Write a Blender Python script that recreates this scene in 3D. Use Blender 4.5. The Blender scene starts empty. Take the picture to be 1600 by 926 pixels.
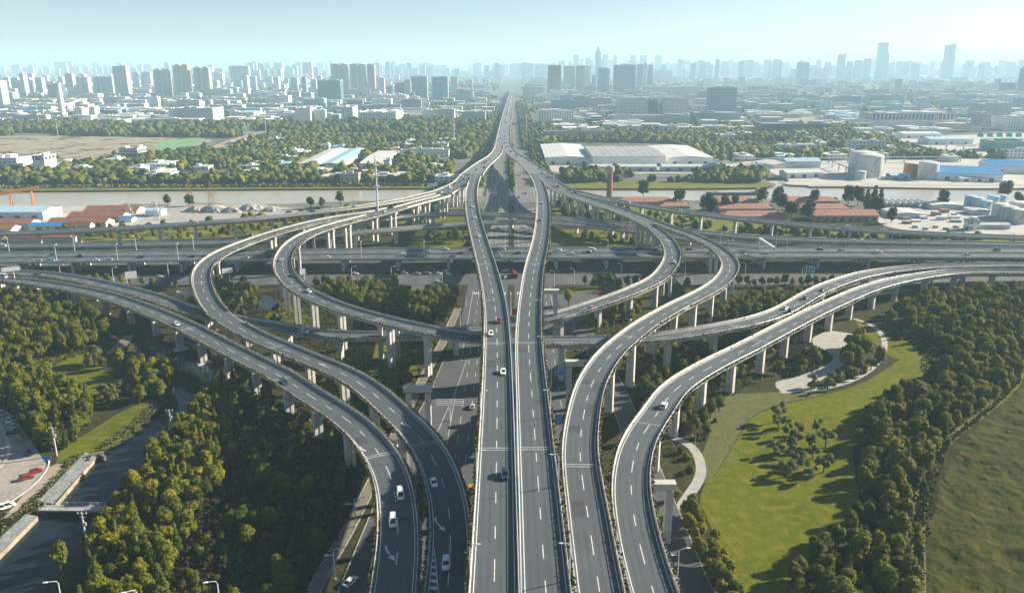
import bpy, math, random
import numpy as np
from mathutils import Vector

random.seed(7)
RNG = np.random.default_rng(11)
SC = bpy.context.scene
COL = SC.collection
H = 128.0                      # camera height above the ground, metres
K = H / 120.0
F = 1600 * 28 / 36.0           # focal length in photo pixels
PITCH = math.radians(16.3)
CP, SP = math.cos(PITCH), math.sin(PITCH)
SUN_EL, SUN_AZ = math.radians(23.5), math.radians(20)   # azimuth from +X towards +Y
TOSUN = Vector((math.cos(SUN_EL) * math.cos(SUN_AZ), math.cos(SUN_EL) * math.sin(SUN_AZ), math.sin(SUN_EL)))


def G(px, py, z=0.0):
    """World point seen at photo pixel (px, py) at height z (survey of the site from the photograph)."""
    u, v = (px - 800) / F, (py - 463) / F
    t = (z - H) / (-SP - v * CP)
    return Vector((u * t, (CP - v * SP) * t, z))


def Gp(pts, z=0.0):
    return [tuple(G(a, b, z)[:2]) for a, b in pts]


def ztop(Y, py):
    return H - Y * math.tan(PITCH + math.atan((py - 463) / F))


# ------------------------------------------------------------------ materials
MATS = {}


class NT:
    def __init__(s, m):
        m.use_nodes = True
        s.t = m.node_tree
        s.t.nodes.clear()

    def n(s, kind, **kw):
        nd = s.t.nodes.new(kind)
        for k, v in kw.items():
            if k.startswith('_'):
                setattr(nd, k[1:], v)
            else:
                nd.inputs[k.replace('__', ' ')].default_value = v
        return nd

    def l(s, a, ao, b, bi):
        s.t.links.new(a.outputs[ao], b.inputs[bi])

    def math(s, op, a, b=None, c=None):
        nd = s.t.nodes.new('ShaderNodeMath')
        nd.operation = op
        for i, x in enumerate((a, b, c)):
            if x is None:
                continue
            if isinstance(x, (int, float)):
                nd.inputs[i].default_value = x
            else:
                s.t.links.new(x, nd.inputs[i])
        return nd.outputs[0]

    def mix(s, fac, a, b, blend='MIX'):
        nd = s.t.nodes.new('ShaderNodeMix')
        nd.data_type = 'RGBA'
        nd.blend_type = blend
        for i, x in ((0, fac), (6, a), (7, b)):
            if isinstance(x, (int, float)):
                nd.inputs[i].default_value = x
            elif isinstance(x, tuple):
                nd.inputs[i].default_value = x if len(x) == 4 else x + (1,)
            else:
                s.t.links.new(x, nd.inputs[i])
        return nd.outputs[2]


def c4(c):
    return tuple(c) + (1.0,)


def pm(name, col, rough=.85, col2=None, scale=.4, detail=4, bump=0, metal=0, spec=.3, objcol=False, rnd=None,
       scale2=None, col3=None, sharp=(.35, .65), trans=0, stripe=None, island=False, coords='POS', coat=0, bscale=None):
    """Procedural material: two or three colours mixed by noise, optional per-object variation and bump."""
    m = bpy.data.materials.new(name)
    MATS[name] = m
    t = NT(m)
    out = t.n('ShaderNodeOutputMaterial')
    b = t.n('ShaderNodeBsdfPrincipled')
    t.l(b, 0, out, 0)
    b.inputs['Roughness'].default_value = rough
    b.inputs['Metallic'].default_value = metal
    b.inputs['Specular IOR Level'].default_value = spec
    b.inputs['Coat Weight'].default_value = coat
    if coords == 'POS':
        g = t.n('ShaderNodeNewGeometry')
        vec = g.outputs['Position']
    else:
        g = t.n('ShaderNodeTexCoord')
        vec = g.outputs['Object']
    cur = c4(col)
    if objcol:
        oi = t.n('ShaderNodeObjectInfo')
        cur = oi.outputs['Color']
    if col2 is not None:
        nz = t.n('ShaderNodeTexNoise', Scale=scale, Detail=detail)
        t.t.links.new(vec, nz.inputs['Vector'])
        r = t.n('ShaderNodeMapRange')
        r.inputs[1].default_value, r.inputs[2].default_value = sharp
        t.l(nz, 0, r, 0)
        cur = t.mix(r.outputs[0], cur, c4(col2))
    if col3 is not None:
        nz = t.n('ShaderNodeTexNoise', Scale=scale2 or scale * 6, Detail=3)
        t.t.links.new(vec, nz.inputs['Vector'])
        r = t.n('ShaderNodeMapRange')
        r.inputs[1].default_value, r.inputs[2].default_value = .45, .7
        t.l(nz, 0, r, 0)
        cur = t.mix(r.outputs[0], cur, c4(col3))
    if stripe:
        sp = t.n('ShaderNodeSeparateXYZ')
        t.t.links.new(vec, sp.inputs[0])
        fr = t.math('FRACT', t.math('DIVIDE', t.math('ADD', sp.outputs[0], 20000.0), stripe[0]))
        cur = t.mix(t.math('LESS_THAN', fr, stripe[1]), cur, c4(stripe[2]))
    if rnd is not None:
        oi = t.n('ShaderNodeObjectInfo')
        src = oi.outputs['Random']
        if island:
            gi = t.n('ShaderNodeNewGeometry')
            src = gi.outputs['Random Per Island']
        ramp = t.n('ShaderNodeValToRGB')
        ramp.color_ramp.elements[0].color = c4(rnd[0])
        ramp.color_ramp.elements[1].color = c4(rnd[-1])
        for i, c in enumerate(rnd[1:-1]):
            e = ramp.color_ramp.elements.new((i + 1) / (len(rnd) - 1))
            e.color = c4(c)
        t.t.links.new(src, ramp.inputs[0])
        cur = t.mix(1.0, cur, ramp.outputs[0], 'MULTIPLY')
    if trans:
        tr = t.n('ShaderNodeBsdfTranslucent')
        if not isinstance(cur, tuple):
            t.t.links.new(cur, tr.inputs[0])
        mx = t.n('ShaderNodeMixShader', Fac=trans)
        t.l(b, 0, mx, 1)
        t.l(tr, 0, mx, 2)
        t.l(mx, 0, out, 0)
    if isinstance(cur, tuple):
        b.inputs['Base Color'].default_value = cur
    else:
        t.t.links.new(cur, b.inputs['Base Color'])
    if bump:
        nz = t.n('ShaderNodeTexNoise', Scale=bscale or scale * 4, Detail=4)
        t.t.links.new(vec, nz.inputs['Vector'])
        bp = t.n('ShaderNodeBump', Strength=1.0, Distance=bump)
        t.l(nz, 0, bp, 'Height')
        t.l(bp, 0, b, 'Normal')
    return m


def facade(name, bay, floor, wx, wz, win=(.06, .1, .12), winrough=.15, roofc=(.46, .46, .45), vstripe=0):
    """Wall in the object's own colour with rows of window openings; the flat roof is grey."""
    m = bpy.data.materials.new(name)
    MATS[name] = m
    t = NT(m)
    out = t.n('ShaderNodeOutputMaterial')
    b = t.n('ShaderNodeBsdfPrincipled')
    t.l(b, 0, out, 0)
    tc = t.n('ShaderNodeTexCoord')
    sp = t.n('ShaderNodeSeparateXYZ')
    t.l(tc, 'Object', sp, 0)
    sn = t.n('ShaderNodeSeparateXYZ')
    t.l(tc, 'Normal', sn, 0)
    onx = t.math('GREATER_THAN', t.math('ABSOLUTE', sn.outputs[0]), .6)
    up = t.math('GREATER_THAN', sn.outputs[2], .6)
    u = t.math('ADD', t.math('MULTIPLY', sp.outputs[1], onx), t.math('MULTIPLY', sp.outputs[0], t.math('SUBTRACT', 1.0, onx)))
    fu = t.math('FRACT', t.math('DIVIDE', t.math('ADD', u, 500.0), bay))
    fz = t.math('FRACT', t.math('DIVIDE', sp.outputs[2], floor))
    iu = t.math('LESS_THAN', t.math('ABSOLUTE', t.math('SUBTRACT', fu, .5)), wx / 2)
    iz = t.math('LESS_THAN', t.math('ABSOLUTE', t.math('SUBTRACT', fz, .55)), wz / 2)
    w = t.math('MULTIPLY', iu, iz)
    # end walls of slab blocks carry fewer openings
    w = t.math('MULTIPLY', w, t.math('SUBTRACT', 1.0, up))
    if vstripe:
        fv = t.math('FRACT', t.math('DIVIDE', t.math('ADD', u, 500.0), vstripe))
        w = t.math('MULTIPLY', w, t.math('LESS_THAN', fv, .78))
    oi = t.n('ShaderNodeObjectInfo')
    nz = t.n('ShaderNodeTexNoise', Scale=.06, Detail=3)
    t.l(tc, 'Object', nz, 'Vector')
    wall = t.mix(t.math('MULTIPLY', nz.outputs[0], .35), oi.outputs['Color'], (.28, .28, .27, 1))
    cur = t.mix(w, wall, c4(win))
    cur = t.mix(up, cur, c4(roofc))
    t.t.links.new(cur, b.inputs['Base Color'])
    t.t.links.new(t.math('SUBTRACT', .8, t.math('MULTIPLY', w, .8 - winrough)), b.inputs['Roughness'])
    return m


pm('asphalt', (.08, .096, .109), .88, (.063, .077, .089), .09, bump=.0, col3=(.094, .108, .119), scale2=3.5)
pm('asphalt_worn', (.07, .079, .086), .8, (.09, .1, .108), .12, sharp=(.45, .75), col3=(.058, .065, .07), scale2=1.1)
pm('asphalt_patch', (.05, .055, .06), .9, (.062, .068, .073), .5)
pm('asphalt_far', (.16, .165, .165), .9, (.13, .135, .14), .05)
pm('asphalt_ground', (.075, .082, .088), .9, (.095, .1, .103), .12, col3=(.062, .068, .073), scale2=2)
pm('concrete', (.42, .4, .36), .9, (.31, .3, .28), .25, col3=(.36, .34, .3), scale2=1.4)
pm('concrete_pier', (.55, .53, .49), .9, (.42, .405, .38), .35, col3=(.48, .465, .43), scale2=1.2)
pm('parapet', (.47, .445, .395), .85, (.31, .3, .275), .35, col3=(.5, .47, .42), scale2=2.2)
pm('paint', (.66, .66, .63), .7, (.42, .42, .41), 1.2, sharp=(.5, .75))
pm('joint', (.36, .35, .33), .85, (.25, .25, .24), .9)
pm('paving', (.36, .34, .31), .9, (.27, .26, .24), .3, col3=(.42, .4, .37), scale2=1.5)
pm('path', (.2, .18, .145), .9, (.15, .135, .11), .3)  # darkened in place of tree shadows falling on the cycle path
pm('coping', (.32, .27, .19), .9, (.2, .175, .13), .3)
pm('lot', (.33, .29, .25), .9, (.24, .22, .2), .15, col3=(.38, .35, .31), scale2=.8)
pm('stone_bank', (.26, .28, .28), .9, (.14, .15, .14), .35, col3=(.34, .36, .36), scale2=1.6, bump=.1)
pm('metal', (.46, .48, .5), .45, (.38, .4, .42), 1, metal=.4)
pm('white_metal', (.66, .67, .67), .5, (.55, .56, .57), .6)
pm('dark_metal', (.1, .1, .1), .5, (.13, .13, .13), 1, metal=.3)
pm('blue_sign', (.02, .17, .52), .45, (.02, .14, .44), .8)
pm('teal_sign', (.03, .3, .42), .45, (.03, .26, .36), .8)
pm('sign_white', (.75, .76, .76), .5, (.68, .69, .7), .9)
pm('orange_steel', (.62, .19, .03), .55, (.5, .15, .03), .5)
pm('glass', (.015, .02, .025), .06, (.02, .026, .03), .5, spec=.6)
pm('tyre', (.018, .018, .018), .9, (.028, .028, .028), 4)
pm('car_paint', (.5, .5, .5), .25, objcol=True, spec=.5, coat=.4)
pm('head_lamp', (.7, .72, .74), .15, (.6, .62, .66), 5, spec=.6)
pm('tail_lamp', (.35, .02, .02), .2, (.28, .02, .02), 5, spec=.6)
pm('bark', (.085, .062, .042), .95, (.055, .04, .03), 2)
GR = [(.5, .62, .7), (.72, .82, .85), (.95, .97, .9), (1.08, 1.06, .85), (1.25, 1.16, .8)]
pm('leaf', (.16, .166, .006), .75, (.085, .104, .008), .9, trans=.35, rnd=GR, spec=.2)
pm('leaf_bright', (.22, .2, .005), .75, (.155, .158, .006), .9, trans=.35, rnd=GR[1:], spec=.2)
pm('leaf_dark', (.042, .058, .018), .8, trans=.2, col2=(.028, .04, .014), scale=.8, rnd=GR[:4], spec=.2)
pm('leaf_willow', (.14, .145, .035), .75, (.1, .11, .03), .8, trans=.35, rnd=GR[1:4], spec=.2)
pm('leaf_young', (.19, .22, .075), .75, (.14, .17, .055), .8, trans=.45, spec=.2)
pm('leaf_rust', (.085, .052, .016), .8, (.05, .042, .014), .7, trans=.25, rnd=GR[1:4], spec=.2)
pm('leaf_far_bright', (.17, .15, .02), .85, (.11, .115, .022), .05, rnd=GR, island=True, spec=.1)
pm('leaf_far', (.095, .105, .02), .85, (.05, .066, .02), .05, rnd=GR, island=True, spec=.1)
pm('leaf_planter', (.11, .108, .014), .85, (.12, .085, .025), .8, col3=(.06, .068, .014), scale2=3, spec=.1)
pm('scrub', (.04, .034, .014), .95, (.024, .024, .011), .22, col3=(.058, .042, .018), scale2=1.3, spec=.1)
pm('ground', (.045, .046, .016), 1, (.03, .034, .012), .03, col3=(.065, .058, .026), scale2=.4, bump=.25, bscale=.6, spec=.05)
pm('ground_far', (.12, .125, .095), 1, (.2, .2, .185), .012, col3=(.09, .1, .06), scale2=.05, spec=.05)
pm('lawn', (.12, .134, .006), 1, (.072, .094, .006), .03, col3=(.16, .142, .02), scale2=.3, bump=.2, bscale=1.1, sharp=(.3, .7), spec=.05)
pm('lawn_far', (.15, .16, .03), 1, (.1, .115, .025), .04, col3=(.18, .17, .05), scale2=.3, bump=.1, bscale=1, spec=.05)
pm('meadow', (.05, .057, .011), 1, (.032, .04, .009), .04, col3=(.07, .06, .013), scale2=.2, bump=.5, bscale=.35, spec=.05)
pm('meadow_tuft', (.12, .125, .028), 1, (.085, .095, .022), .03, rnd=[(.75, .8, .8), (1, 1, 1), (1.2, 1.15, 1.1)], island=True, spec=.05)
pm('groundcover', (.12, .125, .045), 1, (.08, .09, .034), .3, col3=(.15, .145, .055), scale2=1.4, bump=.25, bscale=1.2, spec=.05)
pm('reed', (.14, .135, .05), 1, (.1, .105, .04), .1, rnd=[(.6, .7, .7), (1, 1, 1), (1.3, 1.2, 1.1)], island=True, spec=.05)
pm('bare_soil', (.34, .28, .21), 1, (.24, .2, .15), .02, col3=(.4, .35, .28), scale2=.12, spec=.05)
pm('site_soil', (.3, .245, .185), 1, (.075, .085, .03), .022, col3=(.37, .32, .26), scale2=.09, sharp=(.5, .6), spec=.05)
pm('green_net', (.13, .3, .12), 1, (.2, .34, .2), .03, spec=.05)
pm('yard', (.42, .4, .37), .95, (.32, .3, .28), .05, col3=(.48, .46, .43), scale2=.4)
pm('rubble', (.38, .36, .33), 1, (.26, .25, .23), .2, bump=.3)
pm('roof_red', (.28, .11, .06), .9, (.19, .085, .055), .14, col3=(.33, .15, .09), scale2=1.2, stripe=(4, .16, (.2, .09, .055)))
pm('roof_pink', (.38, .18, .13), .9, (.29, .145, .11), .14, col3=(.42, .22, .17), scale2=1.2, stripe=(5, .14, (.28, .14, .11)))
pm('roof_blue', (.03, .24, .5), .6, (.05, .28, .52), .2, stripe=(3, .2, (.02, .17, .38)))
pm('roof_pale_blue', (.33, .5, .58), .6, (.4, .55, .62), .2)
pm('roof_mid', (.3, .31, .31), .85, (.23, .24, .24), .06, stripe=(9, .1, (.42, .42, .41)))
pm('roof_white', (.58, .58, .56), .8, (.46, .46, .45), .06, col3=(.64, .64, .62), scale2=.5, stripe=(5.5, .12, (.38, .39, .39)))
pm('roof_grey', (.46, .47, .47), .85, (.34, .35, .35), .06)
pm('roof_dark', (.07, .085, .09), .6, (.1, .11, .115), .1)
pm('wall_plain', (.5, .5, .5), .9, objcol=True)
pm('green_wall', (.1, .34, .27), .8, (.13, .38, .3), .1)
pm('tank', (.6, .59, .55), .6, (.48, .46, .42), .12, col3=(.66, .65, .62), scale2=.4)
pm('tank_rust', (.42, .17, .06), .8, (.32, .13, .05), .2)
pm('brick', (.26, .14, .09), .9, (.2, .11, .075), .4)
pm('hull', (.07, .08, .09), .6, (.1, .11, .12), .2)
pm('river', (.4, .36, .28), .22, (.36, .325, .25), .01, bump=.03, bscale=.35, spec=.5)
pm('canal', (.008, .016, .022), .12, (.014, .022, .024), .05, bump=.02, bscale=.5, spec=.16)
facade('f_apt', 3.4, 3.0, .52, .5, vstripe=13.6)
facade('f_grid', 4.2, 3.6, .55, .5)
facade('f_band', 60, 3.6, 1.0, .45)
facade('f_office', 2.6, 3.8, .7, .72, win=(.04, .07, .085))
facade('f_col', 8.0, 60, .8, .55, win=(.1, .13, .15))
facade('f_glass', 2.0, 3.9, .86, .8, win=(.03, .085, .105))
facade('f_low', 5.5, 3.8, .4, .42)


# ------------------------------------------------------------------ mesh building
class MB:
    def __init__(s):
        s.v, s.f, s.m = [], [], []

    def add(s, vs, fs, mi=0):
        o = len(s.v)
        s.v += [tuple(p) for p in vs]
        s.f += [tuple(i + o for i in q) for q in fs]
        s.m += [mi] * len(fs)

    def box(s, c, d, rz=0, mi=0, tx=1, ty=1):
        """Box centred at c, size d, turned rz about z; the top may be tapered by tx, ty."""
        cr, sr = math.cos(rz), math.sin(rz)
        vs = []
        for k in (-1, 1):
            fx, fy = (tx, ty) if k > 0 else (1, 1)
            for a, b in ((-1, -1), (1, -1), (1, 1), (-1, 1)):
                x, y = a * d[0] / 2 * fx, b * d[1] / 2 * fy
                vs.append((c[0] + x * cr - y * sr, c[1] + x * sr + y * cr, c[2] + k * d[2] / 2))
        s.add(vs, [(3, 2, 1, 0), (4, 5, 6, 7), (0, 1, 5, 4), (1, 2, 6, 5), (2, 3, 7, 6), (3, 0, 4, 7)], mi)

    def loft(s, rings, cap=True, closed=True, mi=0):
        n = len(rings[0])
        vs = [p for r in rings for p in r]
        fs = []
        for k in range(len(rings) - 1):
            for i in range(n if closed else n - 1):
                j = (i + 1) % n
                fs.append((k * n + i, k * n + j, (k + 1) * n + j, (k + 1) * n + i))
        if cap and closed:
            fs.append(tuple(range(n))[::-1])
            fs.append(tuple((len(rings) - 1) * n + i for i in range(n)))
        s.add(vs, fs, mi)

    def cyl(s, x, y, z0, z1, r0, r1=None, n=12, mi=0):
        r1 = r0 if r1 is None else r1
        s.loft([[(x + r * math.cos(2 * math.pi * i / n), y + r * math.sin(2 * math.pi * i / n), z) for i in range(n)]
                for r, z in ((r0, z0), (r1, z1))], mi=mi)

    def dome(s, x, y, z, r, h, n=16, mi=0):
        s.loft([[(x + r * math.cos(a) * math.cos(2 * math.pi * i / n), y + r * math.cos(a) * math.sin(2 * math.pi * i / n), z + h * math.sin(a)) for i in range(n)]
                for a in (0, .4, .8, 1.2, 1.5)], mi=mi)

    def tube(s, pts, r, n=6, mi=0):
        pts = [Vector(p) for p in pts]
        rings = []
        for i, p in enumerate(pts):
            d = (pts[min(i + 1, len(pts) - 1)] - pts[max(i - 1, 0)]).normalized()
            a = d.orthogonal().normalized() if abs(d.z) > .95 else d.cross(Vector((0, 0, 1))).normalized()
            b = d.cross(a)
            rr = r if isinstance(r, (int, float)) else r[i]
            rings.append([tuple(p + a * rr * math.cos(2 * math.pi * k / n) + b * rr * math.sin(2 * math.pi * k / n)) for k in range(n)])
        s.loft(rings, mi=mi)

    def poly(s, pts, z, mi=0):
        s.add([(p[0], p[1], z) for p in pts], [tuple(range(len(pts)))], mi)

    def build(s, name, mats, parent=None, smooth=False, color=None):
        me = bpy.data.meshes.new(name)
        me.from_pydata(s.v, [], s.f)
        for m in ([mats] if isinstance(mats, str) else mats):
            me.materials.append(MATS[m])
        if any(s.m):
            me.polygons.foreach_set('material_index', s.m)
        if smooth:
            me.polygons.foreach_set('use_smooth', [True] * len(s.f))
        me.update()
        o = bpy.data.objects.new(name, me)
        COL.objects.link(o)
        if parent is not None:
            o.parent = parent
        if color is not None:
            o.color = c4(color)
        return o


def np_obj(name, V, Fq, mat, parent=None, link=True):
    """Mesh from numpy arrays: vertices and equal-length faces (n x 3 or n x 4)."""
    me = bpy.data.meshes.new(name)
    me.from_pydata(V.astype(float).tolist(), [], Fq.tolist())
    me.materials.append(MATS[mat])
    me.update()
    if not link:
        return me
    o = bpy.data.objects.new(name, me)
    COL.objects.link(o)
    if parent is not None:
        o.parent = parent
    return o


def tag(o, label=None, cat=None, group=None, kind=None):
    for k, v in (('label', label), ('category', cat), ('group', group), ('kind', kind)):
        if v:
            o[k] = v
    return o


def empty(name, loc=(0, 0, 0), rz=0, label=None, cat=None, group=None):
    o = bpy.data.objects.new(name, None)
    o.empty_display_size = .5
    COL.objects.link(o)
    o.location = loc
    o.rotation_euler = (0, 0, rz)
    return tag(o, label, cat, group)


KIDS = {}


def kids(o):
    return KIDS.get(o.name) or [c for c in o.children]


def dup(o, loc=None, rz=None, label=None, group=None, scale=None, color=None, parent=None):
    ch = kids(o)
    c = o.copy()
    COL.objects.link(c)
    if parent is not None:
        c.parent = parent
    if loc is not None:
        c.location = loc
    if rz is not None:
        c.rotation_euler = (0, 0, rz)
    if scale is not None:
        c.scale = scale if isinstance(scale, tuple) else (scale,) * 3
    if label:
        c['label'] = label
    if group:
        c['group'] = group
    if color is not None:
        c.color = c4(color)
    KIDS[c.name] = [dup(x, parent=c, color=color) for x in ch]
    return c


def register(o):
    """Remember an object's children (o.children scans every object in the file, so it is asked once)."""
    KIDS[o.name] = list(o.children)
    for x in KIDS[o.name]:
        register(x)
    return o


def inside(poly, x, y):
    """Vectorised point-in-polygon."""
    x, y = np.asarray(x, float), np.asarray(y, float)
    r = np.zeros(x.shape, bool)
    n = len(poly)
    for i in range(n):
        x1, y1 = poly[i]
        x2, y2 = poly[(i + 1) % n]
        if y1 == y2:
            continue
        c = ((y1 > y) != (y2 > y)) & (x < (x2 - x1) * (y - y1) / (y2 - y1) + x1)
        r ^= c
    return r


def edge_dist(poly, x, y, closed=True):
    x, y = np.asarray(x, float), np.asarray(y, float)
    best = np.full(x.shape, 1e9)
    n = len(poly)
    for i in range(n if closed else n - 1):
        ax, ay = poly[i]
        bx, by = poly[(i + 1) % n]
        dx, dy = bx - ax, by - ay
        t = np.clip(((x - ax) * dx + (y - ay) * dy) / max(dx * dx + dy * dy, 1e-9), 0, 1)
        best = np.minimum(best, np.hypot(x - ax - t * dx, y - ay - t * dy))
    return best


def smooth_line(pts, step, sigma, closed=False):
    """Catmull-Rom through pts (k columns), resampled every `step` metres and smoothed over sigma metres."""
    P = np.array([list(p) for p in pts], float)
    out = []
    n = len(P)
    for i in range(n - 1):
        p0, p1, p2, p3 = P[max(i - 1, 0)], P[i], P[i + 1], P[min(i + 2, n - 1)]
        m = max(int(np.hypot(*(p2 - p1)[:2]) / 2), 2)
        for k in range(m):
            t = k / m
            out.append(.5 * (2 * p1 + (p2 - p0) * t + (2 * p0 - 5 * p1 + 4 * p2 - p3) * t * t + (3 * p1 - p0 - 3 * p2 + p3) * t ** 3))
    out.append(P[-1])
    Q = np.array(out)
    s = np.r_[0, np.cumsum(np.hypot(*np.diff(Q[:, :2], axis=0).T))]
    S = np.arange(0, s[-1], step)
    Q = np.stack([np.interp(S, s, Q[:, j]) for j in range(Q.shape[1])], 1)
    if sigma > 0:
        r = max(int(3 * sigma / step), 1)
        w = np.exp(-.5 * (np.arange(-r, r + 1) * step / sigma) ** 2)
        w /= w.sum()
        for j in range(Q.shape[1]):
            c = Q[:, j]
            pad = np.r_[2 * c[0] - c[1:r + 1][::-1], c, 2 * c[-1] - c[-r - 1:-1][::-1]] if len(c) > r + 1 else None
            if pad is not None:
                Q[:, j] = np.convolve(pad, w, 'valid')
    return Q
# ------------------------------------------------------------------ viaducts
DK = {}


class Deck:
    pass


def deck(key, pts, w=10.2, sig=7, step=2.5, parents=(), **kw):
    """pts: (photo x, photo y, height) along the centre line, optional fourth value = width."""
    rows = []
    for p in pts:
        q = G(p[0], p[1], p[2] * K)
        rows.append((q.x, q.y, q.z, p[3] if len(p) > 3 else w))
    Q = smooth_line(rows, step, sig)
    d = Deck()
    d.key, d.Q, d.kw = key, Q, kw
    for par in parents:
        o = DK[par]
        dist = np.hypot(Q[:, None, 0] - o.Q[None, :, 0], Q[:, None, 1] - o.Q[None, :, 1])
        j = dist.argmin(1)
        m = dist.min(1)
        a = (o.Q[j, 3] + Q[:, 3]) / 2
        f = np.clip((m - a * .95) / 30, 0, 1)
        f = f * f * (3 - 2 * f)
        f[(j == 0) | (j == len(o.Q) - 1)] = np.maximum(f, np.clip((m - 6) / 30, 0, 1))[(j == 0) | (j == len(o.Q) - 1)]
        close = np.abs(o.Q[j, 2] - Q[:, 2]) < 4.5
        Q[:, 2] = np.where(close, o.Q[j, 2] * (1 - f) + Q[:, 2] * f, Q[:, 2])
    T = np.gradient(Q[:, :2], axis=0)
    T /= np.hypot(T[:, 0], T[:, 1])[:, None]
    d.T = T
    d.N = np.stack([-T[:, 1], T[:, 0]], 1)
    d.s = np.r_[0, np.cumsum(np.hypot(*np.diff(Q[:, :2], axis=0).T))]
    d.idx = len(DK)
    DK[key] = d
    return d


def at(d, i, u, dz):
    q = d.Q[i]
    return (q[0] + d.N[i, 0] * u, q[1] + d.N[i, 1] * u, q[2] + dz + d.idx * .012)


def covered(d, u_of, margin=.5, above=None):
    """For each station of d: does the point at lateral offset u lie on another deck at the same level?"""
    u = u_of(d.Q[:, 3]) if callable(u_of) else np.full(len(d.Q), u_of)
    x, y, z = d.Q[:, 0] + d.N[:, 0] * u, d.Q[:, 1] + d.N[:, 1] * u, d.Q[:, 2]
    r = np.zeros(len(x), bool)
    for o in DK.values():
        if o is d:
            continue
        dist = np.hypot(x[:, None] - o.Q[None, :, 0], y[:, None] - o.Q[None, :, 1])
        j = dist.argmin(1)
        rel = np.stack([x - o.Q[j, 0], y - o.Q[j, 1]], 1)
        al = (rel * o.T[j]).sum(1)
        lat = np.abs((rel * o.N[j]).sum(1))
        step = o.s[1] - o.s[0]
        r |= (lat < o.Q[j, 3] / 2 - margin) & (np.abs(al) < step * 1.2) & (np.abs(z - o.Q[j, 2]) < 2.2)
    return r


def runs(mask, least=2):
    i, n = 0, len(mask)
    while i < n:
        if mask[i]:
            j = i
            while j + 1 < n and mask[j + 1]:
                j += 1
            if j - i >= least:
                yield i, j
            i = j + 1
        else:
            i += 1


def strip(mb, d, i0, i1, sec, mi=0, cap=True):
    """Sweep a cross-section [(u, dz)] (u may be a function of the width) along stations i0..i1."""
    rings = []
    for i in range(i0, i1 + 1):
        w = d.Q[i, 3]
        rings.append([at(d, i, (u(w) if callable(u) else u), dz) for u, dz in sec])
    mb.loft(rings, cap=cap, mi=mi)


def sheet(mb, d, i0, i1, ua, ub, dz):
    for i in range(i0, i1):
        a, b = (lambda k: (ua(d.Q[k, 3]) if callable(ua) else ua)), (lambda k: (ub(d.Q[k, 3]) if callable(ub) else ub))
        mb.add([at(d, i, a(i), dz), at(d, i, b(i), dz), at(d, i + 1, b(i + 1), dz), at(d, i + 1, a(i + 1), dz)], [(3, 2, 1, 0)])


def station(d, px, py):
    """Index and lateral offset of the deck point seen at photo pixel (px, py)."""
    z = d.Q[:, 2].mean()
    for _ in range(6):
        p = G(px, py, z)
        i = int(np.hypot(d.Q[:, 0] - p.x, d.Q[:, 1] - p.y).argmin())
        z = d.Q[i, 2]
    p = G(px, py, z)
    return i, (p.x - d.Q[i, 0]) * d.N[i, 0] + (p.y - d.Q[i, 1]) * d.N[i, 1]


def leaf_quads(P, size, rng, up=.5):
    """Random small quads at points P (n x 3): foliage made of leaf clumps."""
    n = len(P)
    a = rng.normal(size=(n, 3))
    a /= np.linalg.norm(a, axis=1)[:, None]
    b = rng.normal(size=(n, 3))
    b -= a * (a * b).sum(1)[:, None]
    b /= np.linalg.norm(b, axis=1)[:, None]
    s = (size * rng.uniform(.6, 1.4, n))[:, None]
    V = np.stack([P - a * s - b * s * .7, P + a * s - b * s * .7, P + a * s + b * s * .7, P - a * s + b * s * .7], 1).reshape(-1, 3)
    return V, np.arange(4 * n).reshape(n, 4)


def notch_ring(x, y, z, ang, wu, wt, notch):
    """Wall pier outline: rectangle wu wide, wt thick with a groove down the middle of both faces."""
    c, s = math.cos(ang), math.sin(ang)
    g = min(.5, wu * .12)
    pts = [(-wu / 2, -wt / 2), (-g, -wt / 2), (-g * .6, -wt / 2 + notch), (g * .6, -wt / 2 + notch), (g, -wt / 2), (wu / 2, -wt / 2),
           (wu / 2, wt / 2), (g, wt / 2), (g * .6, wt / 2 - notch), (-g * .6, wt / 2 - notch), (-g, wt / 2), (-wu / 2, wt / 2)]
    return [(x + u * c - t * s, y + u * s + t * c, z) for u, t in pts]


def pier(kind, root, x, y, z0, z1, ang, wide=3.2):
    """ang: direction of the cross-beam. z1 = underside of the girder."""
    mb = MB()
    if kind == 'wall':
        hgt = z1 - z0
        hd = min(2.6, hgt * .35)
        mb.loft([notch_ring(x, y, z, ang, wu, wt, .35) for z, wu, wt in
                 ((z0 - .6, wide, 1.9), (z1 - hd, wide, 1.9), (z1 - hd * .35, wide * 1.12, 1.9), (z1 + .05, wide * 1.5, 1.9))])
    elif kind == 'footed':
        mb.box((x, y, z0 + .3), (6.2, 4.2, 1.6), ang)
        mb.loft([notch_ring(x, y, z, ang, wu, wt, .35) for z, wu, wt in
                 ((z0, wide, 1.9), (z1 - 2.4, wide, 1.9), (z1 - .8, wide * 1.12, 1.9), (z1 + .05, wide * 1.5, 1.9))])
    else:
        n, gap = (2, 4.0) if kind == 'twin' else (4, 7.2)
        c, s = math.cos(ang), math.sin(ang)
        for k in range(n):
            u = (k - (n - 1) / 2) * gap
            r = 1.75
            mb.box((x + u * c, y + u * s, (z0 - .6 + z1 - 1.2) / 2), (r, r * .9, z1 - 1.2 - z0 + .6), ang)
        mb.box((x, y, z1 - .62), ((n - 1) * gap + 2.6, 2.0, 1.3), ang)
    return mb.build('pier', 'concrete_pier', root)


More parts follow.
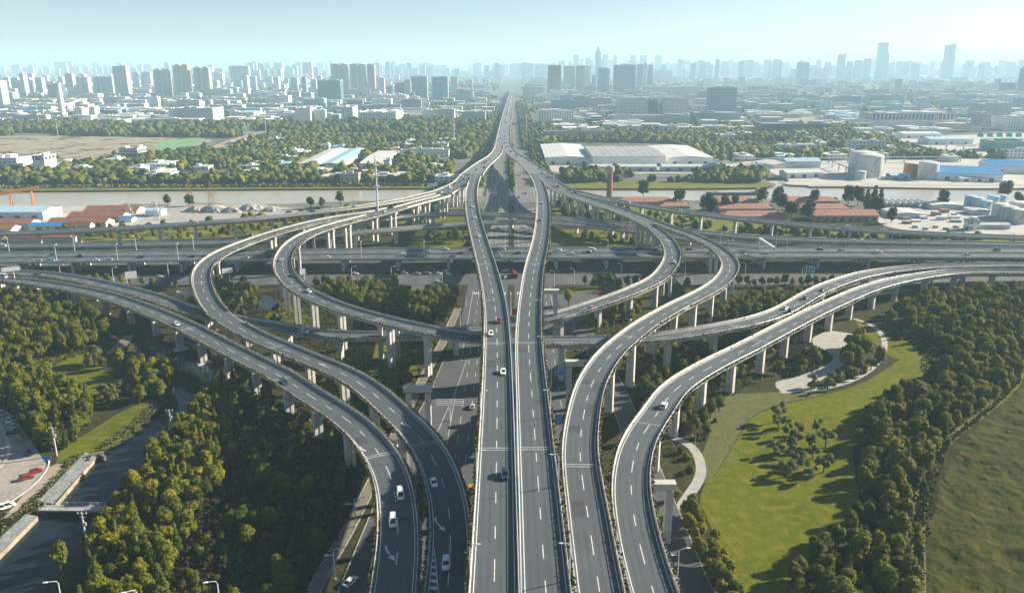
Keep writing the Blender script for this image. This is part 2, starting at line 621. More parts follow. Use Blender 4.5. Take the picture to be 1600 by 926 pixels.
def portal(root, px, py, z1, cols, ang=0.0):
    """Portal pier: columns standing at the photo pixels in cols under a cross-beam."""
    mb = MB()
    ps = [G(a, b, 0) for a, b in cols]
    for p in ps:
        mb.box((p.x, p.y, z1 / 2 - 1.4), (2.0, 2.2, z1 - 1.8), ang)
    q = (ps[0] + ps[-1]) / 2
    d = ps[-1] - ps[0]
    mb.box((q.x, q.y, z1 - .9), (d.length + 3.2, 2.6, 2.0), math.atan2(d.y, d.x))
    return mb.build('portal_pier', 'concrete_pier', root)


# ---- centre lines: photo x, photo y, height in 120ths of the camera height
deck('main_w', [(800.5, 140, 10, 11.5), (797, 150, 11, 11.5), (789, 180, 12, 11.5), (782, 215, 12.5, 11.5), (779.5, 231, 13.5, 12.5), (773, 243, 14.5, 15),
                (758, 254, 15.5, 18), (744, 266, 16.3, 21), (736, 275, 16.8, 24)], sig=22, step=5)
deck('main_e', [(804, 140, 10, 11.5), (802, 150, 11, 11.5), (796.5, 180, 12, 11.5), (791.8, 215, 12.5, 11.5), (794, 231, 13.5, 12.5), (803, 242, 14.5, 15),
                (817, 251, 15.5, 18), (829, 260, 16.3, 20), (843, 271, 16.8, 24)], sig=22, step=5)
deck('twin_w', [(746, 271, 16.6), (741, 282, 18), (737.5, 295, 20), (736.3, 310, 21.5), (738, 330, 23), (742, 350, 24), (747.3, 370, 25), (753, 390, 25.5), (758.7, 410, 26),
                (764, 430, 26), (768.5, 450, 26), (772, 470, 26), (775, 494, 26), (776.8, 540, 26), (777, 614, 26), (776, 700, 26), (774.5, 790, 26), (772, 926, 26), (770, 1010, 26)],
     parents=['main_w'])
deck('twin_e', [(834, 272, 16.8), (840.5, 284, 18), (845, 296, 20), (848, 310, 21.5), (849, 330, 23), (848, 350, 24), (845.8, 370, 25), (842, 390, 25.5), (836.8, 410, 26),
                (833, 430, 26), (830.6, 450, 26), (828.5, 470, 26), (826.8, 494, 26), (826, 540, 26), (831, 614, 26), (837, 700, 26), (843.5, 790, 26), (853, 926, 26), (859, 1010, 26)],
     parents=['main_e'])
deck('collect_w', [(732, 272, 16.6, 15), (722, 285, 17, 16), (709, 293, 17, 18), (688, 302.5, 16.8, 21)], sig=12, parents=['main_w'])
deck('collect_e', [(846, 271, 16.8, 15), (860, 284, 17, 16), (872, 293, 17, 18), (890, 302.5, 17, 21)], sig=12, parents=['main_e'])
deck('ramp_far_w', [(702, 296.5, 16.8), (675, 303, 16.2), (640, 311, 15.8), (560, 324, 15.4), (480, 333, 14.8), (380, 343.5, 14), (320, 348.5, 13.4), (240, 354, 12.6), (160, 359, 11.8), (80, 362.5, 11), (0, 365.5, 10.3), (-120, 370, 10)],
     w=9.2, sig=14, parents=['collect_w'])
deck('ramp_far_e', [(878, 295, 16.9), (892, 299.5, 16.6), (917, 306, 16), (942, 310.5, 15.5), (980, 317, 14.8), (1000, 321, 14.5), (1060, 330, 13.5), (1140, 340, 12.6), (1220, 348.5, 12), (1315, 357, 11.4), (1410, 363, 10.8), (1505, 368, 10.4), (1600, 371.5, 10), (1720, 376, 10)],
     w=9.2, sig=14, parents=['collect_e'])
deck('loop_in_w', [(696, 305, 17), (687, 308.5, 17.2), (650, 318, 17.6), (612, 329, 18), (590, 335, 18.2), (566, 341, 18.5), (520, 353, 19), (480, 367, 19), (456, 383, 19), (444, 401, 19), (441.5, 417, 19), (447, 431, 19), (459, 445, 19), (478, 459, 19),
                   (506, 472, 19), (540, 485, 19), (580, 496, 19), (600, 502, 19), (640, 511, 18.9), (680, 520, 18.6), (720, 526, 18), (752, 529.5, 17.3), (800, 533, 16.5), (850, 535, 15.8), (880, 535, 15.5), (930, 534, 15), (1010, 530.5, 14.7), (1060, 525, 14.4), (1120, 515, 14),
                   (1180, 503, 13.2), (1220, 489.5, 12.7), (1244, 476, 12.4), (1279, 456, 11.7), (1315, 441.5, 11.1), (1362, 428.5, 10.3), (1434, 419.5, 9.6), (1505, 416.5, 9.2), (1600, 415, 8.8), (1720, 415, 8.8)],
     parents=['collect_w'])
deck('loop_in_e', [(886, 302, 17), (900, 309, 17.2), (930, 318.5, 17.5), (960, 330, 17.8), (990, 342, 18), (1018, 356, 18), (1036, 370, 17.8), (1048, 386, 17.2), (1051, 402, 16), (1043, 420, 15), (1026, 438, 14.3), (986, 457, 13.7), (936, 475, 13), (880, 492.5, 12),
                   (847, 500, 11.5), (800, 508, 10.8), (752, 514.5, 10.3), (720, 518.5, 10.2), (690, 522, 10.2), (650, 524.5, 10.2), (580, 526, 10.2), (520, 524.5, 10.2), (472, 518.5, 10.1), (440, 513, 10), (390, 505, 9.9), (340, 496, 9.8), (300, 487, 9.7), (276, 478, 9.7),
                   (240, 465.5, 9.5), (200, 455, 9.3), (160, 445.5, 9), (120, 437, 8.8), (80, 431, 8.5), (40, 428, 8.3), (0, 426, 8.2), (-120, 423, 8)],
     parents=['collect_e'])
deck('outer_w', [(-120, 431, 8), (0, 437, 8.2), (40, 441, 8.5), (80, 446, 8.8), (120, 453, 9.1), (160, 461.5, 9.5), (200, 474, 9.9), (240, 489, 10.4), (280, 506, 11), (320, 526.5, 11.5), (360, 547.5, 12), (400, 568, 12.6), (440, 588.5, 13.3), (480, 616, 14), (515, 637, 14.7),
                 (550, 661.5, 15.5), (578, 689, 16.3), (599, 719, 16.6), (614, 752, 16.6), (620.5, 799, 16.5), (622.5, 834, 16.5), (621, 869, 16.5), (617, 904, 16.5), (613, 940, 16.5), (606, 1000, 16.5)])
deck('outer_e', [(1720, 428, 8), (1600, 426, 8), (1505, 426, 8.6), (1458, 430.5, 9.2), (1410, 438.5, 9.8), (1374, 447.5, 10.4), (1339, 460, 11), (1303, 476, 11.6), (1267, 493, 12.3), (1234, 510, 13), (1200, 528, 13.6), (1160, 549, 14.3), (1120, 568.5, 15), (1080, 591, 16),
                 (1050, 613, 17), (1028, 645, 18.6), (1003, 681, 19.8), (990, 715, 20.6), (985.5, 749, 21.3), (986.5, 783, 21.8), (992, 816, 22), (999, 850, 22), (1008, 884, 22), (1021, 926, 22), (1046, 1000, 22)])
deck('loop_out_w', [(612, 326.5, 18), (590, 332, 18), (566, 336.5, 17.8), (540, 340.5, 17.5), (500, 349, 17.2), (460, 359, 16.6), (415, 370.5, 15.8), (378, 382.5, 15.1), (345, 396.5, 14.5), (323, 413, 14.1), (314.5, 430, 14), (316, 447, 14), (325, 465, 14.1), (340, 481, 14.3), (364, 497.5, 14.6), (400, 517, 15),
                    (440, 534.5, 15.3), (480, 552, 15.7), (520, 568.5, 16.1), (560, 589, 16.6), (594, 616, 17), (620, 641, 17.3), (649, 670, 17.6), (674, 704, 17.9), (690, 740, 18), (698, 768, 18), (703, 800, 18), (704.5, 834, 18), (702.5, 869, 18), (698, 926, 18), (691, 1000, 18)],
     parents=['loop_in_w', 'outer_w'])
deck('loop_out_e', [(893, 303, 17.1), (925, 313.5, 17.4), (950, 322.5, 17.4), (985, 336, 17), (1020, 351, 16.4), (1056, 366, 15.6), (1080, 373.5, 15.1), (1103, 382, 14.7), (1122, 392, 14.4), (1135, 403, 14.2), (1141, 415, 14.2), (1138, 428, 14.5), (1126, 442, 15.2), (1104, 456.5, 16.2), (1070, 474, 17.6),
                    (1040, 490, 18.8), (1004, 512, 20.2), (981, 530, 21), (958, 550, 21.6), (941, 571, 22), (929, 591, 22.3), (919, 615, 22.8), (912, 648, 23.4), (907, 682, 23.8), (906, 715, 24), (910, 749, 24), (920, 816, 24), (930.5, 884, 24), (937, 926, 24), (949, 1000, 24)],
     parents=['loop_in_e'])
deck('cross_a', [(440, 374, 8), (480, 366, 8.8), (540, 353, 9.6), (590, 343, 9.8), (640, 336.5, 9.8), (726, 334, 9.8), (794, 336, 9.8), (862, 340, 9.8), (900, 343.5, 9.8), (960, 350, 9.8), (1036, 357, 9.6), (1080, 362, 9.2), (1140, 368, 8.8), (1220, 374, 8.5), (1339, 377.5, 8.2), (1457, 380, 8.2), (1600, 382.5, 8.2), (1720, 386, 8.2)], w=9.2, sig=16)
deck('cross_b', [(-120, 387, 7.5), (0, 385, 7.5), (160, 383.5, 7.5), (320, 380.5, 7.6), (360, 379, 7.8), (440, 374, 8.3), (500, 369.5, 9), (540, 365.5, 9.4), (600, 361, 9.8), (640, 357, 9.8), (726, 349.5, 9.8), (794, 347, 9.8), (838, 347, 9.8), (900, 350.5, 9.8), (960, 358, 9.3), (1010, 365, 8.8), (1080, 375.5, 8), (1140, 382, 7.6), (1210, 387, 7.5)], w=9.2, sig=16, parents=['cross_a'])
deck('express', [(-160, 404, 7.5), (0, 403, 7.5), (400, 399, 7.5), (800, 396, 7.5), (1200, 395, 7.5), (1600, 396, 7.5), (1760, 397, 7.5)], w=29, sig=30, parents=[])

DESC = {
    'main_w': 'elevated highway half running to the hazy city, curving off beside the dark service road',
    'main_e': 'elevated highway half running to the hazy city, curving off beside the white warehouses',
    'twin_w': 'tall straight twin viaduct with the dark SUV and red car, steel screen alongside',
    'twin_e': 'tall straight twin viaduct empty of cars below the crossing, blue signs beside it',
    'collect_w': 'wide curved viaduct over the river splitting towards the orange crane and looping ramps',
    'collect_e': 'wide curved viaduct over the river beside the brick water tower, packed with cars',
    'ramp_far_w': 'thin slip viaduct passing in front of the red sheds and orange crane',
    'ramp_far_e': 'thin slip viaduct passing in front of the pink tiled barns and white tanks',
    'loop_in_w': 'inner looping ramp carrying a teal car, sweeping under the twin viaducts above a grove',
    'loop_in_e': 'inner looping ramp with blue shaded bend, sweeping under the twin viaducts past a yellow tree',
    'outer_w': 'low outer ramp over the dark canal, with two white vans near its shaded end',
    'outer_e': 'sunlit outer ramp curving round the lawn and plaza, one white car on it',
    'loop_out_w': 'outer looping ramp with painted arrows and hatching, next to the shaded canal ramp',
    'loop_out_e': 'outer looping ramp climbing between the twin viaducts and the lawn side ramp, empty of cars',
    'cross_a': 'slim crossing viaduct, farther of the close pair under the twin viaducts',
    'cross_b': 'slim crossing viaduct, nearer of the close pair under the twin viaducts',
    'express': 'broad low expressway viaduct crossing the whole junction, full of lamp posts and cars',
}
PLANT = {'twin_w': 'R', 'twin_e': 'L', 'loop_in_w': 'LR', 'loop_in_e': 'LR', 'outer_w': 'LR', 'outer_e': 'LR', 'loop_out_w': 'LR', 'loop_out_e': 'LR'}
PIERS = {'main_w': None, 'main_e': None, 'express': ('bent', 34, 12), 'collect_w': ('twin', 28, 10), 'collect_e': ('twin', 28, 10),
         'ramp_far_w': ('wall', 27, 14), 'ramp_far_e': ('wall', 27, 14), 'cross_a': ('wall', 30, 12), 'cross_b': ('wall', 30, 18)}
JOINTS = {'twin_w': [(757, 412), (777, 535), (776, 702)], 'twin_e': [(836, 412), (826, 535), (837, 702)], 'loop_out_w': [(687, 690), (445, 537), (310, 442), (400, 377)],
          'outer_w': [(592, 712), (447, 592), (290, 515), (172, 464)], 'loop_out_e': [(907, 725), (983, 527), (1116, 449), (1132, 399)], 'outer_e': [(1010, 665), (1188, 533), (1324, 466), (1478, 428)],
          'loop_in_e': [(1024, 439), (1051, 397), (970, 334)], 'loop_in_w': [(458, 384), (461, 447), (592, 500), (1150, 509), (1310, 444)]}
JUNCTION_ROADS = []


def build_deck(key):
    d = DK[key]
    far = key in ('main_w', 'main_e')
    root = empty('viaduct', (0, 0, 0), 0, DESC[key], 'viaduct')
    d.root = root
    n = len(d.Q) - 1
    h = lambda k, o=0: (lambda w: k * (w / 2 - o))
    g = MB()
    strip(g, d, 0, n, [(h(-1), -.02), (h(-1), -.6), (lambda w: -.62 * w / 2, -.95), (lambda w: -.45 * w / 2, -1.9), (lambda w: .45 * w / 2, -1.9),
                       (lambda w: .62 * w / 2, -.95), (h(1), -.6), (h(1), -.02)])
    g.build('girder', 'concrete', root)
    a = MB()
    sheet(a, d, 0, n, h(1, .42), h(-1, .42), 0)
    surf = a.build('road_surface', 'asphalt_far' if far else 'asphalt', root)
    if not far:
        lanes_ = {'express': 6, 'collect_w': 4, 'collect_e': 4}.get(key, 2)
        wt = MB()
        for ln in range(lanes_):
            for e in (-.82, .82):
                sheet(wt, d, 0, n, lambda w: ((ln + .5) / lanes_ - .5) * (w - 2) + e + .3, lambda w: ((ln + .5) / lanes_ - .5) * (w - 2) + e - .3, .006)
        wt.build('wheel_track', 'asphalt_worn', surf)
        rp = np.random.default_rng(d.idx)
        for q_, k in enumerate(rp.choice(n - 4, max(n // 30, 2), replace=False)):
            ln = rp.integers(lanes_)
            c = ((ln + .5) / lanes_ - .5) * (d.Q[k, 3] - 2)
            pt = MB()
            sheet(pt, d, k, k + int(rp.integers(1, 4)), c + 1.5, c - 1.5, .008 + .0004 * q_)
            pt.build('asphalt_patch', 'asphalt_patch', surf)
    # parapets: a concrete kerb wall with a steel hand rail, left open where ramps part
    rng = np.random.default_rng(d.idx + 50)
    for side in (1, -1):
        cov = covered(d, lambda w: side * (w / 2 - .2))
        p, r = MB(), MB()
        keep = ~cov
        for i, j in runs(keep):
            strip(p, d, i, j, [(h(side, .42), 0), (h(side, .3), .85), (h(side, .06), .85), (h(side, -.04), -.25)][::side])
            r.tube([at(d, k, side * (d.Q[k, 3] / 2 - .2), 1.12) for k in range(i, j + 1, 2)], .06, n=4)
            for k in range(i, j + 1, 2):
                q = at(d, k, side * (d.Q[k, 3] / 2 - .2), .98)
                r.box(q, (.1, .1, .3))
        if p.v:
            po = p.build('parapet', 'parapet', root)
            if not far:
                r.build('hand_rail', 'metal', po)
        if ('L' if side == 1 else 'R') in PLANT.get(key, ''):
            m = keep & (d.Q[:, 1] < 620)
            ii = np.nonzero(m)[0]
            if len(ii):
                step = d.s[1]
                per = int(step * 14)
                k = np.repeat(ii, per)
                fr = rng.uniform(0, 1, len(k))
                k2 = np.minimum(k + 1, n)
                dens = np.sin(d.s[k] * .35 + side) * .5 + np.sin(d.s[k] * .11 + 2) * .5 + rng.normal(0, .5, len(k))
                near = d.Q[k, 1] < 330
                ok = dens > np.where(near, -1.3, -.7)
                k, k2, fr = k[ok], k2[ok], fr[ok]
                base = d.Q[k] * (1 - fr)[:, None] + d.Q[k2] * fr[:, None]
                u = side * (base[:, 3] / 2 + rng.normal(.3, .24, len(k)))
                P = np.stack([base[:, 0] + d.N[k, 0] * u, base[:, 1] + d.N[k, 1] * u, base[:, 2] + rng.normal(.78, .22, len(k))], 1)
                V, Fq = leaf_quads(P, .24, rng)
                np_obj('planter_foliage', V, Fq, 'leaf_planter', root)
                tr = MB()
                for i, j in runs(m):
                    strip(tr, d, i, j, [(h(side, -.06), .1), (h(side, -.06), .62), (h(side, -.55), .62), (h(side, -.5), .1)][::-side])
                tr.build('planter_trough', 'concrete', root)
    # lane markings
    mk = MB()
    lanes = {'express': 6, 'collect_w': 4, 'collect_e': 4}.get(key, 3 if far else 2)
    for side in (1, -1):
        cov = covered(d, lambda w: side * (w / 2 - 1.0), -.3)
        for i, j in runs(~cov):
            sheet(mk, d, i, j, lambda w: side * (w / 2 - 1.0) + .1, lambda w: side * (w / 2 - 1.0) - .1, .016)
    for ln in range(1, lanes):
        fr = ln / lanes - .5
        if key == 'express' and ln == 3:
            continue
        s = 3.0
        while s < d.s[-1] - 8:
            i, j = np.searchsorted(d.s, s), np.searchsorted(d.s, s + 6)
            if j > i:
                sheet(mk, d, i, j, lambda w: fr * (w - 2) + .1, lambda w: fr * (w - 2) - .1, .016)
            s += 14.0
    mk.build('lane_marking', 'paint', root)
    # transverse expansion joints: twin pale concrete bands
    if key in JOINTS:
        for px, py in JOINTS[key]:
            jb = MB()
            i, _ = station(d, px, py)
            i = min(max(i, 1), n - 1)
            T = d.T[i]
            for off in (-.62, .62):
                q = []
                for u, e in ((d.Q[i, 3] / 2 - .5, -.24), (-d.Q[i, 3] / 2 + .5, -.24), (-d.Q[i, 3] / 2 + .5, .24), (d.Q[i, 3] / 2 - .5, .24)):
                    b = at(d, i, u, .024)
                    q.append((b[0] + T[0] * (off + e), b[1] + T[1] * (off + e), b[2]))
                jb.add(q, [(0, 1, 2, 3)])
            jb.build('expansion_joint', 'joint', root)
    if key == 'express':
        b = MB()
        strip(b, d, 0, n, [(-.35, 0), (-.2, .95), (.2, .95), (.35, 0)])
        b.build('median_barrier', 'parapet', root)


def overlaps_lower(x, y, z, me, pad):
    for o in DK.values():
        if o is me:
            continue
        i = int(np.hypot(o.Q[:, 0] - x, o.Q[:, 1] - y).argmin())
        rel = np.array([x - o.Q[i, 0], y - o.Q[i, 1]])
        if abs(rel @ o.N[i]) < o.Q[i, 3] / 2 + pad and abs(rel @ o.T[i]) < 6 and o.Q[i, 2] < z + .5:
            if o.Q[i, 2] < z - 2.5:
                return True
            if o.idx < me.idx:
                return True
    return False


def on_road(x, y):
    if y < 900 and (2.2 < abs(x + 1) < 21.5):
        return True
    d = 461 + (x + 100) * .004
    return 470 < y < 486 or 505 < y < 516


def build_piers(key):
    d = DK[key]
    spec = PIERS.get(key, ('wall', 26, 8))
    if spec is None:
        return
    kind, gap, s = spec
    k2 = 0
    while s < d.s[-1]:
        for off in (0, 5, -5, 9, -9):
            i = int(np.searchsorted(d.s, s + off))
            if not 0 <= i < len(d.Q):
                continue
            x, y, z, w = d.Q[i]
            if y > 760 or y < 140 or abs(x) > y * .72 + 30:
                continue
            if on_road(x, y) and key != 'express' or (key == 'express' and abs(x) < 24) or overlaps_lower(x, y, z, d, 1.4):
                continue
            kk = kind
            if key in ('loop_in_w', 'loop_in_e', 'loop_out_w', 'loop_out_e') and y > 430 and z > 13:
                kk = 'twin'
            wet = -2.0 if inside(CANAL, x, y) else 0
            if wet:
                kk = 'footed'
            pier(kk, d.root, x, y, wet, z - 1.9, math.atan2(d.N[i, 1], d.N[i, 0]), 3.2 if w < 11 else 5)
            break
        s += gap


CANAL = Gp([(335, 540), (352, 560), (338, 580), (305, 640), (250, 690), (166, 790), (118, 862), (60, 940), (-120, 1040), (-260, 1040), (-60, 912), (5, 858), (52, 803), (80, 790), (100, 765), (148, 714), (215, 678),
            (262, 630), (285, 595), (262, 575), (215, 562), (212, 548), (240, 535), (290, 530)], -1.5)
for k in DK:
    build_deck(k)
for k in DK:
    build_piers(k)

# portal piers standing beside the lower roads
portal(DK['outer_e'].root, 0, 0, 18.6, [(1041, 846), (1000, 846)])
portal(DK['loop_out_e'].root, 0, 0, 20.2, [(888, 640), (925, 640)])
portal(DK['twin_e'].root, 0, 0, 25.2, [(867, 531), (838, 531)])
portal(DK['loop_out_w'].root, 0, 0, 13.0, [(286, 492), (318, 492)])
portal(DK['loop_in_w'].root, 0, 0, 17.6, [(622, 560), (596, 560)])
portal(DK['loop_out_w'].root, 0, 0, 15.6, [(670, 665), (640, 665)])


# arrows and the hatched nose painted on the west ramps
def arrow(d, px, py, mirror=1):
    i, u0 = station(d, px, py)
    T, N = -d.T[i], -d.N[i]
    if T[1] > 0:
        T, N = -T, -N
    q = at(d, i, u0, .02)
    mb = MB()

    def P(a, b):
        return (q[0] + T[0] * a + N[0] * b * mirror, q[1] + T[1] * a + N[1] * b * mirror, q[2])
    c = [(-3, -.9), (-1.6, -.75), (-.3, -.35), (.9, .25), (1.6, .6)]
    for (a, b), (a2, b2) in zip(c, c[1:]):
        mb.add([P(a, b - .22), P(a, b + .22), P(a2, b2 + .22), P(a2, b2 - .22)], [(0, 1, 2, 3)])
    mb.add([P(1.2, 1.25), P(3.4, 1.45), P(1.75, -.25)], [(0, 1, 2)])
    mb.build('arrow_marking', 'paint', d.root)


for key, px, py in (('outer_w', 571, 704), ('outer_w', 608, 864), ('loop_out_w', 637, 666), ('loop_out_w', 686, 822), ('loop_out_w', 510, 571), ('loop_in_e', 1044, 376)):
    arrow(DK[key], px, py)
d = DK['loop_out_w']
mb = MB()
i0, _ = station(d, 704, 850)
for k in range(14):
    i = i0 + k
    if i + 1 >= len(d.Q):
        break
    wd = min(k * .28, 3.2)
    if d.T[i][1] > 0:
        s_ = 1
    else:
        s_ = -1
    a, b = at(d, i, s_ * 4.0, .03), at(d, i, s_ * (4.0 - wd), .03)
    t = d.T[i]
    mb.add([a, b, (b[0] + t[0] * .7 + t[0] * wd * .4, b[1] + t[1] * .7 + t[1] * wd * .4, b[2]), (a[0] + t[0] * .7, a[1] + t[1] * .7, a[2])], [(0, 1, 2, 3)])
    e = at(d, i + 1, s_ * (4.0 - min((k + 1) * .28, 3.2)), .03)
    mb.add([b, e, (e[0] + d.N[i, 0] * .2, e[1] + d.N[i, 1] * .2, e[2]), (b[0] + d.N[i, 0] * .2, b[1] + d.N[i, 1] * .2, b[2])], [(0, 1, 2, 3)])
mb.build('hatch_marking', 'paint', d.root)

# teal steel screen in the slot between the twin viaducts
a, b = DK['twin_w'], DK['twin_e']
mb = MB()
ys = np.arange(130, 345, 3.0)
xa = np.interp(ys, a.Q[::-1, 1], a.Q[::-1, 0]) + 5.1
xb = np.interp(ys, b.Q[::-1, 1], b.Q[::-1, 0]) - 5.1
z0 = 26 * K
rings = []
for y, p, q in zip(ys, xa, xb):
    m = p + .35
    rings.append([(m - .07, y, z0 - 1), (m + .07, y, z0 - 1), (m + .07, y, z0 + .9), (m - .07, y, z0 + .9)])
mb.loft(rings)
scr = mb.build('screen_panel', 'teal_sign', DK['twin_w'].root)
# ------------------------------------------------------------------ ground, water, roads
RIVER = Gp([(-250, 299), (0, 297), (330, 296), (640, 294), (720, 293.5), (870, 294), (1080, 294), (1180, 293), (1195, 288), (1203, 283), (1225, 283), (1242, 289), (1265, 293), (1330, 292), (1600, 292), (1900, 292),
            (1900, 318), (1600, 317), (1400, 315), (1200, 313), (1080, 315), (960, 309), (860, 307), (720, 309), (640, 313), (400, 322), (330, 319), (200, 321), (110, 326), (0, 326), (-250, 329)], -2)
FOOT = []          # polygons where no wild plant may grow


def axis(parts):
    out = []
    for a, b, st in parts:
        out += list(np.arange(a, b, st))
    return np.array(out + [parts[-1][1]])


gx = axis([(-15000, -1500, 950), (-1500, -440, 53), (-440, 440, 4), (440, 1500, 53), (1500, 15000, 950)])
gy = axis([(-60, 100, 20), (100, 560, 4), (560, 720, 16), (720, 900, 6), (900, 1500, 60), (1500, 20000, 740)])
X, Y = np.meshgrid(gx, gy)
Z = np.zeros_like(X)
for poly, dep, bank in ((CANAL, 3.6, 4.5), (RIVER, 4.5, 9)):
    e = edge_dist(poly, X, Y)
    Z = np.minimum(Z, -dep * np.clip(np.where(inside(poly, X, Y), e / bank + .35, .35 - e / bank), 0, 1))
n1, n2 = len(gx), len(gy)
idx = np.arange(n1 * n2).reshape(n2, n1)
V = np.stack([X.ravel(), Y.ravel(), Z.ravel()], 1)
Fq = np.stack([idx[:-1, :-1], idx[:-1, 1:], idx[1:, 1:], idx[1:, :-1]], -1).reshape(-1, 4)
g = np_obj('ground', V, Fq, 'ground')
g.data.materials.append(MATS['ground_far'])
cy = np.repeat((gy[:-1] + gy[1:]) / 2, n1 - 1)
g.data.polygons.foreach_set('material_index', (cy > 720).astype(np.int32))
tag(g, kind='structure')


def area(name, pts, z, mat, kind='structure', smooth=True, world=False, foot=True):
    P = pts if world else Gp(pts, 0)
    if smooth:
        Q = smooth_line(list(P) + [P[0]], 2.0, 0)
        P = [tuple(p) for p in Q[:-1]]
    mb = MB()
    a = sum(P[i][0] * P[(i + 1) % len(P)][1] - P[(i + 1) % len(P)][0] * P[i][1] for i in range(len(P)))
    mb.poly(P if a > 0 else P[::-1], z)
    o = mb.build(name, mat)
    tag(o, kind=kind)
    if foot:
        FOOT.append(P)
    return o, P


def band(name, pts, width, z, mat, sig=4, kerb=0, foot=True):
    Q = smooth_line([tuple(G(a, b, 0)[:2]) for a, b in pts], 2.5, sig)
    T = np.gradient(Q, axis=0)
    T /= np.hypot(T[:, 0], T[:, 1])[:, None]
    N = np.stack([-T[:, 1], T[:, 0]], 1)
    A, B = Q + N * width / 2, Q - N * width / 2
    mb = MB()
    for i in range(len(Q) - 1):
        mb.add([(A[i][0], A[i][1], z), (B[i][0], B[i][1], z), (B[i + 1][0], B[i + 1][1], z), (A[i + 1][0], A[i + 1][1], z)], [(0, 1, 2, 3)])
    o = mb.build(name, mat)
    tag(o, kind='structure')
    if kerb:
        k = MB()
        for E, s in ((A, 1), (B, -1)):
            k.loft([[(p[0] + n[0] * s * a, p[1] + n[1] * s * a, zz) for a, zz in ((0, -.02), (0, .16), (.3, .16), (.3, -.02))] for p, n in zip(E, N)])
        k.build('kerb', 'paving', o)
    if foot:
        FOOT.append([tuple(p) for p in A] + [tuple(p) for p in B[::-1]])
    return Q


def rect(name, x0, x1, y0, y1, z, mat, foot=True):
    return area(name, [(x0, y0), (x1, y0), (x1, y1), (x0, y1)], z, mat, smooth=False, world=True, foot=foot)


mb = MB()
mb.poly(RIVER[::-1] if False else RIVER, -1.6)
tag(mb.build('river_water', 'river'), kind='structure')
mb = MB()
mb.poly(CANAL, -1.35)
tag(mb.build('canal_water', 'canal'), kind='structure')
for o in (bpy.data.objects['river_water'], bpy.data.objects['canal_water']):
    if o.data.polygons[0].normal.z < 0:
        o.data.flip_normals()

# avenue under the highway; a slab over the river
for nm, xa, xb in (('avenue_road', -26.5, -2.5), ('avenue_road', 1.5, 24.5)):
    mb = MB()
    mb.box(((xa + xb) / 2, 325, -.06), (xb - xa, 470, .3))
    mb.box(((xa + xb) / 2, 655, -.06), (xb - xa, 189.9, .3), 0, 1)  # from here on a paler asphalt colour imitates glare on the road
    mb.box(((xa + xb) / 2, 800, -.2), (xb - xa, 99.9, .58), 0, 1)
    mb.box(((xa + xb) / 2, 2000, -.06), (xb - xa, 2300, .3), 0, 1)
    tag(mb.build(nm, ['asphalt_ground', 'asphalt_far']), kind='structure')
    FOOT.append([(xa - 3, 100), (xb + 3, 100), (xb + 3, 3100), (xa - 3, 3100)])
mk = MB()
for k, x in enumerate((-22.8, -19.2, -15.6, -12, -8.4, -5, 5, 8.4, 12, 15.6, 19.2, 22.4)):
    edge = x in (-22.8, -5, 5, 22.4)
    y = 150.0
    while y < 1100:
        if not (440 < y < 540):
            ln = 15.0 if edge else 6.0
            mk.box((x, y + ln / 2, .094), (.16, ln, .004 if y < 740 or y > 860 else .004))
        y += 15
for x in np.arange(-22, 22, 1.2):          # zebra crossings either side of the cross road
    if abs(x) > 3:
        for y in (444, 546):
            mk.box((x, y, .096), (.5, 5, .004))
tag(mk.build('road_marking', 'paint'), kind='structure')
rect('median_strip', -2.5, 1.5, 120, 455, .2, 'ground')
rect('median_strip', -2.5, 1.5, 560, 745, .2, 'ground')
rect('median_strip', -2.5, 1.5, 855, 3000, .2, 'lawn_far')
# cross road at ground level below the expressway
for a, b in ((462, 488), (494, 522)):
    mb = MB()
    mb.box((0, (a + b) / 2, -.05), (1900, b - a, .36))
    tag(mb.build('cross_road', 'asphalt_ground'), kind='structure')
FOOT.append([(-950, 458), (950, 458), (950, 536), (-950, 536)])
mk = MB()
for y in (466, 470, 474, 478, 482, 499, 503, 507, 511, 515):
    x = -700.0
    while x < 700:
        if abs(x) > 34:
            mk.box((x, y, .134), (6, .16, .004))
        x += 15
for k in range(60):
    for x in (40 + k * 1.1, -40 - k * 1.1):
        if k < 22:
            mk.box((x, 491 + (k % 2), .134), (.5, 3, .004))
tag(mk.build('road_marking', 'paint'), kind='structure')
area('crossing_apron', [(612, 462), (716, 462), (716, 452), (700, 444), (640, 444)], .05, 'asphalt_ground', smooth=False)
area('crossing_apron', [(852, 462), (965, 452), (905, 500), (880, 560), (860, 560)], .05, 'asphalt_ground', smooth=False)

# frontage roads, walks
band('frontage_road', [(548, 960), (566, 908), (588, 850), (612, 788), (640, 722), (668, 660), (694, 606), (712, 560)], 10, .1, 'asphalt_ground', 8, kerb=1)
band('cycle_path', [(478, 960), (500, 900), (535, 845), (562, 792), (600, 716), (640, 632), (668, 578), (694, 530), (716, 480)], 3.2, .06, 'path', 6, kerb=1)
band('frontage_road', [(1108, 960), (1078, 900), (1058, 848), (1036, 790), (1004, 712), (975, 640), (942, 570), (908, 510)], 8, .1, 'asphalt_ground', 8, kerb=1)
band('footpath', [(1052, 684), (1075, 692), (1091, 712), (1096, 736), (1088, 757), (1074, 776), (1060, 800)], 3.4, .08, 'paving', 3)
band('footpath', [(1335, 498), (1362, 508), (1381, 528), (1380, 550), (1366, 572), (1340, 590), (1308, 602), (1270, 608), (1218, 613)], 2.6, .09, 'paving', 4)
band('footpath', [(1140, 620), (1118, 640), (1128, 672), (1136, 700), (1118, 732)], .5, .09, 'lawn_far', 3, foot=False)
band('footpath', [(1104, 796), (1140, 850), (1190, 912), (1210, 940)], .45, .06, 'lawn_far', 3, foot=False)
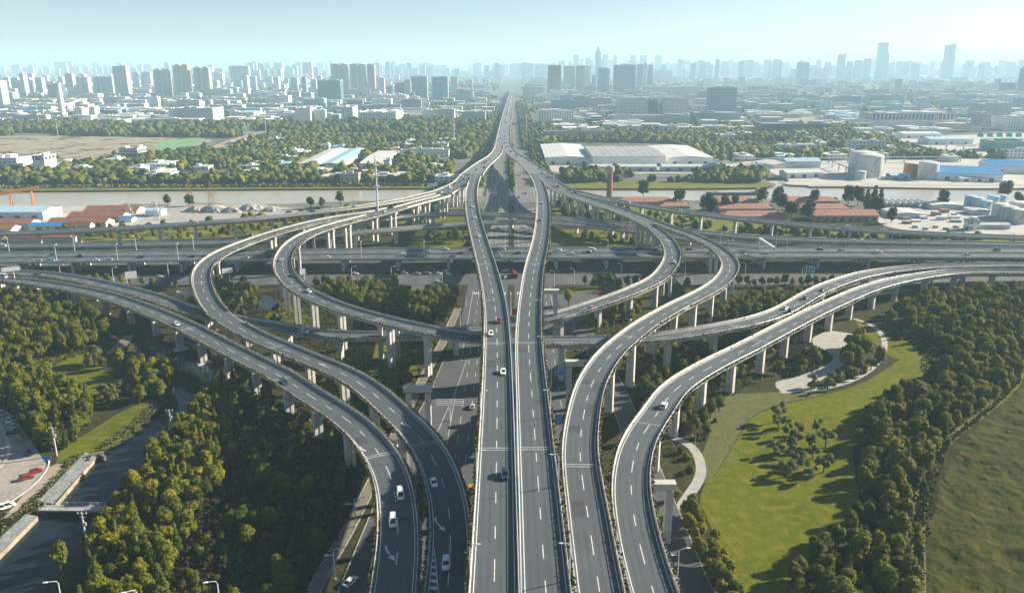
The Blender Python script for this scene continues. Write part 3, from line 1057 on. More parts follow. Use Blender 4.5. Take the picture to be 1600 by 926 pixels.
area('plaza', [(1294, 516), (1334, 522), (1346, 530), (1322, 540), (1312, 552), (1322, 566), (1300, 582), (1262, 606), (1222, 611), (1212, 597), (1240, 590), (1278, 576), (1302, 560), (1290, 548), (1272, 540), (1270, 528)], .07, 'paving')
area('lawn', [(1118, 742), (1150, 690), (1176, 652), (1218, 634), (1290, 616), (1352, 596), (1400, 566), (1432, 548), (1462, 552), (1440, 588), (1386, 612), (1348, 648), (1334, 690), (1336, 740), (1340, 786), (1312, 830), (1270, 866), (1236, 905), (1220, 960), (1166, 960), (1136, 880), (1106, 812), (1094, 782), (1102, 756)], .05, 'lawn', foot=False)
area('lawn', [(1336, 500), (1380, 520), (1430, 540), (1420, 560), (1390, 556), (1350, 520)], .045, 'lawn', foot=False)
area('lawn', [(50, 566), (92, 548), (140, 560), (176, 590), (206, 606), (196, 622), (160, 620), (110, 604), (70, 592)], .05, 'lawn', foot=False)
area('lawn', [(96, 700), (150, 668), (196, 640), (240, 624), (216, 664), (168, 700), (140, 706), (100, 742), (86, 730)], .045, 'lawn', foot=False)
area('lawn', [(436, 470), (470, 480), (492, 515), (440, 512), (412, 500)], .05, 'lawn', foot=False)
area('lawn', [(525, 542), (610, 540), (650, 560), (640, 600), (570, 606), (530, 580)], .045, 'lawn', foot=False)
area('lawn', [(880, 452), (960, 446), (1010, 450), (960, 500), (906, 520), (884, 500)], .045, 'lawn', foot=False)
area('lawn', [(640, 380), (700, 356), (732, 352), (742, 372), (700, 388)], .045, 'lawn', foot=False)
area('lawn', [(862, 358), (960, 360), (1010, 372), (1000, 386), (866, 382)], .045, 'lawn', foot=False)
area('lawn', [(690, 345), (726, 345), (724, 336), (700, 334)], .05, 'lawn', foot=False)
area('grass_verge', [(-60, 352), (330, 352), (700, 330), (720, 346), (560, 352), (330, 372), (-60, 378)], .03, 'lawn_far', foot=False)
area('grass_verge', [(872, 316), (1000, 326), (1300, 362), (1700, 372), (1700, 380), (1300, 374), (1000, 352), (876, 338)], .03, 'lawn_far', foot=False)
MEADOW = [(1446, 990), (1446, 800), (1458, 744), (1490, 690), (1560, 634), (1596, 598), (1604, 556), (1760, 556), (1760, 990)]
mp = Gp(MEADOW)
mx, my = np.array(mp).T
gx_, gy_ = np.arange(mx.min(), mx.max(), 1.1), np.arange(my.min(), my.max(), 1.1)
X, Y = np.meshgrid(gx_, gy_)
rm = np.random.default_rng(77)
fx, fy = np.meshgrid(np.fft.fftfreq(X.shape[1]), np.fft.fftfreq(X.shape[0]))


def soft(sig, ex=1.0):
    q = np.fft.ifft2(np.fft.fft2(rm.normal(size=X.shape)) * np.exp(-2 * (math.pi * sig) ** 2 * ((fx * ex) ** 2 + fy ** 2))).real
    return q / q.std()


TUS = soft(7, 1.8) * .5 + soft(2.2, 1.5) * .5
hgt = .4 + .13 * soft(1.0) + .3 * np.maximum(soft(1.8, 1.4) + .5 * TUS, -.6) + .06 * soft(9) + rm.normal(0, .05, X.shape)
ok = inside(mp, X, Y)
hgt *= np.clip(edge_dist(mp, X, Y) / 3, 0.12, 1)
idx = np.arange(X.size).reshape(X.shape)
cell = ok[:-1, :-1] & ok[:-1, 1:] & ok[1:, 1:] & ok[1:, :-1]
Fq = np.stack([idx[:-1, :-1], idx[:-1, 1:], idx[1:, 1:], idx[1:, :-1]], -1)[cell]
used, inv = np.unique(Fq.ravel(), return_inverse=True)
tag(np_obj('meadow', np.stack([X.ravel(), Y.ravel(), hgt.ravel()], 1)[used], inv.reshape(-1, 4), 'meadow'), kind='structure')
area('planting_bed', [(1094, 716), (1110, 670), (1098, 640), (1140, 617), (1216, 612), (1290, 606), (1282, 617), (1216, 632), (1174, 652), (1146, 694), (1116, 742), (1100, 754)], .04, 'groundcover', foot=False)
area('grass_verge', [(1424, 960), (1426, 800), (1440, 744), (1474, 688), (1546, 630), (1580, 596), (1590, 556), (1604, 556), (1596, 598), (1560, 634), (1490, 690), (1458, 744), (1446, 800), (1446, 960)], .035, 'lawn_far', foot=False)
area('reedbed', [(-120, 292), (330, 290), (640, 288), (716, 288), (716, 294), (640, 294), (330, 296), (-120, 299)], .05, 'lawn_far', foot=False)
area('riverside_lawn', [(876, 286), (1000, 283), (1180, 283), (1184, 293), (880, 294)], .05, 'lawn_far', foot=False)

# the lot by the canal with its sweeping kerb, stone banks
area('parking_lot', [(-60, 630), (6, 640), (34, 668), (66, 716), (74, 732), (40, 770), (-10, 800), (-80, 830)], .05, 'lot')
band('lot_kerb', [(-14, 640), (6, 676), (14, 702), (8, 722), (-14, 742)], 1.2, .22, 'parapet', 2)
band('boundary_kerb', [(75, 714), (77, 728), (56, 756), (28, 778), (10, 790), (-20, 812)], .5, .3, 'sign_white', 2)
area('bare_verge', [(76, 730), (96, 722), (100, 732), (60, 770), (20, 806), (4, 812), (30, 780)], .06, 'bare_soil', foot=True)
area('stone_bank', [(134, 706), (150, 713), (84, 786), (58, 784)], .1, 'stone_bank', smooth=False)
area('stone_bank', [(40, 803), (58, 806), (-4, 868), (-20, 862), (4, 836)], .1, 'stone_bank', smooth=False)
area('stone_bank', [(166, 552), (196, 523), (212, 523), (184, 556)], .1, 'path', smooth=False)  # steps take the darker path colour to imitate the shade there
area('pond_water', [(404, 470), (420, 463), (436, 474), (432, 484), (410, 482)], .05, 'canal')
mb = MB()
for pts in ([(150, 713.5), (86, 788)], [(58, 806.5), (-6, 871)]):
    a, b = (G(*p) for p in pts)
    d_ = b - a
    mb.box(((a.x + b.x) / 2, (a.y + b.y) / 2, -.6), (d_.length, .35, 1.5), math.atan2(d_.y, d_.x))
tag(mb.build('canal_coping', 'coping'), kind='structure')

# bare construction ground, yards
area('bare_ground', [(-120, 214), (90, 212), (170, 214), (300, 216), (330, 222), (250, 236), (180, 240), (120, 250), (60, 242), (-120, 246)], .05, 'site_soil')
area('green_netting', [(236, 232), (262, 220), (318, 217), (300, 228), (262, 238)], .12, 'green_net')
area('bare_track', [(330, 230), (360, 218), (408, 206), (420, 210), (380, 224), (345, 236)], .06, 'bare_soil')
area('rubble_ground', [(268, 318), (330, 319), (420, 321), (470, 330), (400, 342), (300, 348), (240, 344)], .06, 'rubble')
area('yard', [(-120, 327), (250, 322), (262, 340), (250, 352), (-120, 366)], .05, 'yard')
area('yard', [(1376, 316), (1640, 316), (1700, 366), (1520, 366), (1380, 352)], .05, 'yard')
area('yard', [(1190, 262), (1260, 252), (1700, 250), (1700, 290), (1270, 290), (1230, 280)], .05, 'yard')
area('yard', [(846, 258), (1110, 258), (1180, 250), (1180, 268), (1040, 271), (880, 270)], .05, 'yard')
area('yard', [(1380, 215), (1700, 208), (1700, 244), (1540, 244), (1440, 236)], .05, 'yard')
area('bare_ground', [(1186, 182), (1240, 180), (1300, 188), (1240, 193), (1190, 192)], .05, 'bare_soil')
area('quay_edge', [(1262, 291.5), (1700, 291), (1700, 288), (1268, 288)], .1, 'paving', smooth=False, foot=False)
# dark service roads beside the far highway
area('service_road', [(774, 196), (765, 232), (776, 232), (780, 196)], .2, 'asphalt_ground', smooth=False)
# ------------------------------------------------------------------ buildings
WARM, PALE, GREY, BRN, TEAL, WHITE, DARK = (.66, .58, .48), (.62, .63, .62), (.44, .48, .5), (.42, .34, .28), (.2, .36, .42), (.8, .79, .76), (.15, .22, .26)  # wall colours lightened to imitate haze over the distant blocks


def foot(x0, x1, y0, y1, pad=2):
    FOOT.append([(x0 - pad, y0 - pad), (x1 + pad, y0 - pad), (x1 + pad, y1 + pad), (x0 - pad, y1 + pad)])


def bld(x0, x1, yb, yt, dep, style, col, label, cat='building', cap=None, roof='roof_grey', group=None, fins=0, split=0):
    """Block whose front base runs from photo (x0, yb) to (x1, yb) and whose front top is at yt; dep metres deep."""
    # the photo shows the front and one side: take the side's share off the front
    s = abs((x0 + x1) / 2 - 800) * dep / (G(800, yb).y + dep)
    s = min(s, (x1 - x0) * .5)
    if x1 < 800:
        x1 -= s
    elif x0 > 800:
        x0 += s
    a, b = G(x0, yb), G(x1, yb)
    h = ztop(a.y, yt)
    wd = b.x - a.x
    r = empty('tower_block' if h > 40 else 'city_building', ((a.x + b.x) / 2, a.y + dep / 2, 0), 0, label, cat, group)
    m = MB()
    if split > 1:                      # staggered wings
        sw = wd / split
        for k in range(split):
            m.box((-wd / 2 + sw * (k + .5), (k % 2) * 2.0 - 1, h / 2), (sw * .86, dep, h - (k % 2) * 3))
        m.box((0, 1.5, h * .48), (wd * .97, dep * .7, h * .96))
    else:
        m.box((0, 0, h / 2), (wd, dep, h))
    for k in range(fins):
        m.box((-wd / 2 + wd * (k + .5) / fins, -dep / 2 - .4, h / 2), (.9, .9, h * .98))
    m.build('wall', style, r, color=col)
    t = MB()
    t.box((0, 0, h + .02), (wd + .5, dep + .5, .5))
    for sx, sy, lx, ly in ((0, -1, wd, .35), (0, 1, wd, .35), (-1, 0, .35, dep), (1, 0, .35, dep)):
        t.box((sx * wd / 2, sy * dep / 2, h + .9), (lx + .5, ly + .1, 1.4))
    t.build('roof', roof, r)
    c = MB()
    rnd = random.Random(int(x0 * 7 + yb))
    if cap == 'dome':
        for k in (-.24, .24):
            c = MB()
            c.box((wd * k, 0, h + 2), (wd * .36, dep * .8, 4))
            c.dome(wd * k, 0, h + 4, wd * .17, 4)
            if k < 0:
                c.build('roof_cap', 'wall_plain', r, color=tuple(x * .9 for x in col))
    elif cap == 'spire':
        c.box((0, 0, h + h * .03), (wd * .7, dep * .7, h * .06))
        c.loft([[(sx * wd * .34 * q, sy * dep * .34 * q, z) for sx, sy in ((-1, -1), (1, -1), (1, 1), (-1, 1))] for q, z in ((1, h * 1.06), (.55, h * 1.14), (.06, h * 1.25))])
    elif cap == 'slant':
        c.loft([[(-wd / 2, -dep / 2, h + .5), (wd / 2, -dep / 2, h + .5), (wd / 2, dep / 2, h + .5), (-wd / 2, dep / 2, h + .5)],
                [(-wd / 2, -dep / 2, h + 3), (wd / 2, -dep / 2, h + 14), (wd / 2, dep / 2, h + 14), (-wd / 2, dep / 2, h + 3)]])
    else:
        for k in range(2 if wd < 40 else 4):
            s = rnd.uniform(.1, .24)
            c.box((rnd.uniform(-.36, .36) * wd, rnd.uniform(-.2, .2) * dep, h + 1.8), (max(wd * s, 3), dep * .35, 3.4))
    c.build('roof_cap', 'wall_plain', r, color=tuple(x * .9 for x in col))
    foot(a.x, b.x, a.y, a.y + dep)
    return r


def shed(x0, x1, yb, eave, ridge, dep, roof, wall, label, rz=0, along='x', hip=0, cat='shed', doors=0, skylights=0):
    """Long gabled shed; front base from photo (x0, yb) to (x1, yb)."""
    a, b = G(x0, yb), G(x1, yb)
    wd = b.x - a.x
    r = empty('shed', ((a.x + b.x) / 2, a.y + dep / 2, 0), rz, label, cat)
    w, t = MB(), MB()
    hx, hy = wd / 2, dep / 2
    w.box((0, 0, eave / 2 - .5), (wd, dep, eave + 1))
    o = .6
    if along == 'x':
        e = hip * hy
        V = [(-hx - o, -hy - o, eave - .15), (hx + o, -hy - o, eave - .15), (hx + o, hy + o, eave - .15), (-hx - o, hy + o, eave - .15), (-hx - o + e, 0, ridge), (hx + o - e, 0, ridge)]
        w.add([(-hx, -hy, eave), (-hx, hy, eave), (-hx, 0, ridge - .4)], [(0, 1, 2)])
        w.add([(hx, -hy, eave), (hx, hy, eave), (hx, 0, ridge - .4)], [(2, 1, 0)])
        fs = [(0, 1, 5, 4), (2, 3, 4, 5)] + ([(1, 2, 5), (3, 0, 4)] if hip else [])
    else:
        V = [(-hx - o, -hy - o, eave - .15), (-hx - o, hy + o, eave - .15), (hx + o, hy + o, eave - .15), (hx + o, -hy - o, eave - .15), (0, -hy - o, ridge), (0, hy + o, ridge)]
        w.add([(-hx, -hy, eave), (hx, -hy, eave), (0, -hy, ridge - .4)], [(0, 1, 2)])
        w.add([(-hx, hy, eave), (hx, hy, eave), (0, hy, ridge - .4)], [(2, 1, 0)])
        fs = [(0, 4, 5, 1), (2, 5, 4, 3)]
    V2 = V + [(p[0], p[1], p[2] + .25) for p in V]
    n = len(V)
    F2 = [tuple(q[::-1]) for q in fs] + [tuple(i + n for i in q) for q in fs]
    bd = [0, 1, 2, 3]
    F2 += [(bd[i], bd[(i + 1) % 4], bd[(i + 1) % 4] + n, bd[i] + n) for i in range(4)]
    t.add(V2, F2)
    for k in range(skylights):
        x = -hx + wd * (k + .5) / skylights
        t.box((x, -hy * .45, eave + (ridge - eave) * .57 + .3), (1.4, dep * .2, .25))
    w.build('wall', 'wall_plain', r, color=wall)
    t.build('roof', roof, r)
    for k in range(doors):
        dm = MB()
        dm.box((-hx + wd * (k + .5) / doors, -hy - .08, min(4, eave * .7) / 2), (min(4.5, wd / doors * .4), .16, min(4, eave * .7)))
        dm.build('door', 'roof_dark', r)
    foot(a.x, b.x, a.y, a.y + dep)
    return r


def tank(px, py, r_m, h, mat, label, group=None, roofmat='tank'):
    p = G(px, py)
    r = empty('storage_tank', (p.x, p.y + r_m, 0), 0, label, 'tank', group)
    m = MB()
    m.cyl(0, 0, -.3, h, r_m, n=28)
    for z in (h * .33, h * .66, h):
        m.cyl(0, 0, z - .12, z + .12, r_m + .12, n=28)
    m.build('shell', mat, r)
    m = MB()
    m.dome(0, 0, h + .13, r_m * .99, r_m * .18, 28)
    m.build('roof', roofmat, r)
    m = MB()
    for k in range(10):
        a = -2.4 + k * .12
        m.box(((r_m + .5) * math.cos(a), (r_m + .5) * math.sin(a), h * (k + .5) / 10), (1.2, .8, h / 10), a)
    m.tube([((r_m + .4) * math.cos(-.7), (r_m + .4) * math.sin(-.7), 0), ((r_m + .4) * math.cos(-.7), (r_m + .4) * math.sin(-.7), h + 1)], .14)
    m.build('stair', 'metal', r)
    foot(p.x - r_m, p.x + r_m, p.y, p.y + 2 * r_m)


T = 'tower'
for a in [
    (-14, 17, 167, 127, 34, 'f_band', WHITE, 'banded white and dark office tower at the edge of the city', T),
    (20, 37, 148, 122, 28, 'f_apt', GREY, 'grey apartment slab next to the banded office tower', T), (39, 56, 148, 122, 28, 'f_apt', GREY, 'middle of three grey slabs near the banded office tower', T),
    (58, 74, 148, 122, 28, 'f_apt', GREY, 'last of three grey slabs near the banded office tower', T), (76, 104, 152, 132, 40, 'f_glass', DARK, 'dark glazed office block above the conveyor bridge', 'office'),
    (106, 146, 148, 121, 30, 'f_apt', GREY, 'long grey apartment slab behind the tall chimney', T, None, 'roof_grey', None, 0, 4), (148, 184, 149, 121, 30, 'f_apt', GREY, 'long grey slab beside the brown tower', T, None, 'roof_grey', None, 0, 4),
    (181, 208, 150, 104, 36, 'f_apt', BRN, 'tall brown tower with one sunlit end wall', T), (209, 221, 136, 113, 26, 'f_apt', GREY, 'narrow grey block just behind the tall brown tower', T), (223, 240, 136, 113, 26, 'f_apt', GREY, 'grey block between brown tower and domed towers', T),
    (243, 272, 150, 110, 34, 'f_apt', BRN, 'first of three domed brown residential towers', T, 'dome', 'roof_grey', None, 0, 3), (274, 303, 150, 103, 34, 'f_apt', BRN, 'middle and tallest of the domed brown residential towers', T, 'dome', 'roof_grey', None, 0, 3),
    (305, 335, 150, 107, 34, 'f_apt', BRN, 'last of three domed brown residential towers', T, 'dome', 'roof_grey', None, 0, 3), (336, 350, 134, 114, 24, 'f_apt', PALE, 'slim pale block beside the domed towers', T),
    (361, 394, 136, 104, 34, 'f_apt', GREY, 'tall grey slab with pale end beyond the domed towers', T, None, 'roof_grey', None, 0, 4), (396, 408, 128, 110, 22, 'f_apt', PALE, 'small pale tower, first of four in a short row', T),
    (414, 421, 128, 110, 20, 'f_apt', WARM, 'small pale tower, second of four in a short row', T), (424, 431, 128, 110, 20, 'f_apt', WARM, 'small pale tower, third of four in a short row', T), (434, 441, 128, 109, 20, 'f_apt', WARM, 'small pale tower, last of four in a short row', T),
    (446, 456, 122, 106, 24, 'f_grid', WHITE, 'white framed block behind the stadium arches', T), (457, 472, 122, 101, 30, 'f_apt', GREY, 'grey tower behind the stadium arches', T), (474, 490, 126, 98, 30, 'f_apt', PALE, 'pale tower between stadium and dark office cube', T),
    (498, 538, 159, 126, 50, 'f_glass', TEAL, 'dark teal office cube with a framed opening', 'office'), (519, 547, 148, 101, 30, 'f_apt', GREY, 'first wing of the big grey apartment cluster', T, None, 'roof_dark', None, 0, 3),
    (548, 574, 148, 101, 30, 'f_apt', GREY, 'middle wing of the big grey apartment cluster', T, None, 'roof_dark', None, 0, 3), (575, 589, 148, 101, 34, 'f_apt', BRN, 'end wing of the big grey apartment cluster', T, None, 'roof_dark', None, 0, 2),
    (597, 616, 148, 135, 40, 'f_glass', TEAL, 'low dark glass block beside the big cluster', 'office'), (617, 641, 150, 130, 40, 'f_glass', TEAL, 'taller glass block left of the paired teal towers'.replace('left of', 'before'), 'office'),
    (643, 670, 155, 120, 36, 'f_apt', TEAL, 'finished tower of the teal pair with white end wall', T, None, 'roof_white', None, 0, 4), (675, 702, 158, 121, 36, 'f_apt', TEAL, 'netted unfinished tower of the teal pair', T, None, 'roof_grey', None, 0, 4),
    (712, 741, 160, 141, 34, 'f_grid', GREY, 'unfinished concrete block under yellow cranes', 'building'), (855, 876, 153, 103, 40, 'f_office', BRN, 'dark brown square tower nearest the avenue', T), (880, 898, 138, 104, 40, 'f_office', GREY, 'grey tower behind the brown square tower', T),
    (899, 914, 141, 103, 44, 'f_office', BRN, 'second brown tower next to the square one', T), (914, 922, 139, 104, 40, 'f_apt', PALE, 'slim pale tower touching the second brown tower', T), (924, 931, 139, 118, 30, 'f_apt', TEAL, 'short teal tower below the pencil skyscraper', T),
    (932, 952, 144, 107, 40, 'f_apt', TEAL, 'ribbed teal tower in front of the pencil skyscraper', T, None, 'roof_grey', None, 0, 4), (957, 992, 148, 102, 50, 'f_office', TEAL, 'wide flat teal slab in the middle of the city', T), (993, 1004, 138, 101, 40, 'f_glass', TEAL, 'narrow teal tower before the white strip', T),
    (1010, 1019, 138, 102, 40, 'f_glass', TEAL, 'narrow teal tower beyond the white strip', T), (1004.5, 1009.5, 138, 99, 36, 'f_band', WHITE, 'bright white strip tower between two teal ones', T), (1020, 1050, 128, 110, 40, 'f_apt', PALE, 'hazy pale slab beside the narrow teal towers', T),
    (1003, 1100, 153, 137, 60, 'f_low', PALE, 'long grey block above the honeycomb building', 'building'), (963, 1007, 182, 154, 50, 'f_grid', PALE, 'honeycomb office wing nearer the avenue', 'office'), (1028, 1074, 182, 154, 50, 'f_grid', PALE, 'honeycomb office wing beside the hotel', 'office'),
    (1008, 1027, 182, 156, 40, 'f_glass', (.12, .2, .3), 'blue glass link between honeycomb wings', 'office'), (950, 1076, 195, 181, 40, 'f_low', GREY, 'low podium under the honeycomb wings', 'building'), (1102, 1149, 180, 138, 46, 'f_grid', TEAL, 'hotel slab with lit end wall and rooftop letters', 'hotel'),
    (1076, 1156, 195, 177, 50, 'f_low', TEAL, 'dark podium under the hotel slab', 'building'), (1180, 1294, 208, 194, 36, 'f_glass', (.05, .2, .22), 'long low teal glass building among the trees', 'building'), (1242, 1262, 132, 98, 50, 'f_office', TEAL, 'lone dark teal tower over the eastern blocks', T),
    (1350, 1387, 166, 141, 30, 'f_grid', PALE, 'white hotel slab, wing nearer the lone tower', 'building'), (1389, 1415, 166, 141, 34, 'f_grid', WHITE, 'white hotel slab, wing with sunlit end', 'building'), (1338, 1490, 200, 178, 60, 'f_col', WHITE, 'long white factory with tall dark bays', 'factory'),
    (1510, 1578, 186, 163, 60, 'f_low', GREY, 'grey office block behind the eastern factory', 'building'), (1518, 1545, 206, 178, 40, 'f_band', PALE, 'end pavilion of the pale eastern factory', 'building'), (1546, 1640, 204, 184, 60, 'f_low', WHITE, 'pale eastern factory hall with blank wall', 'factory'),
    (1586, 1610, 154, 107, 40, 'f_apt', DARK, 'dark pointed tower at the city edge', T, 'spire'), (1557, 1585, 154, 131, 36, 'f_apt', DARK, 'short dark tower beside the pointed one', T, None, 'roof_dark', None, 0, 3), (1365, 1382, 124, 67, 50, 'f_glass', TEAL, 'skyscraper with a stepped shoulder on the skyline', 'skyscraper'),
    (1382, 1385, 124, 83, 44, 'f_glass', TEAL, 'lower shoulder slab of the stepped skyscraper', 'skyscraper'), (1469, 1487, 124, 71, 50, 'f_glass', TEAL, 'slanted top skyscraper on the eastern skyline', 'skyscraper', 'slant'), (928.5, 938, 124, 82, 40, 'f_glass', TEAL, 'pencil skyscraper with a pointed spire', 'skyscraper', 'spire'),
    (895, 904, 118, 86, 40, 'f_apt', PALE, 'hazy square tower before the pencil skyscraper', T), (914, 922, 118, 91, 40, 'f_apt', PALE, 'hazy short tower just before the pencil skyscraper', T), (940, 949, 118, 85, 40, 'f_apt', PALE, 'hazy tower just after the pencil skyscraper', T), (957, 963, 118, 87, 40, 'f_apt', PALE, 'hazy slim tower over the wide teal slab', T),
    (983, 992, 118, 87, 40, 'f_apt', PALE, 'hazy tower over the white strip tower', T), (998, 1010, 118, 87, 40, 'f_apt', PALE, 'hazy broad tower behind the white strip', T), (1022, 1033, 118, 87, 40, 'f_apt', PALE, 'hazy tower last of the central skyline group', T),
    (1305, 1318, 124, 85, 40, 'f_apt', TEAL, 'hazy tall tower with stepped top east of the lone tower'.replace('east of', 'beyond'), T), (1320, 1330, 124, 96, 36, 'f_apt', TEAL, 'hazy residential tower, first of the rising trio', T), (1332, 1344, 124, 95, 36, 'f_apt', TEAL, 'hazy residential tower, middle of the rising trio', T),
    (1346, 1358, 124, 92, 36, 'f_apt', TEAL, 'hazy residential tower, tallest of the rising trio', T), (1407, 1418, 122, 98, 36, 'f_apt', TEAL, 'hazy tower between skyscrapers, broader one', T), (1420, 1431, 122, 97, 36, 'f_apt', TEAL, 'hazy tower between skyscrapers, ribbed one', T),
    (1504, 1519, 122, 95, 36, 'f_apt', PALE, 'hazy tower after the slanted skyscraper', T), (1526, 1544, 122, 97, 36, 'f_apt', PALE, 'hazy broad block after the slanted skyscraper', T), (1567, 1583, 122, 97, 36, 'f_apt', PALE, 'hazy tower above the dark pointed tower', T), (1586, 1602, 122, 94, 36, 'f_apt', PALE, 'hazy block at the end of the skyline', T),
    (86, 118, 116, 97, 40, 'f_apt', PALE, 'group of pale hazy slabs over the dark treeline', T, None, 'roof_grey', None, 0, 5), (217, 238, 114, 101, 30, 'f_apt', PALE, 'hazy ribbed block behind the brown tower', T, None, 'roof_grey', None, 0, 4), (119, 141, 190, 170, 30, 'f_low', WHITE, 'squat white plant building under the conveyor', 'building'),
    (142, 157, 184, 168, 24, 'f_low', WHITE, 'small white annexe beside the squat plant building', 'building'), (127, 134, 168, 157, 14, 'wall_plain', WARM, 'small tower at the top end of the conveyor', 'building'), (275, 352, 192, 170, 70, 'f_low', GREY, 'long grey mill with one pale stair tower', 'factory'),
    (265, 281, 190, 171, 20, 'wall_plain', WHITE, 'blank white silo block at the mill end', 'building'), (417, 457, 165, 150, 40, 'f_grid', WHITE, 'white grid office among the western trees', 'office'), (462, 496, 192, 170, 60, 'wall_plain', PALE, 'windowless pale hall beside the tall silos', 'factory'),
    (534, 560, 190, 168, 60, 'f_low', WHITE, 'bright cubic hall with one sunlit wall', 'factory'), (562, 632, 194, 177, 120, 'f_low', WHITE, 'large white factory with a ridge along its roof', 'factory'), (595, 640, 168, 150, 60, 'f_grid', PALE, 'pale grid block below the teal glass', 'building'),
    (660, 678, 190, 173, 30, 'f_low', WHITE, 'small cube block beside the big factory', 'building'), (680, 712, 190, 172, 40, 'f_grid', PALE, 'pale office with many small windows near the avenue', 'office'), (722, 760, 192, 176, 50, 'f_low', GREY, 'grey hall beside the avenue bridge', 'building'),
    (840, 896, 194, 174, 50, 'f_low', WHITE, 'white terrace block at the avenue corner', 'building'), (912, 944, 195, 186, 30, 'f_glass', (.06, .16, .26), 'low building with one dark blue window band', 'building'), (-30, 60, 271, 249, 40, 'f_low', WHITE, 'white hall with slit windows on the river bank', 'hall'),
    (54, 91, 272, 245, 26, 'f_col', WHITE, 'white portico building with framed dark window', 'hall'), (188, 231, 248, 233, 30, 'f_glass', WHITE, 'white block with one dark glazed front', 'building'), (626, 703, 246, 236, 16, 'f_low', WHITE, 'long white two storey office above the river trees', 'office'),
    (676, 701, 236, 226, 16, 'f_low', WHITE, 'upper rear wing of the long white office', 'office'), (532, 564, 288, 273, 12, 'f_low', BRN, 'old brown boathouse on the river bank', 'house'), (600, 612, 266, 252, 14, 'wall_plain', WHITE, 'blank white gatehouse above the river bank', 'building'),
    (848, 958, 219, 206, 22, 'f_low', (.45, .36, .34), 'long pinkish grey office block among trees', 'office'), (1320, 1384, 238, 222, 24, 'f_low', PALE, 'pale block behind the twin storage tanks', 'office'), (1206, 1284, 238, 229, 20, 'f_low', WHITE, 'low white range among the eastern trees', 'building'),
    (1528, 1620, 236, 222, 40, 'f_low', (.1, .36, .3), 'green clad plant with fans on its roof', 'factory'), (1106, 1133, 270, 258, 20, 'f_band', (.3, .5, .48), 'pale teal two storey office by the inlet', 'office'), (1174, 1202, 272, 260, 16, 'f_low', WHITE, 'small white cottage by the inlet mouth', 'house'),
    (1504, 1529, 360, 347, 9, 'f_low', WHITE, 'small white house at the yard edge', 'house'), (1560, 1640, 248, 236, 18, 'f_low', WHITE, 'white range with square windows behind blue sheds', 'building'),
]:
    bld(*a)

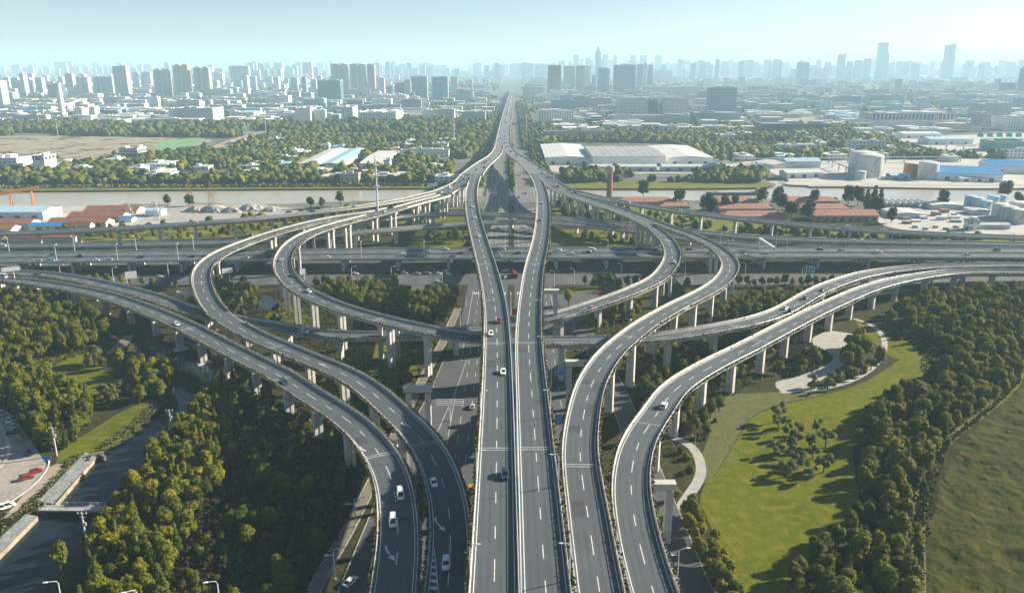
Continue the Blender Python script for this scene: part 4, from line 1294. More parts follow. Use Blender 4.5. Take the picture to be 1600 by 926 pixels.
for a in [
    (852, 924, 257, 9, 10.5, 180, 'roof_white', WHITE, 'big white flat warehouse beside the highway fork', 0, 'y', 0, 'warehouse', 3), (926, 1040, 260, 13, 14, 130, 'roof_mid', WHITE, 'middle warehouse with grey inset roof', 0, 'x', 0, 'warehouse', 5),
    (1042, 1114, 257, 9, 10.5, 160, 'roof_white', WHITE, 'far white warehouse at the end of the row', 0, 'y', 0, 'warehouse', 3), (922, 1026, 268, 6, 8, 16, 'roof_white', GREY, 'low lit shed in front of the middle warehouse', 0, 'x', 0, 'shed', 6), (1034, 1150, 268, 6, 8, 16, 'roof_white', GREY, 'low lit shed in front of the far warehouse', 0, 'x', 0, 'shed', 6),
    (890, 906, 268, 4, 6, 14, 'roof_dark', GREY, 'small dark roofed store beside the highway', 0, 'x', 0, 'store', 1),
    (464, 500, 264, 6, 7.5, 190, 'roof_white', PALE, 'first of the ribbed pale greenhouse sheds', 0, 'y', 0, 'greenhouse', 0), (502, 534, 264, 6, 7.5, 190, 'roof_pale_blue', PALE, 'second of the ribbed pale greenhouse sheds', 0, 'y', 0, 'greenhouse', 0), (562, 599, 264, 7, 8.5, 150, 'roof_white', WHITE, 'white gabled shed after the greenhouse sheds', 0, 'x', 0, 'shed', 0),
    (-40, 68, 344, 7, 9.5, 30, 'roof_pale_blue', GREY, 'long pale blue roofed boat shed under the crane', 0, 'x', 0, 'shed', 4), (-40, 47, 358, 4.5, 7, 16, 'roof_red', PALE, 'red roofed shed in front of the boat shed', 0, 'x', 0, 'shed', 3), (-40, 18, 366, 4, 6.4, 14, 'roof_red', PALE, 'smaller red roofed shed by the slip viaduct', 0, 'x', 0, 'shed', 2),
    (132, 214, 334, 2.8, 5.8, 17, 'roof_red', WARM, 'farthest of three stepped red roofed sheds', 0, 'x', 0, 'shed', 3), (106, 190, 344, 2.8, 5.8, 17, 'roof_red', WARM, 'middle of three stepped red roofed sheds', 0, 'x', 0, 'shed', 3), (74, 164, 355, 3, 6.2, 17, 'roof_red', WARM, 'nearest of three stepped red roofed sheds', 0, 'x', 0, 'shed', 3),
    (46, 106, 361, 4, 6, 9, 'roof_blue', PALE, 'bright blue roofed lean shed', 0, 'x', 0, 'shed', 2), (108, 140, 361, 4, 7, 9, 'roof_red', PALE, 'short red shed beside the bright blue roof', 0, 'x', 0, 'shed', 1), (14, 118, 378, 3.5, 6, 9, 'roof_red', PALE, 'long red roof peeping below the slip viaduct', 0, 'x', 0, 'shed', 0),
    (186, 206, 347, 3, 4.5, 9, 'roof_blue', PALE, 'tiny blue roof beside the stepped sheds', 0, 'x', 0, 'shed', 0), (228, 252, 338, 5, 6.5, 12, 'roof_pale_blue', PALE, 'pale blue hopper shed by the rubble', 0, 'x', 0, 'shed', 0),
    (965, 1057, 319, 2.2, 5.2, 20, 'roof_pink', BRN, 'long pink tiled barn next to the water tower', 0, 'x', .8, 'barn', 0), (1032, 1078, 326, 2.2, 4.6, 14, 'roof_pink', BRN, 'short pink barn half behind the slip viaduct', 0, 'x', .8, 'barn', 0), (1112, 1186, 319, 2.2, 5.2, 20, 'roof_pink', BRN, 'pink barn nearest the moored barge', 0, 'x', .8, 'barn', 0),
    (1114, 1210, 330, 2.2, 5.2, 20, 'roof_pink', BRN, 'pink barn in the middle of the first row', 0, 'x', .8, 'barn', 0), (1128, 1232, 342, 2.2, 5.2, 20, 'roof_pink', BRN, 'pink barn at the front of the first row', 0, 'x', .8, 'barn', 0), (1222, 1312, 318, 2.2, 5.2, 20, 'roof_pink', BRN, 'pink barn at the back of the second row', 0, 'x', .8, 'barn', 0),
    (1246, 1330, 330, 2.2, 5.2, 20, 'roof_pink', BRN, 'pink barn in the middle of the second row', 0, 'x', .8, 'barn', 0), (1272, 1372, 346, 5, 8.4, 20, 'roof_pink', BRN, 'largest pink barn with open brown front', 0, 'x', 0, 'barn', 8),
    (1198, 1240, 263, 5, 7, 40, 'roof_white', PALE, 'low pale shed on the inlet corner', .35, 'y', 0, 'shed', 0), (1228, 1282, 262, 8, 11, 26, 'roof_pale_blue', PALE, 'pale blue curved roof hall behind the conveyor', 0, 'x', 0, 'hall', 0), (1226, 1284, 278, 6, 8, 20, 'roof_white', WHITE, 'white quay office by the inlet', .12, 'x', 0, 'office', 3),
    (1392, 1422, 281, 5, 6.5, 14, 'roof_pale_blue', TEAL, 'small teal pump house between the tank groups', 0, 'x', 0, 'shed', 2), (1478, 1570, 283, 8, 14, 46, 'roof_blue', WHITE, 'long shed with vivid blue roof behind the quay', -.3, 'x', 0, 'shed', 3), (1556, 1680, 272, 8, 14, 40, 'roof_blue', WHITE, 'second vivid blue roofed shed, farther back', -.3, 'x', 0, 'shed', 3),
    (1500, 1560, 284, 4, 5, 10, 'roof_grey', WHITE, 'low white office before the blue shed', 0, 'x', 0, 'office', 3), (1530, 1578, 358, 3.5, 4.4, 10, 'roof_grey', GREY, 'low grey lean roof beside the white house', 0, 'x', 0, 'shed', 0), (1396, 1440, 341, 4, 4.8, 26, 'roof_white', PALE, 'wide open white canopy in the cargo yard', 0, 'y', 0, 'canopy', 0),
    (1456, 1500, 327, 4, 4.8, 18, 'roof_white', PALE, 'white canopy in front of the horizontal tanks', 0, 'y', 0, 'canopy', 0), (1520, 1546, 336, 4, 5, 16, 'roof_white', PALE, 'white flat roof between canopy and tanks', 0, 'y', 0, 'shed', 0), (200, 258, 191, 6, 9, 60, 'roof_white', WHITE, 'low white shed in front of the grey mill', 0, 'x', 0, 'shed', 0),
    (-20, 56, 184, 6, 8, 40, 'roof_white', PALE, 'long low shed at the foot of the conveyor', 0, 'x', 0, 'shed', 0), (0, 54, 177, 6, 8, 30, 'roof_blue', PALE, 'faint blue roofed shed behind the conveyor foot', 0, 'x', 0, 'shed', 0), (368, 402, 184, 8, 16, 60, 'roof_pale_blue', PALE, 'pale domed hall among the western trees', 0, 'x', .6, 'hall', 0),
    (1410, 1470, 216, 8, 10, 40, 'roof_white', WHITE, 'white sheds in front of the long factory', 0, 'x', 0, 'shed', 3), (1452, 1520, 226, 9, 11, 40, 'roof_pale_blue', WHITE, 'pale plant hall beside the green plant', 0, 'x', 0, 'shed', 3), (1352, 1382, 214, 7, 8, 30, 'roof_white', WHITE, 'small white annexe of the long factory', 0, 'x', 0, 'shed', 1),
    (60, 98, 262, 4, 6, 10, 'roof_grey', WHITE, 'small grey annexe by the portico', 0, 'x', 0, 'house', 0), (166, 184, 262, 4, 6, 12, 'roof_pale_blue', WHITE, 'little pale roofed house in the river trees', 0, 'x', 0, 'house', 0), (280, 322, 254, 5, 6, 14, 'roof_grey', GREY, 'flat grey roofed range in the river trees', 0, 'x', 0, 'building', 0), (385, 420, 258, 4, 5, 12, 'roof_white', PALE, 'low white roof near the greenhouse sheds', 0, 'x', 0, 'building', 0),
]:
    shed(*a)

for a in [(1353, 274, 15, 25, 'tank', 'big pale storage tank, farther of the overlapping pair'), (1366, 278, 14, 24, 'tank', 'big pale storage tank, nearer of the overlapping pair'), (1347, 281, 6, 9, 'tank', 'small pale tank at the foot of the big pair'),
          (1429, 277, 9, 15, 'tank_rust', 'rust orange storage tank'), (1441, 277, 6, 14, 'tank_rust', 'brown tank squeezed behind the rust orange one'), (1456, 281, 11, 18, 'tank', 'broad pale tank next to the rust orange one')]:
    tank(*a)
for i, (x, y) in enumerate([(1520, 324), (1531, 327), (1543, 332), (1555, 324), (1566, 322)]):
    tank(x, y, 5.2, 9.5, 'roof_pale_blue', ['pale blue tank at the river end of its cluster', 'pale blue tank second from the river end', 'pale blue tank nearest the cargo yard', 'pale blue tank in the rear of the cluster', 'pale blue tank farthest back in the cluster'][i], 'pale blue tanks', 'roof_pale_blue')
for i, (x, y) in enumerate([(1568, 341), (1582, 346), (1598, 351), (1594, 338)]):
    tank(x, y, 6.5, 11, 'roof_white', ['white tank first of the front row', 'white tank second of the front row', 'white tank nearest the slip viaduct', 'white tank tucked behind the front row'][i], 'white tanks', 'roof_white')
for i in range(7):                                    # horizontal pressure tanks by the river
    p = G(1378 + i * 10, 321)
    r = empty('pressure_tank', (p.x, p.y, 0), 0, 'white horizontal tank in the riverside row', 'tank', 'horizontal tanks by the river')
    m = MB()
    m.loft([[(2.1 * q * math.cos(t), yy, 3.2 + 2.1 * q * math.sin(t)) for t in np.linspace(0, 6.283, 15)[:-1]] for q, yy in ((.3, -8.6), (.8, -8), (1, -7), (1, 7), (.8, 8), (.3, 8.6))])
    m.build('shell', 'roof_white', r)
    m = MB()
    for yy in (-5, 5):
        m.box((0, yy, .8), (2.6, .7, 2.0))
    m.build('saddle', 'concrete', r)

# brick water tower, chimney, conveyor, silos, crane, barge
p = G(952, 309)
r = empty('water_tower', (p.x, p.y, 0), 0, 'brick water tower with a wider concrete head by the river', 'tower')
m = MB()
m.cyl(0, 0, -.5, 24, 3.2, 2.6, 14)
m.build('shaft', 'brick', r)
m = MB()
m.loft([[(q * math.cos(t), q * math.sin(t), z) for t in np.linspace(0, 6.283, 15)[:-1]] for q, z in ((2.6, 24), (4.3, 26.5), (4.3, 30.5), (3.0, 31.5), (.5, 32))])
m.build('head', 'concrete', r)
p = G(98, 181)
r = empty('chimney', (p.x, p.y, 0), 0, 'tall tapering white chimney beside the conveyor bridge', 'chimney')
m = MB()
m.cyl(0, 0, 0, ztop(p.y, 130), 8.5, 6.0, 16)
m.build('shaft', 'roof_white', r)
m = MB()
m.cyl(0, 0, ztop(p.y, 131), ztop(p.y, 129), 6.8, 6.8, 16)
m.build('rim', 'concrete', r)
a, b = G(57, 183), G(129, 172)
r = empty('conveyor_bridge', (0, 0, 0), 0, 'long inclined conveyor bridge rising past the white chimney', 'conveyor')
zb = ztop(b.y, 157)
m = MB()
m.loft([[(q.x, q.y - 3, z), (q.x, q.y + 3, z), (q.x, q.y + 3, z + 5), (q.x, q.y - 3, z + 5)] for q, z in ((a, 2), (b, zb))])
m.build('gallery', 'concrete', r)
for f in (.3, .55, .8):
    m = MB()
    q = a.lerp(b, f)
    m.box((q.x, q.y, (2 + (zb - 2) * f) / 2), (2, 3, 2 + (zb - 2) * f))
    m.build('trestle', 'concrete', r)
for i, x in enumerate((494, 500, 506)):
    p = G(x, 191)
    r = empty('silo', (p.x, p.y, 0), 0, ['tall pale silo touching the windowless hall', 'tall pale silo in the middle of three', 'tall pale silo on the open end of three'][i], 'silo', 'tall silos')
    m = MB()
    m.cyl(0, 6, 0, ztop(p.y, 172), 6.5, n=18)
    m.build('shell', 'tank', r)
    m = MB()
    m.dome(0, 6, ztop(p.y, 172), 6.5, 2.5, 18)
    m.build('roof', 'tank', r)
p = G(4, 328)
q = G(53, 325)
r = empty('gantry_crane', (p.x, p.y, 0), 0, 'orange gantry crane standing over the river boat shed', 'crane')
m = MB()
dx, dy = q.x - p.x, q.y - p.y
ang = math.atan2(dy, dx)
Lc = math.hypot(dx, dy)
cz, sz = math.cos(ang), math.sin(ang)
m.loft([[(t * cz + n * -sz, t * sz + n * cz, z0_ + zz) for n, zz in ((-1.3, 0), (1.3, 0), (1.3, 2.6), (-1.3, 2.6))] for t, z0_ in ((-30, 9), (Lc + 6, 17.5))])
m.build('girder', 'orange_steel', r)
for t, zt in ((8, 11.6), (Lc, 16.5)):
    m = MB()
    for sgn in (-1, 1):
        m.tube([(t * cz - sgn * 5 * -sz, t * sz - sgn * 5 * cz, 0), (t * cz, t * sz, zt)], [.55, .8], 6)
    m.tube([(t * cz - 5 * -sz, t * sz - 5 * cz, 1), (t * cz + 5 * -sz, t * sz + 5 * cz, 1)], .45, 6)
    m.build('leg', 'orange_steel', r)
p = G(1152, 304, -1.6)
r = empty('barge', (p.x, p.y, -1.6), .02, 'long dark barge moored off the pink barns', 'barge')
m = MB()
m.loft([[(x, -w, z) for w, z in ((0, 0), (4.4 * s, .2), (5 * s, zt), (-5 * s, zt), (-4.4 * s, .2))] for x, s, zt in ((-32, .35, 2.8), (-27, .9, 2.4), (20, 1, 2.2), (29, .9, 2.4), (32, .5, 2.8))])
m.build('hull', 'hull', r)
m = MB()
m.box((23, 0, 3.7), (8, 6, 3))
m.box((22, 0, 5.8), (4, 4.4, 1.4))
m.build('wheelhouse', 'wall_plain', r, color=(.3, .32, .34))
m = MB()
m.box((-3, 0, 2.7), (38, 7, .9), 0, 0, .96, .8)
m.build('hold_cover', 'roof_grey', r)

# stadium arches
r = empty('stadium', (0, 0, 0), 0, 'pale stadium with crossing white roof arches', 'stadium')
a, b = G(447, 131), G(478, 131)
for k in range(4):
    m = MB()
    yy = a.y + k * 60
    m.tube([(a.x + (b.x - a.x) * (t + k * .12 - .1), yy + 40 * t, 2 + 60 * math.sin(math.pi * t)) for t in np.linspace(0, 1, 11)], 3.0, 5)
    m.build('roof_arch', 'roof_white', r)
m = MB()
m.box(((a.x + b.x) / 2, a.y + 60, 12), (b.x - a.x, 150, 24), 0, 0, .9, .9)
m.build('stand', 'tank', r)

# lattice masts and white poles over the landscape
def pylon(px, yb, yt, label, w=5, arms=3, mat='metal', group=None):
    p = G(px, yb)
    h = ztop(p.y, yt)
    r = empty('pylon', (p.x, p.y, 0), 0, label, 'pylon', group)
    m = MB()
    for sx in (-1, 1):
        for sy in (-1, 1):
            m.tube([(sx * w / 2, sy * w / 2, 0), (sx * w * .12, sy * w * .12, h)], .14, 4)
    nb = max(int(h / 5), 3)
    for k in range(nb):
        f0, f1 = k / nb, (k + 1) / nb
        w0, w1 = w / 2 * (1 - .76 * f0), w / 2 * (1 - .76 * f1)
        for sx, sy, tx, ty in ((-1, -1, 1, -1), (1, -1, -1, -1), (-1, 1, 1, 1), (1, 1, -1, 1), (-1, -1, -1, 1), (1, -1, 1, 1)):
            m.tube([(sx * w0, sy * w0, h * f0), (tx * w1, ty * w1, h * f1)], .07, 4)
    m.build('lattice', mat, r)
    for k in range(arms):
        m = MB()
        z = h * (.72 + .12 * k)
        m.tube([(-w * .9, 0, z), (0, 0, z + .8), (w * .9, 0, z)], .16, 4)
        m.build('crossarm', mat, r)
    return r


pylon(203, 336, 318, 'small lattice pylon beside the stepped red sheds')
pylon(246, 343, 316, 'lattice pylon next to the pale blue hopper shed')
pylon(298, 322, 277, 'rust tinted lattice pylon by the rubble heaps', 5, 3, 'brick')
pylon(331, 320, 283, 'rust tinted lattice pylon farther along the rubble', 5, 3, 'brick')
pylon(384, 219, 191, 'lattice pylon of a pair beside the bare track', 7)
pylon(389, 217, 193, 'slimmer lattice pylon of a pair beside the bare track', 6)


def mast(px, yb, yt, label, r0=.55, arms=0, group=None, name='mast'):
    p = G(px, yb)
    h = ztop(p.y, yt)
    r = empty(name, (p.x, p.y, 0), 0, label, 'mast', group)
    m = MB()
    m.cyl(0, 0, 0, h, r0, r0 * .5, 8)
    m.build('pole', 'white_metal', r)
    for k in range(arms):
        m = MB()
        m.cyl(0, 0, h * (.62 + .13 * k), h * (.62 + .13 * k) + .5, 2.6, n=10)
        m.build('platform', 'metal', r)


mast(592, 368, 243, 'very tall white telecom mast beside the inner west loop', .9, 3)
mast(62, 200, 162, 'thin white mast over the western treeline', .6)
mast(91, 214, 186, 'thin white mast at the edge of the building site', .5)
mast(207, 200, 176, 'thin white mast before the low white shed', .5)
mast(416, 212, 172, 'white mast with blue base hut by the bare track', .7)
mast(437, 198, 166, 'white mast among the western tree belt', .5)
mast(710, 222, 178, 'tall white mast near the highway trees', .6, 2)
mast(822, 214, 178, 'white mast beside the avenue corner block', .5)
mast(1034, 194, 172, 'white flagpole mast before the honeycomb podium', .5)
mast(1290, 198, 170, 'white mast beside the bare eastern ground', .5)
mast(1454, 222, 182, 'white lattice-like mast before the long factory', .8, 2)
mast(1460, 205, 168, 'second taller mast before the long factory', .7, 1)

# low-rise filler and the far skyline: blocks nothing tells apart share a label and a group
rb = random.Random(21)
ZONES = [  # x range, y range, count, height, width, label, group, styles
    (-60, 500, 113, 148, 84, (10, 26), (18, 60), 'hazy low block among the western city roofs', 'low blocks in the western city'),
    (500, 785, 114, 160, 66, (10, 30), (18, 60), 'hazy low block between the avenue and the big cluster', 'low blocks west of the avenue'),
    (815, 1110, 116, 174, 62, (10, 30), (18, 70), 'hazy low block between avenue and hotel', 'low blocks east of the avenue'),
    (1110, 1660, 116, 178, 88, (12, 34), (20, 90), 'hazy low block in the eastern city', 'low blocks in the eastern city'),
    (-60, 780, 148, 192, 120, (7, 18), (24, 80), 'low factory roof in the western works', 'low roofs of the western works'),
    (840, 1660, 170, 206, 60, (7, 15), (18, 60), 'low roof among the eastern works', 'low roofs of the eastern works'),
]


def clash(x0, x1, y0, y1):
    for q in FOOT:
        xs, ys = [p[0] for p in q], [p[1] for p in q]
        if len(q) == 4 and max(xs) > x0 and min(xs) < x1 and max(ys) > y0 and min(ys) < y1:
            return True
    return False


def filler(x, y, w_, d_, h, style, col, label, group, name):
    m = MB()
    m.box((0, 0, h / 2), (w_, d_, h))
    if name != 'factory_hall':
        m.box((rb.uniform(-.3, .3) * w_, 0, h + 1.2), (w_ * rb.uniform(.15, .4), d_ * .4, 2.6))
    if w_ > 45:
        m.box((rb.uniform(-.3, .3) * w_, -d_ * .3, h + .9), (w_ * .2, d_ * .2, 1.8))
    o = m.build(name, style, color=col)
    o.location = (x, y, 0)
    tag(o, label, 'building', group)


cols = [WHITE, WHITE, PALE, PALE, WARM, GREY, TEAL, (.6, .52, .46), (.45, .62, .7)]
for x0, x1, y0, y1, n, hr, wr, label, group in ZONES:
    k = tries = 0
    while k < n and tries < n * 12:
        tries += 1
        p = G(rb.uniform(x0, x1), rb.uniform(y0, y1))
        w_, d_, h = rb.uniform(*wr), rb.uniform(14, 40), rb.uniform(*hr)
        if abs(p.x) < 75 or clash(p.x - w_ / 2, p.x + w_ / 2, p.y - d_ / 2, p.y + d_ / 2):
            continue
        foot(p.x - w_ / 2, p.x + w_ / 2, p.y - d_ / 2, p.y + d_ / 2, 3)
        filler(p.x, p.y, w_, d_, h, rb.choice(['f_low', 'f_grid', 'f_apt', 'f_band', 'f_low']), rb.choice(cols), label, group, 'factory_hall' if 'works' in label else 'low_block')
        k += 1
MORE = [
    (100, 330, 254, 282, 8, (4, 8), (12, 34), 'small_house', 'small pale building half hidden in the river wood', 'small buildings in the river wood', ['f_low', 'wall_plain', 'f_low']),
    (345, 720, 222, 284, 26, (4, 8), (12, 34), 'small_house', 'small pale building half hidden in the river wood', 'small buildings in the river wood', ['f_low', 'wall_plain', 'f_low']),
    (1120, 1500, 206, 256, 16, (4, 8), (12, 36), 'small_house', 'small pale building half hidden in the wood behind the tanks', 'small buildings in the tank side wood', ['f_low', 'wall_plain', 'f_low']),
    (-60, 780, 130, 172, 110, (10, 30), (30, 95), 'office_block', 'mid rise block among the western works and towers', 'mid rise western blocks', ['f_low', 'f_grid', 'f_band', 'f_office']),
    (830, 1660, 128, 178, 150, (12, 36), (30, 100), 'office_block', 'mid rise block among the eastern offices', 'mid rise eastern blocks', ['f_low', 'f_grid', 'f_band', 'f_office', 'f_apt']),
    (-60, 770, 160, 194, 70, (7, 12), (50, 130), 'works_hall', 'broad pale works hall on the western side of the avenue', 'broad western works halls', ['f_low', 'wall_plain']),
    (840, 1660, 176, 208, 40, (7, 12), (50, 120), 'works_hall', 'broad pale works hall on the eastern side of the avenue', 'broad eastern works halls', ['f_low', 'wall_plain']),
]
for x0, x1, y0, y1, n, hr, wr, nm, label, group, sty in MORE:
    k = tries = 0
    while k < n and tries < n * 15:
        tries += 1
        p = G(rb.uniform(x0, x1), rb.uniform(y0, y1))
        w_, d_, h = rb.uniform(*wr), rb.uniform(16, 44), rb.uniform(*hr)
        if abs(p.x) < 70 or clash(p.x - w_ / 2, p.x + w_ / 2, p.y - d_ / 2, p.y + d_ / 2):
            continue
        foot(p.x - w_ / 2, p.x + w_ / 2, p.y - d_ / 2, p.y + d_ / 2, 2)
        filler(p.x, p.y, w_, d_, h, rb.choice(sty), rb.choice(cols), label, group, nm)
        k += 1
SKY = [
    (-60, 800, 109, 113, 46, (96, 105), 'faint high block on the farthest western horizon', 'farthest western towers'), (800, 1660, 109, 113, 50, (94, 104), 'faint high block on the farthest eastern horizon', 'farthest eastern towers'),
    (-20, 520, 128, 152, 34, (114, 128), 'apartment block in the hazy rows around the domed towers', 'blocks around the domed towers'), (500, 785, 126, 150, 18, (116, 128), 'apartment block in the hazy rows around the big cluster', 'blocks around the big cluster'),
    # x range, base y range, count, top y range, label, group
    (-40, 250, 114, 118, 26, (99, 107), 'faint tower in the hazy western skyline', 'faint western towers'), (250, 520, 114, 124, 48, (96, 112), 'hazy tower behind the domed brown towers', 'hazy towers behind the domed ones'),
    (590, 700, 114, 122, 26, (96, 108), 'very pale slab on the skyline past the big cluster', 'pale skyline slabs'), (695, 780, 114, 122, 10, (98, 112), 'very pale slab on the skyline west of the avenue', 'pale slabs near the avenue'), (771, 856, 114, 122, 17, (98, 102), 'pale tower in the tight row where the avenue vanishes', 'pale row at the avenue end'),
    (860, 1055, 114, 122, 22, (92, 108), 'pale tower behind the central teal towers', 'pale central towers'), (1050, 1310, 114, 126, 46, (92, 110), 'pale tower in the eastern skyline haze', 'pale eastern towers'), (1300, 1620, 114, 124, 46, (93, 108), 'pale tower around the two skyscrapers', 'pale towers by the skyscrapers'),
    (1090, 1300, 126, 140, 22, (120, 132), 'mid height eastern block below the lone tower', 'eastern mid height blocks'), (1300, 1560, 128, 146, 26, (122, 136), 'mid height eastern block below the skyscrapers', 'mid blocks below the skyscrapers'),
]
for x0, x1, y0, y1, n, tr, label, group in SKY:
    for k in range(n):
        px = x0 + (x1 - x0) * (k + rb.uniform(.1, .9)) / n
        p = G(px, rb.uniform(y0, y1))
        h = max(ztop(p.y, rb.uniform(*tr)), 24)
        w_ = rb.uniform(5, 11) * p.y / F
        if abs(p.x) < 60 and p.y < 6000:
            continue
        filler(p.x, p.y, w_, rb.uniform(18, 40), min(h, 240), rb.choice(['f_apt', 'f_apt', 'f_office', 'f_grid']), rb.choice([PALE, WHITE, TEAL, GREY, PALE]), label, group, 'horizon_tower' if y1 <= 113 else 'skyline_tower' if y1 < 127 else 'apartment_block')
# hill on the horizon
hm = MB()
c_ = G(868, 104)
hm.loft([[(c_.x + q * 520 * math.cos(t), c_.y + q * 300 * math.sin(t), z) for t in np.linspace(0, 6.283, 25)[:-1]] for q, z in ((1, -2), (.75, 90), (.45, 165), (.2, 200), (.02, 208))])
tag(hm.build('hill', 'leaf_far', smooth=True), kind='structure')
# rubble heaps south of the river
for i, (x, y, rr, h) in enumerate([(306, 330, 11, 5), (335, 330, 14, 6), (362, 331, 10, 4.5), (392, 328, 13, 5.5), (424, 329, 9, 4)]):
    p = G(x, y)
    m = MB()
    rq = np.random.default_rng(i)
    m.loft([[(q * rr * (1 + .16 * rq.normal()) * math.cos(t), q * rr * .8 * (1 + .16 * rq.normal()) * math.sin(t), z * h) for t in np.linspace(0, 6.283, 19)[:-1]] for q, z in ((1, -.05), (.8, .35), (.5, .75), (.2, .97), (.03, 1))])
    o = m.build('rubble_heap', 'rubble')
    o.location = (p.x, p.y, 0)
    tag(o, ['grey rubble heap nearest the lattice pylons', 'largest grey rubble heap by the river', 'low grey heap in the middle of the rubble', 'grey heap with a flat top towards the trees', 'smallest grey rubble heap at the end'][i], 'heap')
# long pipe bridges of the eastern works
for (xa, ya, xb, yb_, z, lab) in [(1145, 256, 1500, 253, 7, 'long pipe bridge crossing before the storage tanks'), (1300, 262, 1345, 282, 8, 'teal sloping conveyor beside the big storage tanks'), (1478, 234, 1640, 233, 8, 'white pipe bridge below the green plant')]:
    a, b = G(xa, ya), G(xb, yb_)
    r = empty('pipe_bridge', (0, 0, 0), 0, lab, 'pipe bridge')
    m = MB()
    for e in (-.9, 0, .9):
        m.tube([(a.x, a.y + e, z), (b.x, b.y + e, z)], .5, 6)
    m.build('pipe_run', 'teal_sign' if 'teal' in lab else 'white_metal', r)
    n = max(int((b - a).length / 25), 2)
    for k in range(n + 1):
        q = a.lerp(b, k / n)
        m = MB()
        m.box((q.x, q.y, z / 2 - .3), (.6, 2.4, z))
        m.build('trestle', 'metal', r)
# fans on the green plant, yellow tower cranes
for i in range(5):
    p = G(1534 + i * 15, 228)
    r = empty('cooling_fan', (p.x, p.y + 8, ztop(G(1534, 236).y, 222) + .3), 0, 'green cooling tower in the row over the green plant', 'fan', 'cooling towers on the green plant')
    m = MB()
    m.cyl(0, 0, 0, 6, 5, 4.2, 14)
    m.build('casing', 'green_wall', r)
    m = MB()
    m.cyl(0, 0, 6.05, 6.5, 3.2, 3.2, 14)
    m.build('grille', 'dark_metal', r)
for i, (x, yb, yt) in enumerate([(721, 160, 132), (738, 161, 130), (690, 158, 124)]):
    p = G(x, yb)
    h = ztop(p.y, yt)
    r = empty('tower_crane', (p.x, p.y, 0), 0, ['yellow tower crane over the unfinished concrete block', 'white tower crane at the block end', 'yellow tower crane against the netted teal tower'][i], 'crane')
    m = MB()
    m.box((0, 0, h / 2), (2, 2, h))
    m.build('mast', 'white_metal' if i == 1 else 'orange_steel', r)
    m = MB()
    m.box((12, 0, h - 4), (56, 1.4, 1.8), .3 * i)
    m.build('jib', 'white_metal' if i == 1 else 'orange_steel', r)
# ------------------------------------------------------------------ vegetation
def ico(sub):
    t = (1 + 5 ** .5) / 2
    V = [(-1, t, 0), (1, t, 0), (-1, -t, 0), (1, -t, 0), (0, -1, t), (0, 1, t), (0, -1, -t), (0, 1, -t), (t, 0, -1), (t, 0, 1), (-t, 0, -1), (-t, 0, 1)]
    Fc = [(0, 11, 5), (0, 5, 1), (0, 1, 7), (0, 7, 10), (0, 10, 11), (1, 5, 9), (5, 11, 4), (11, 10, 2), (10, 7, 6), (7, 1, 8), (3, 9, 4), (3, 4, 2), (3, 2, 6), (3, 6, 8), (3, 8, 9), (4, 9, 5), (2, 4, 11), (6, 2, 10), (8, 6, 7), (9, 8, 1)]
    V = [np.array(v) / np.linalg.norm(v) for v in V]
    for _ in range(sub):
        mid, F2 = {}, []

        def m(a, b):
            k = (min(a, b), max(a, b))
            if k not in mid:
                q = V[a] + V[b]
                V.append(q / np.linalg.norm(q))
                mid[k] = len(V) - 1
            return mid[k]
        for a, b, c in Fc:
            ab, bc, ca = m(a, b), m(b, c), m(c, a)
            F2 += [(a, ab, ca), (b, bc, ab), (c, ca, bc), (ab, bc, ca)]
        Fc = F2
    return np.array(V), np.array(Fc)


I1V, I1F = ico(1)
I0V, I0F = ico(0)


def fast_mesh(name, V, L, sizes, mat):
    """Large mesh straight from arrays: V n x 3, L flat loop vertex indices, sizes per face."""
    me = bpy.data.meshes.new(name)
    me.vertices.add(len(V))
    me.vertices.foreach_set('co', V.astype(np.float32).ravel())
    me.loops.add(len(L))
    me.loops.foreach_set('vertex_index', L.astype(np.int32))
    me.polygons.add(len(sizes))
    st = np.r_[0, np.cumsum(sizes)[:-1]].astype(np.int32)
    me.polygons.foreach_set('loop_start', st)
    me.materials.append(MATS[mat])
    me.update(calc_edges=True)
    me.validate()
    return me


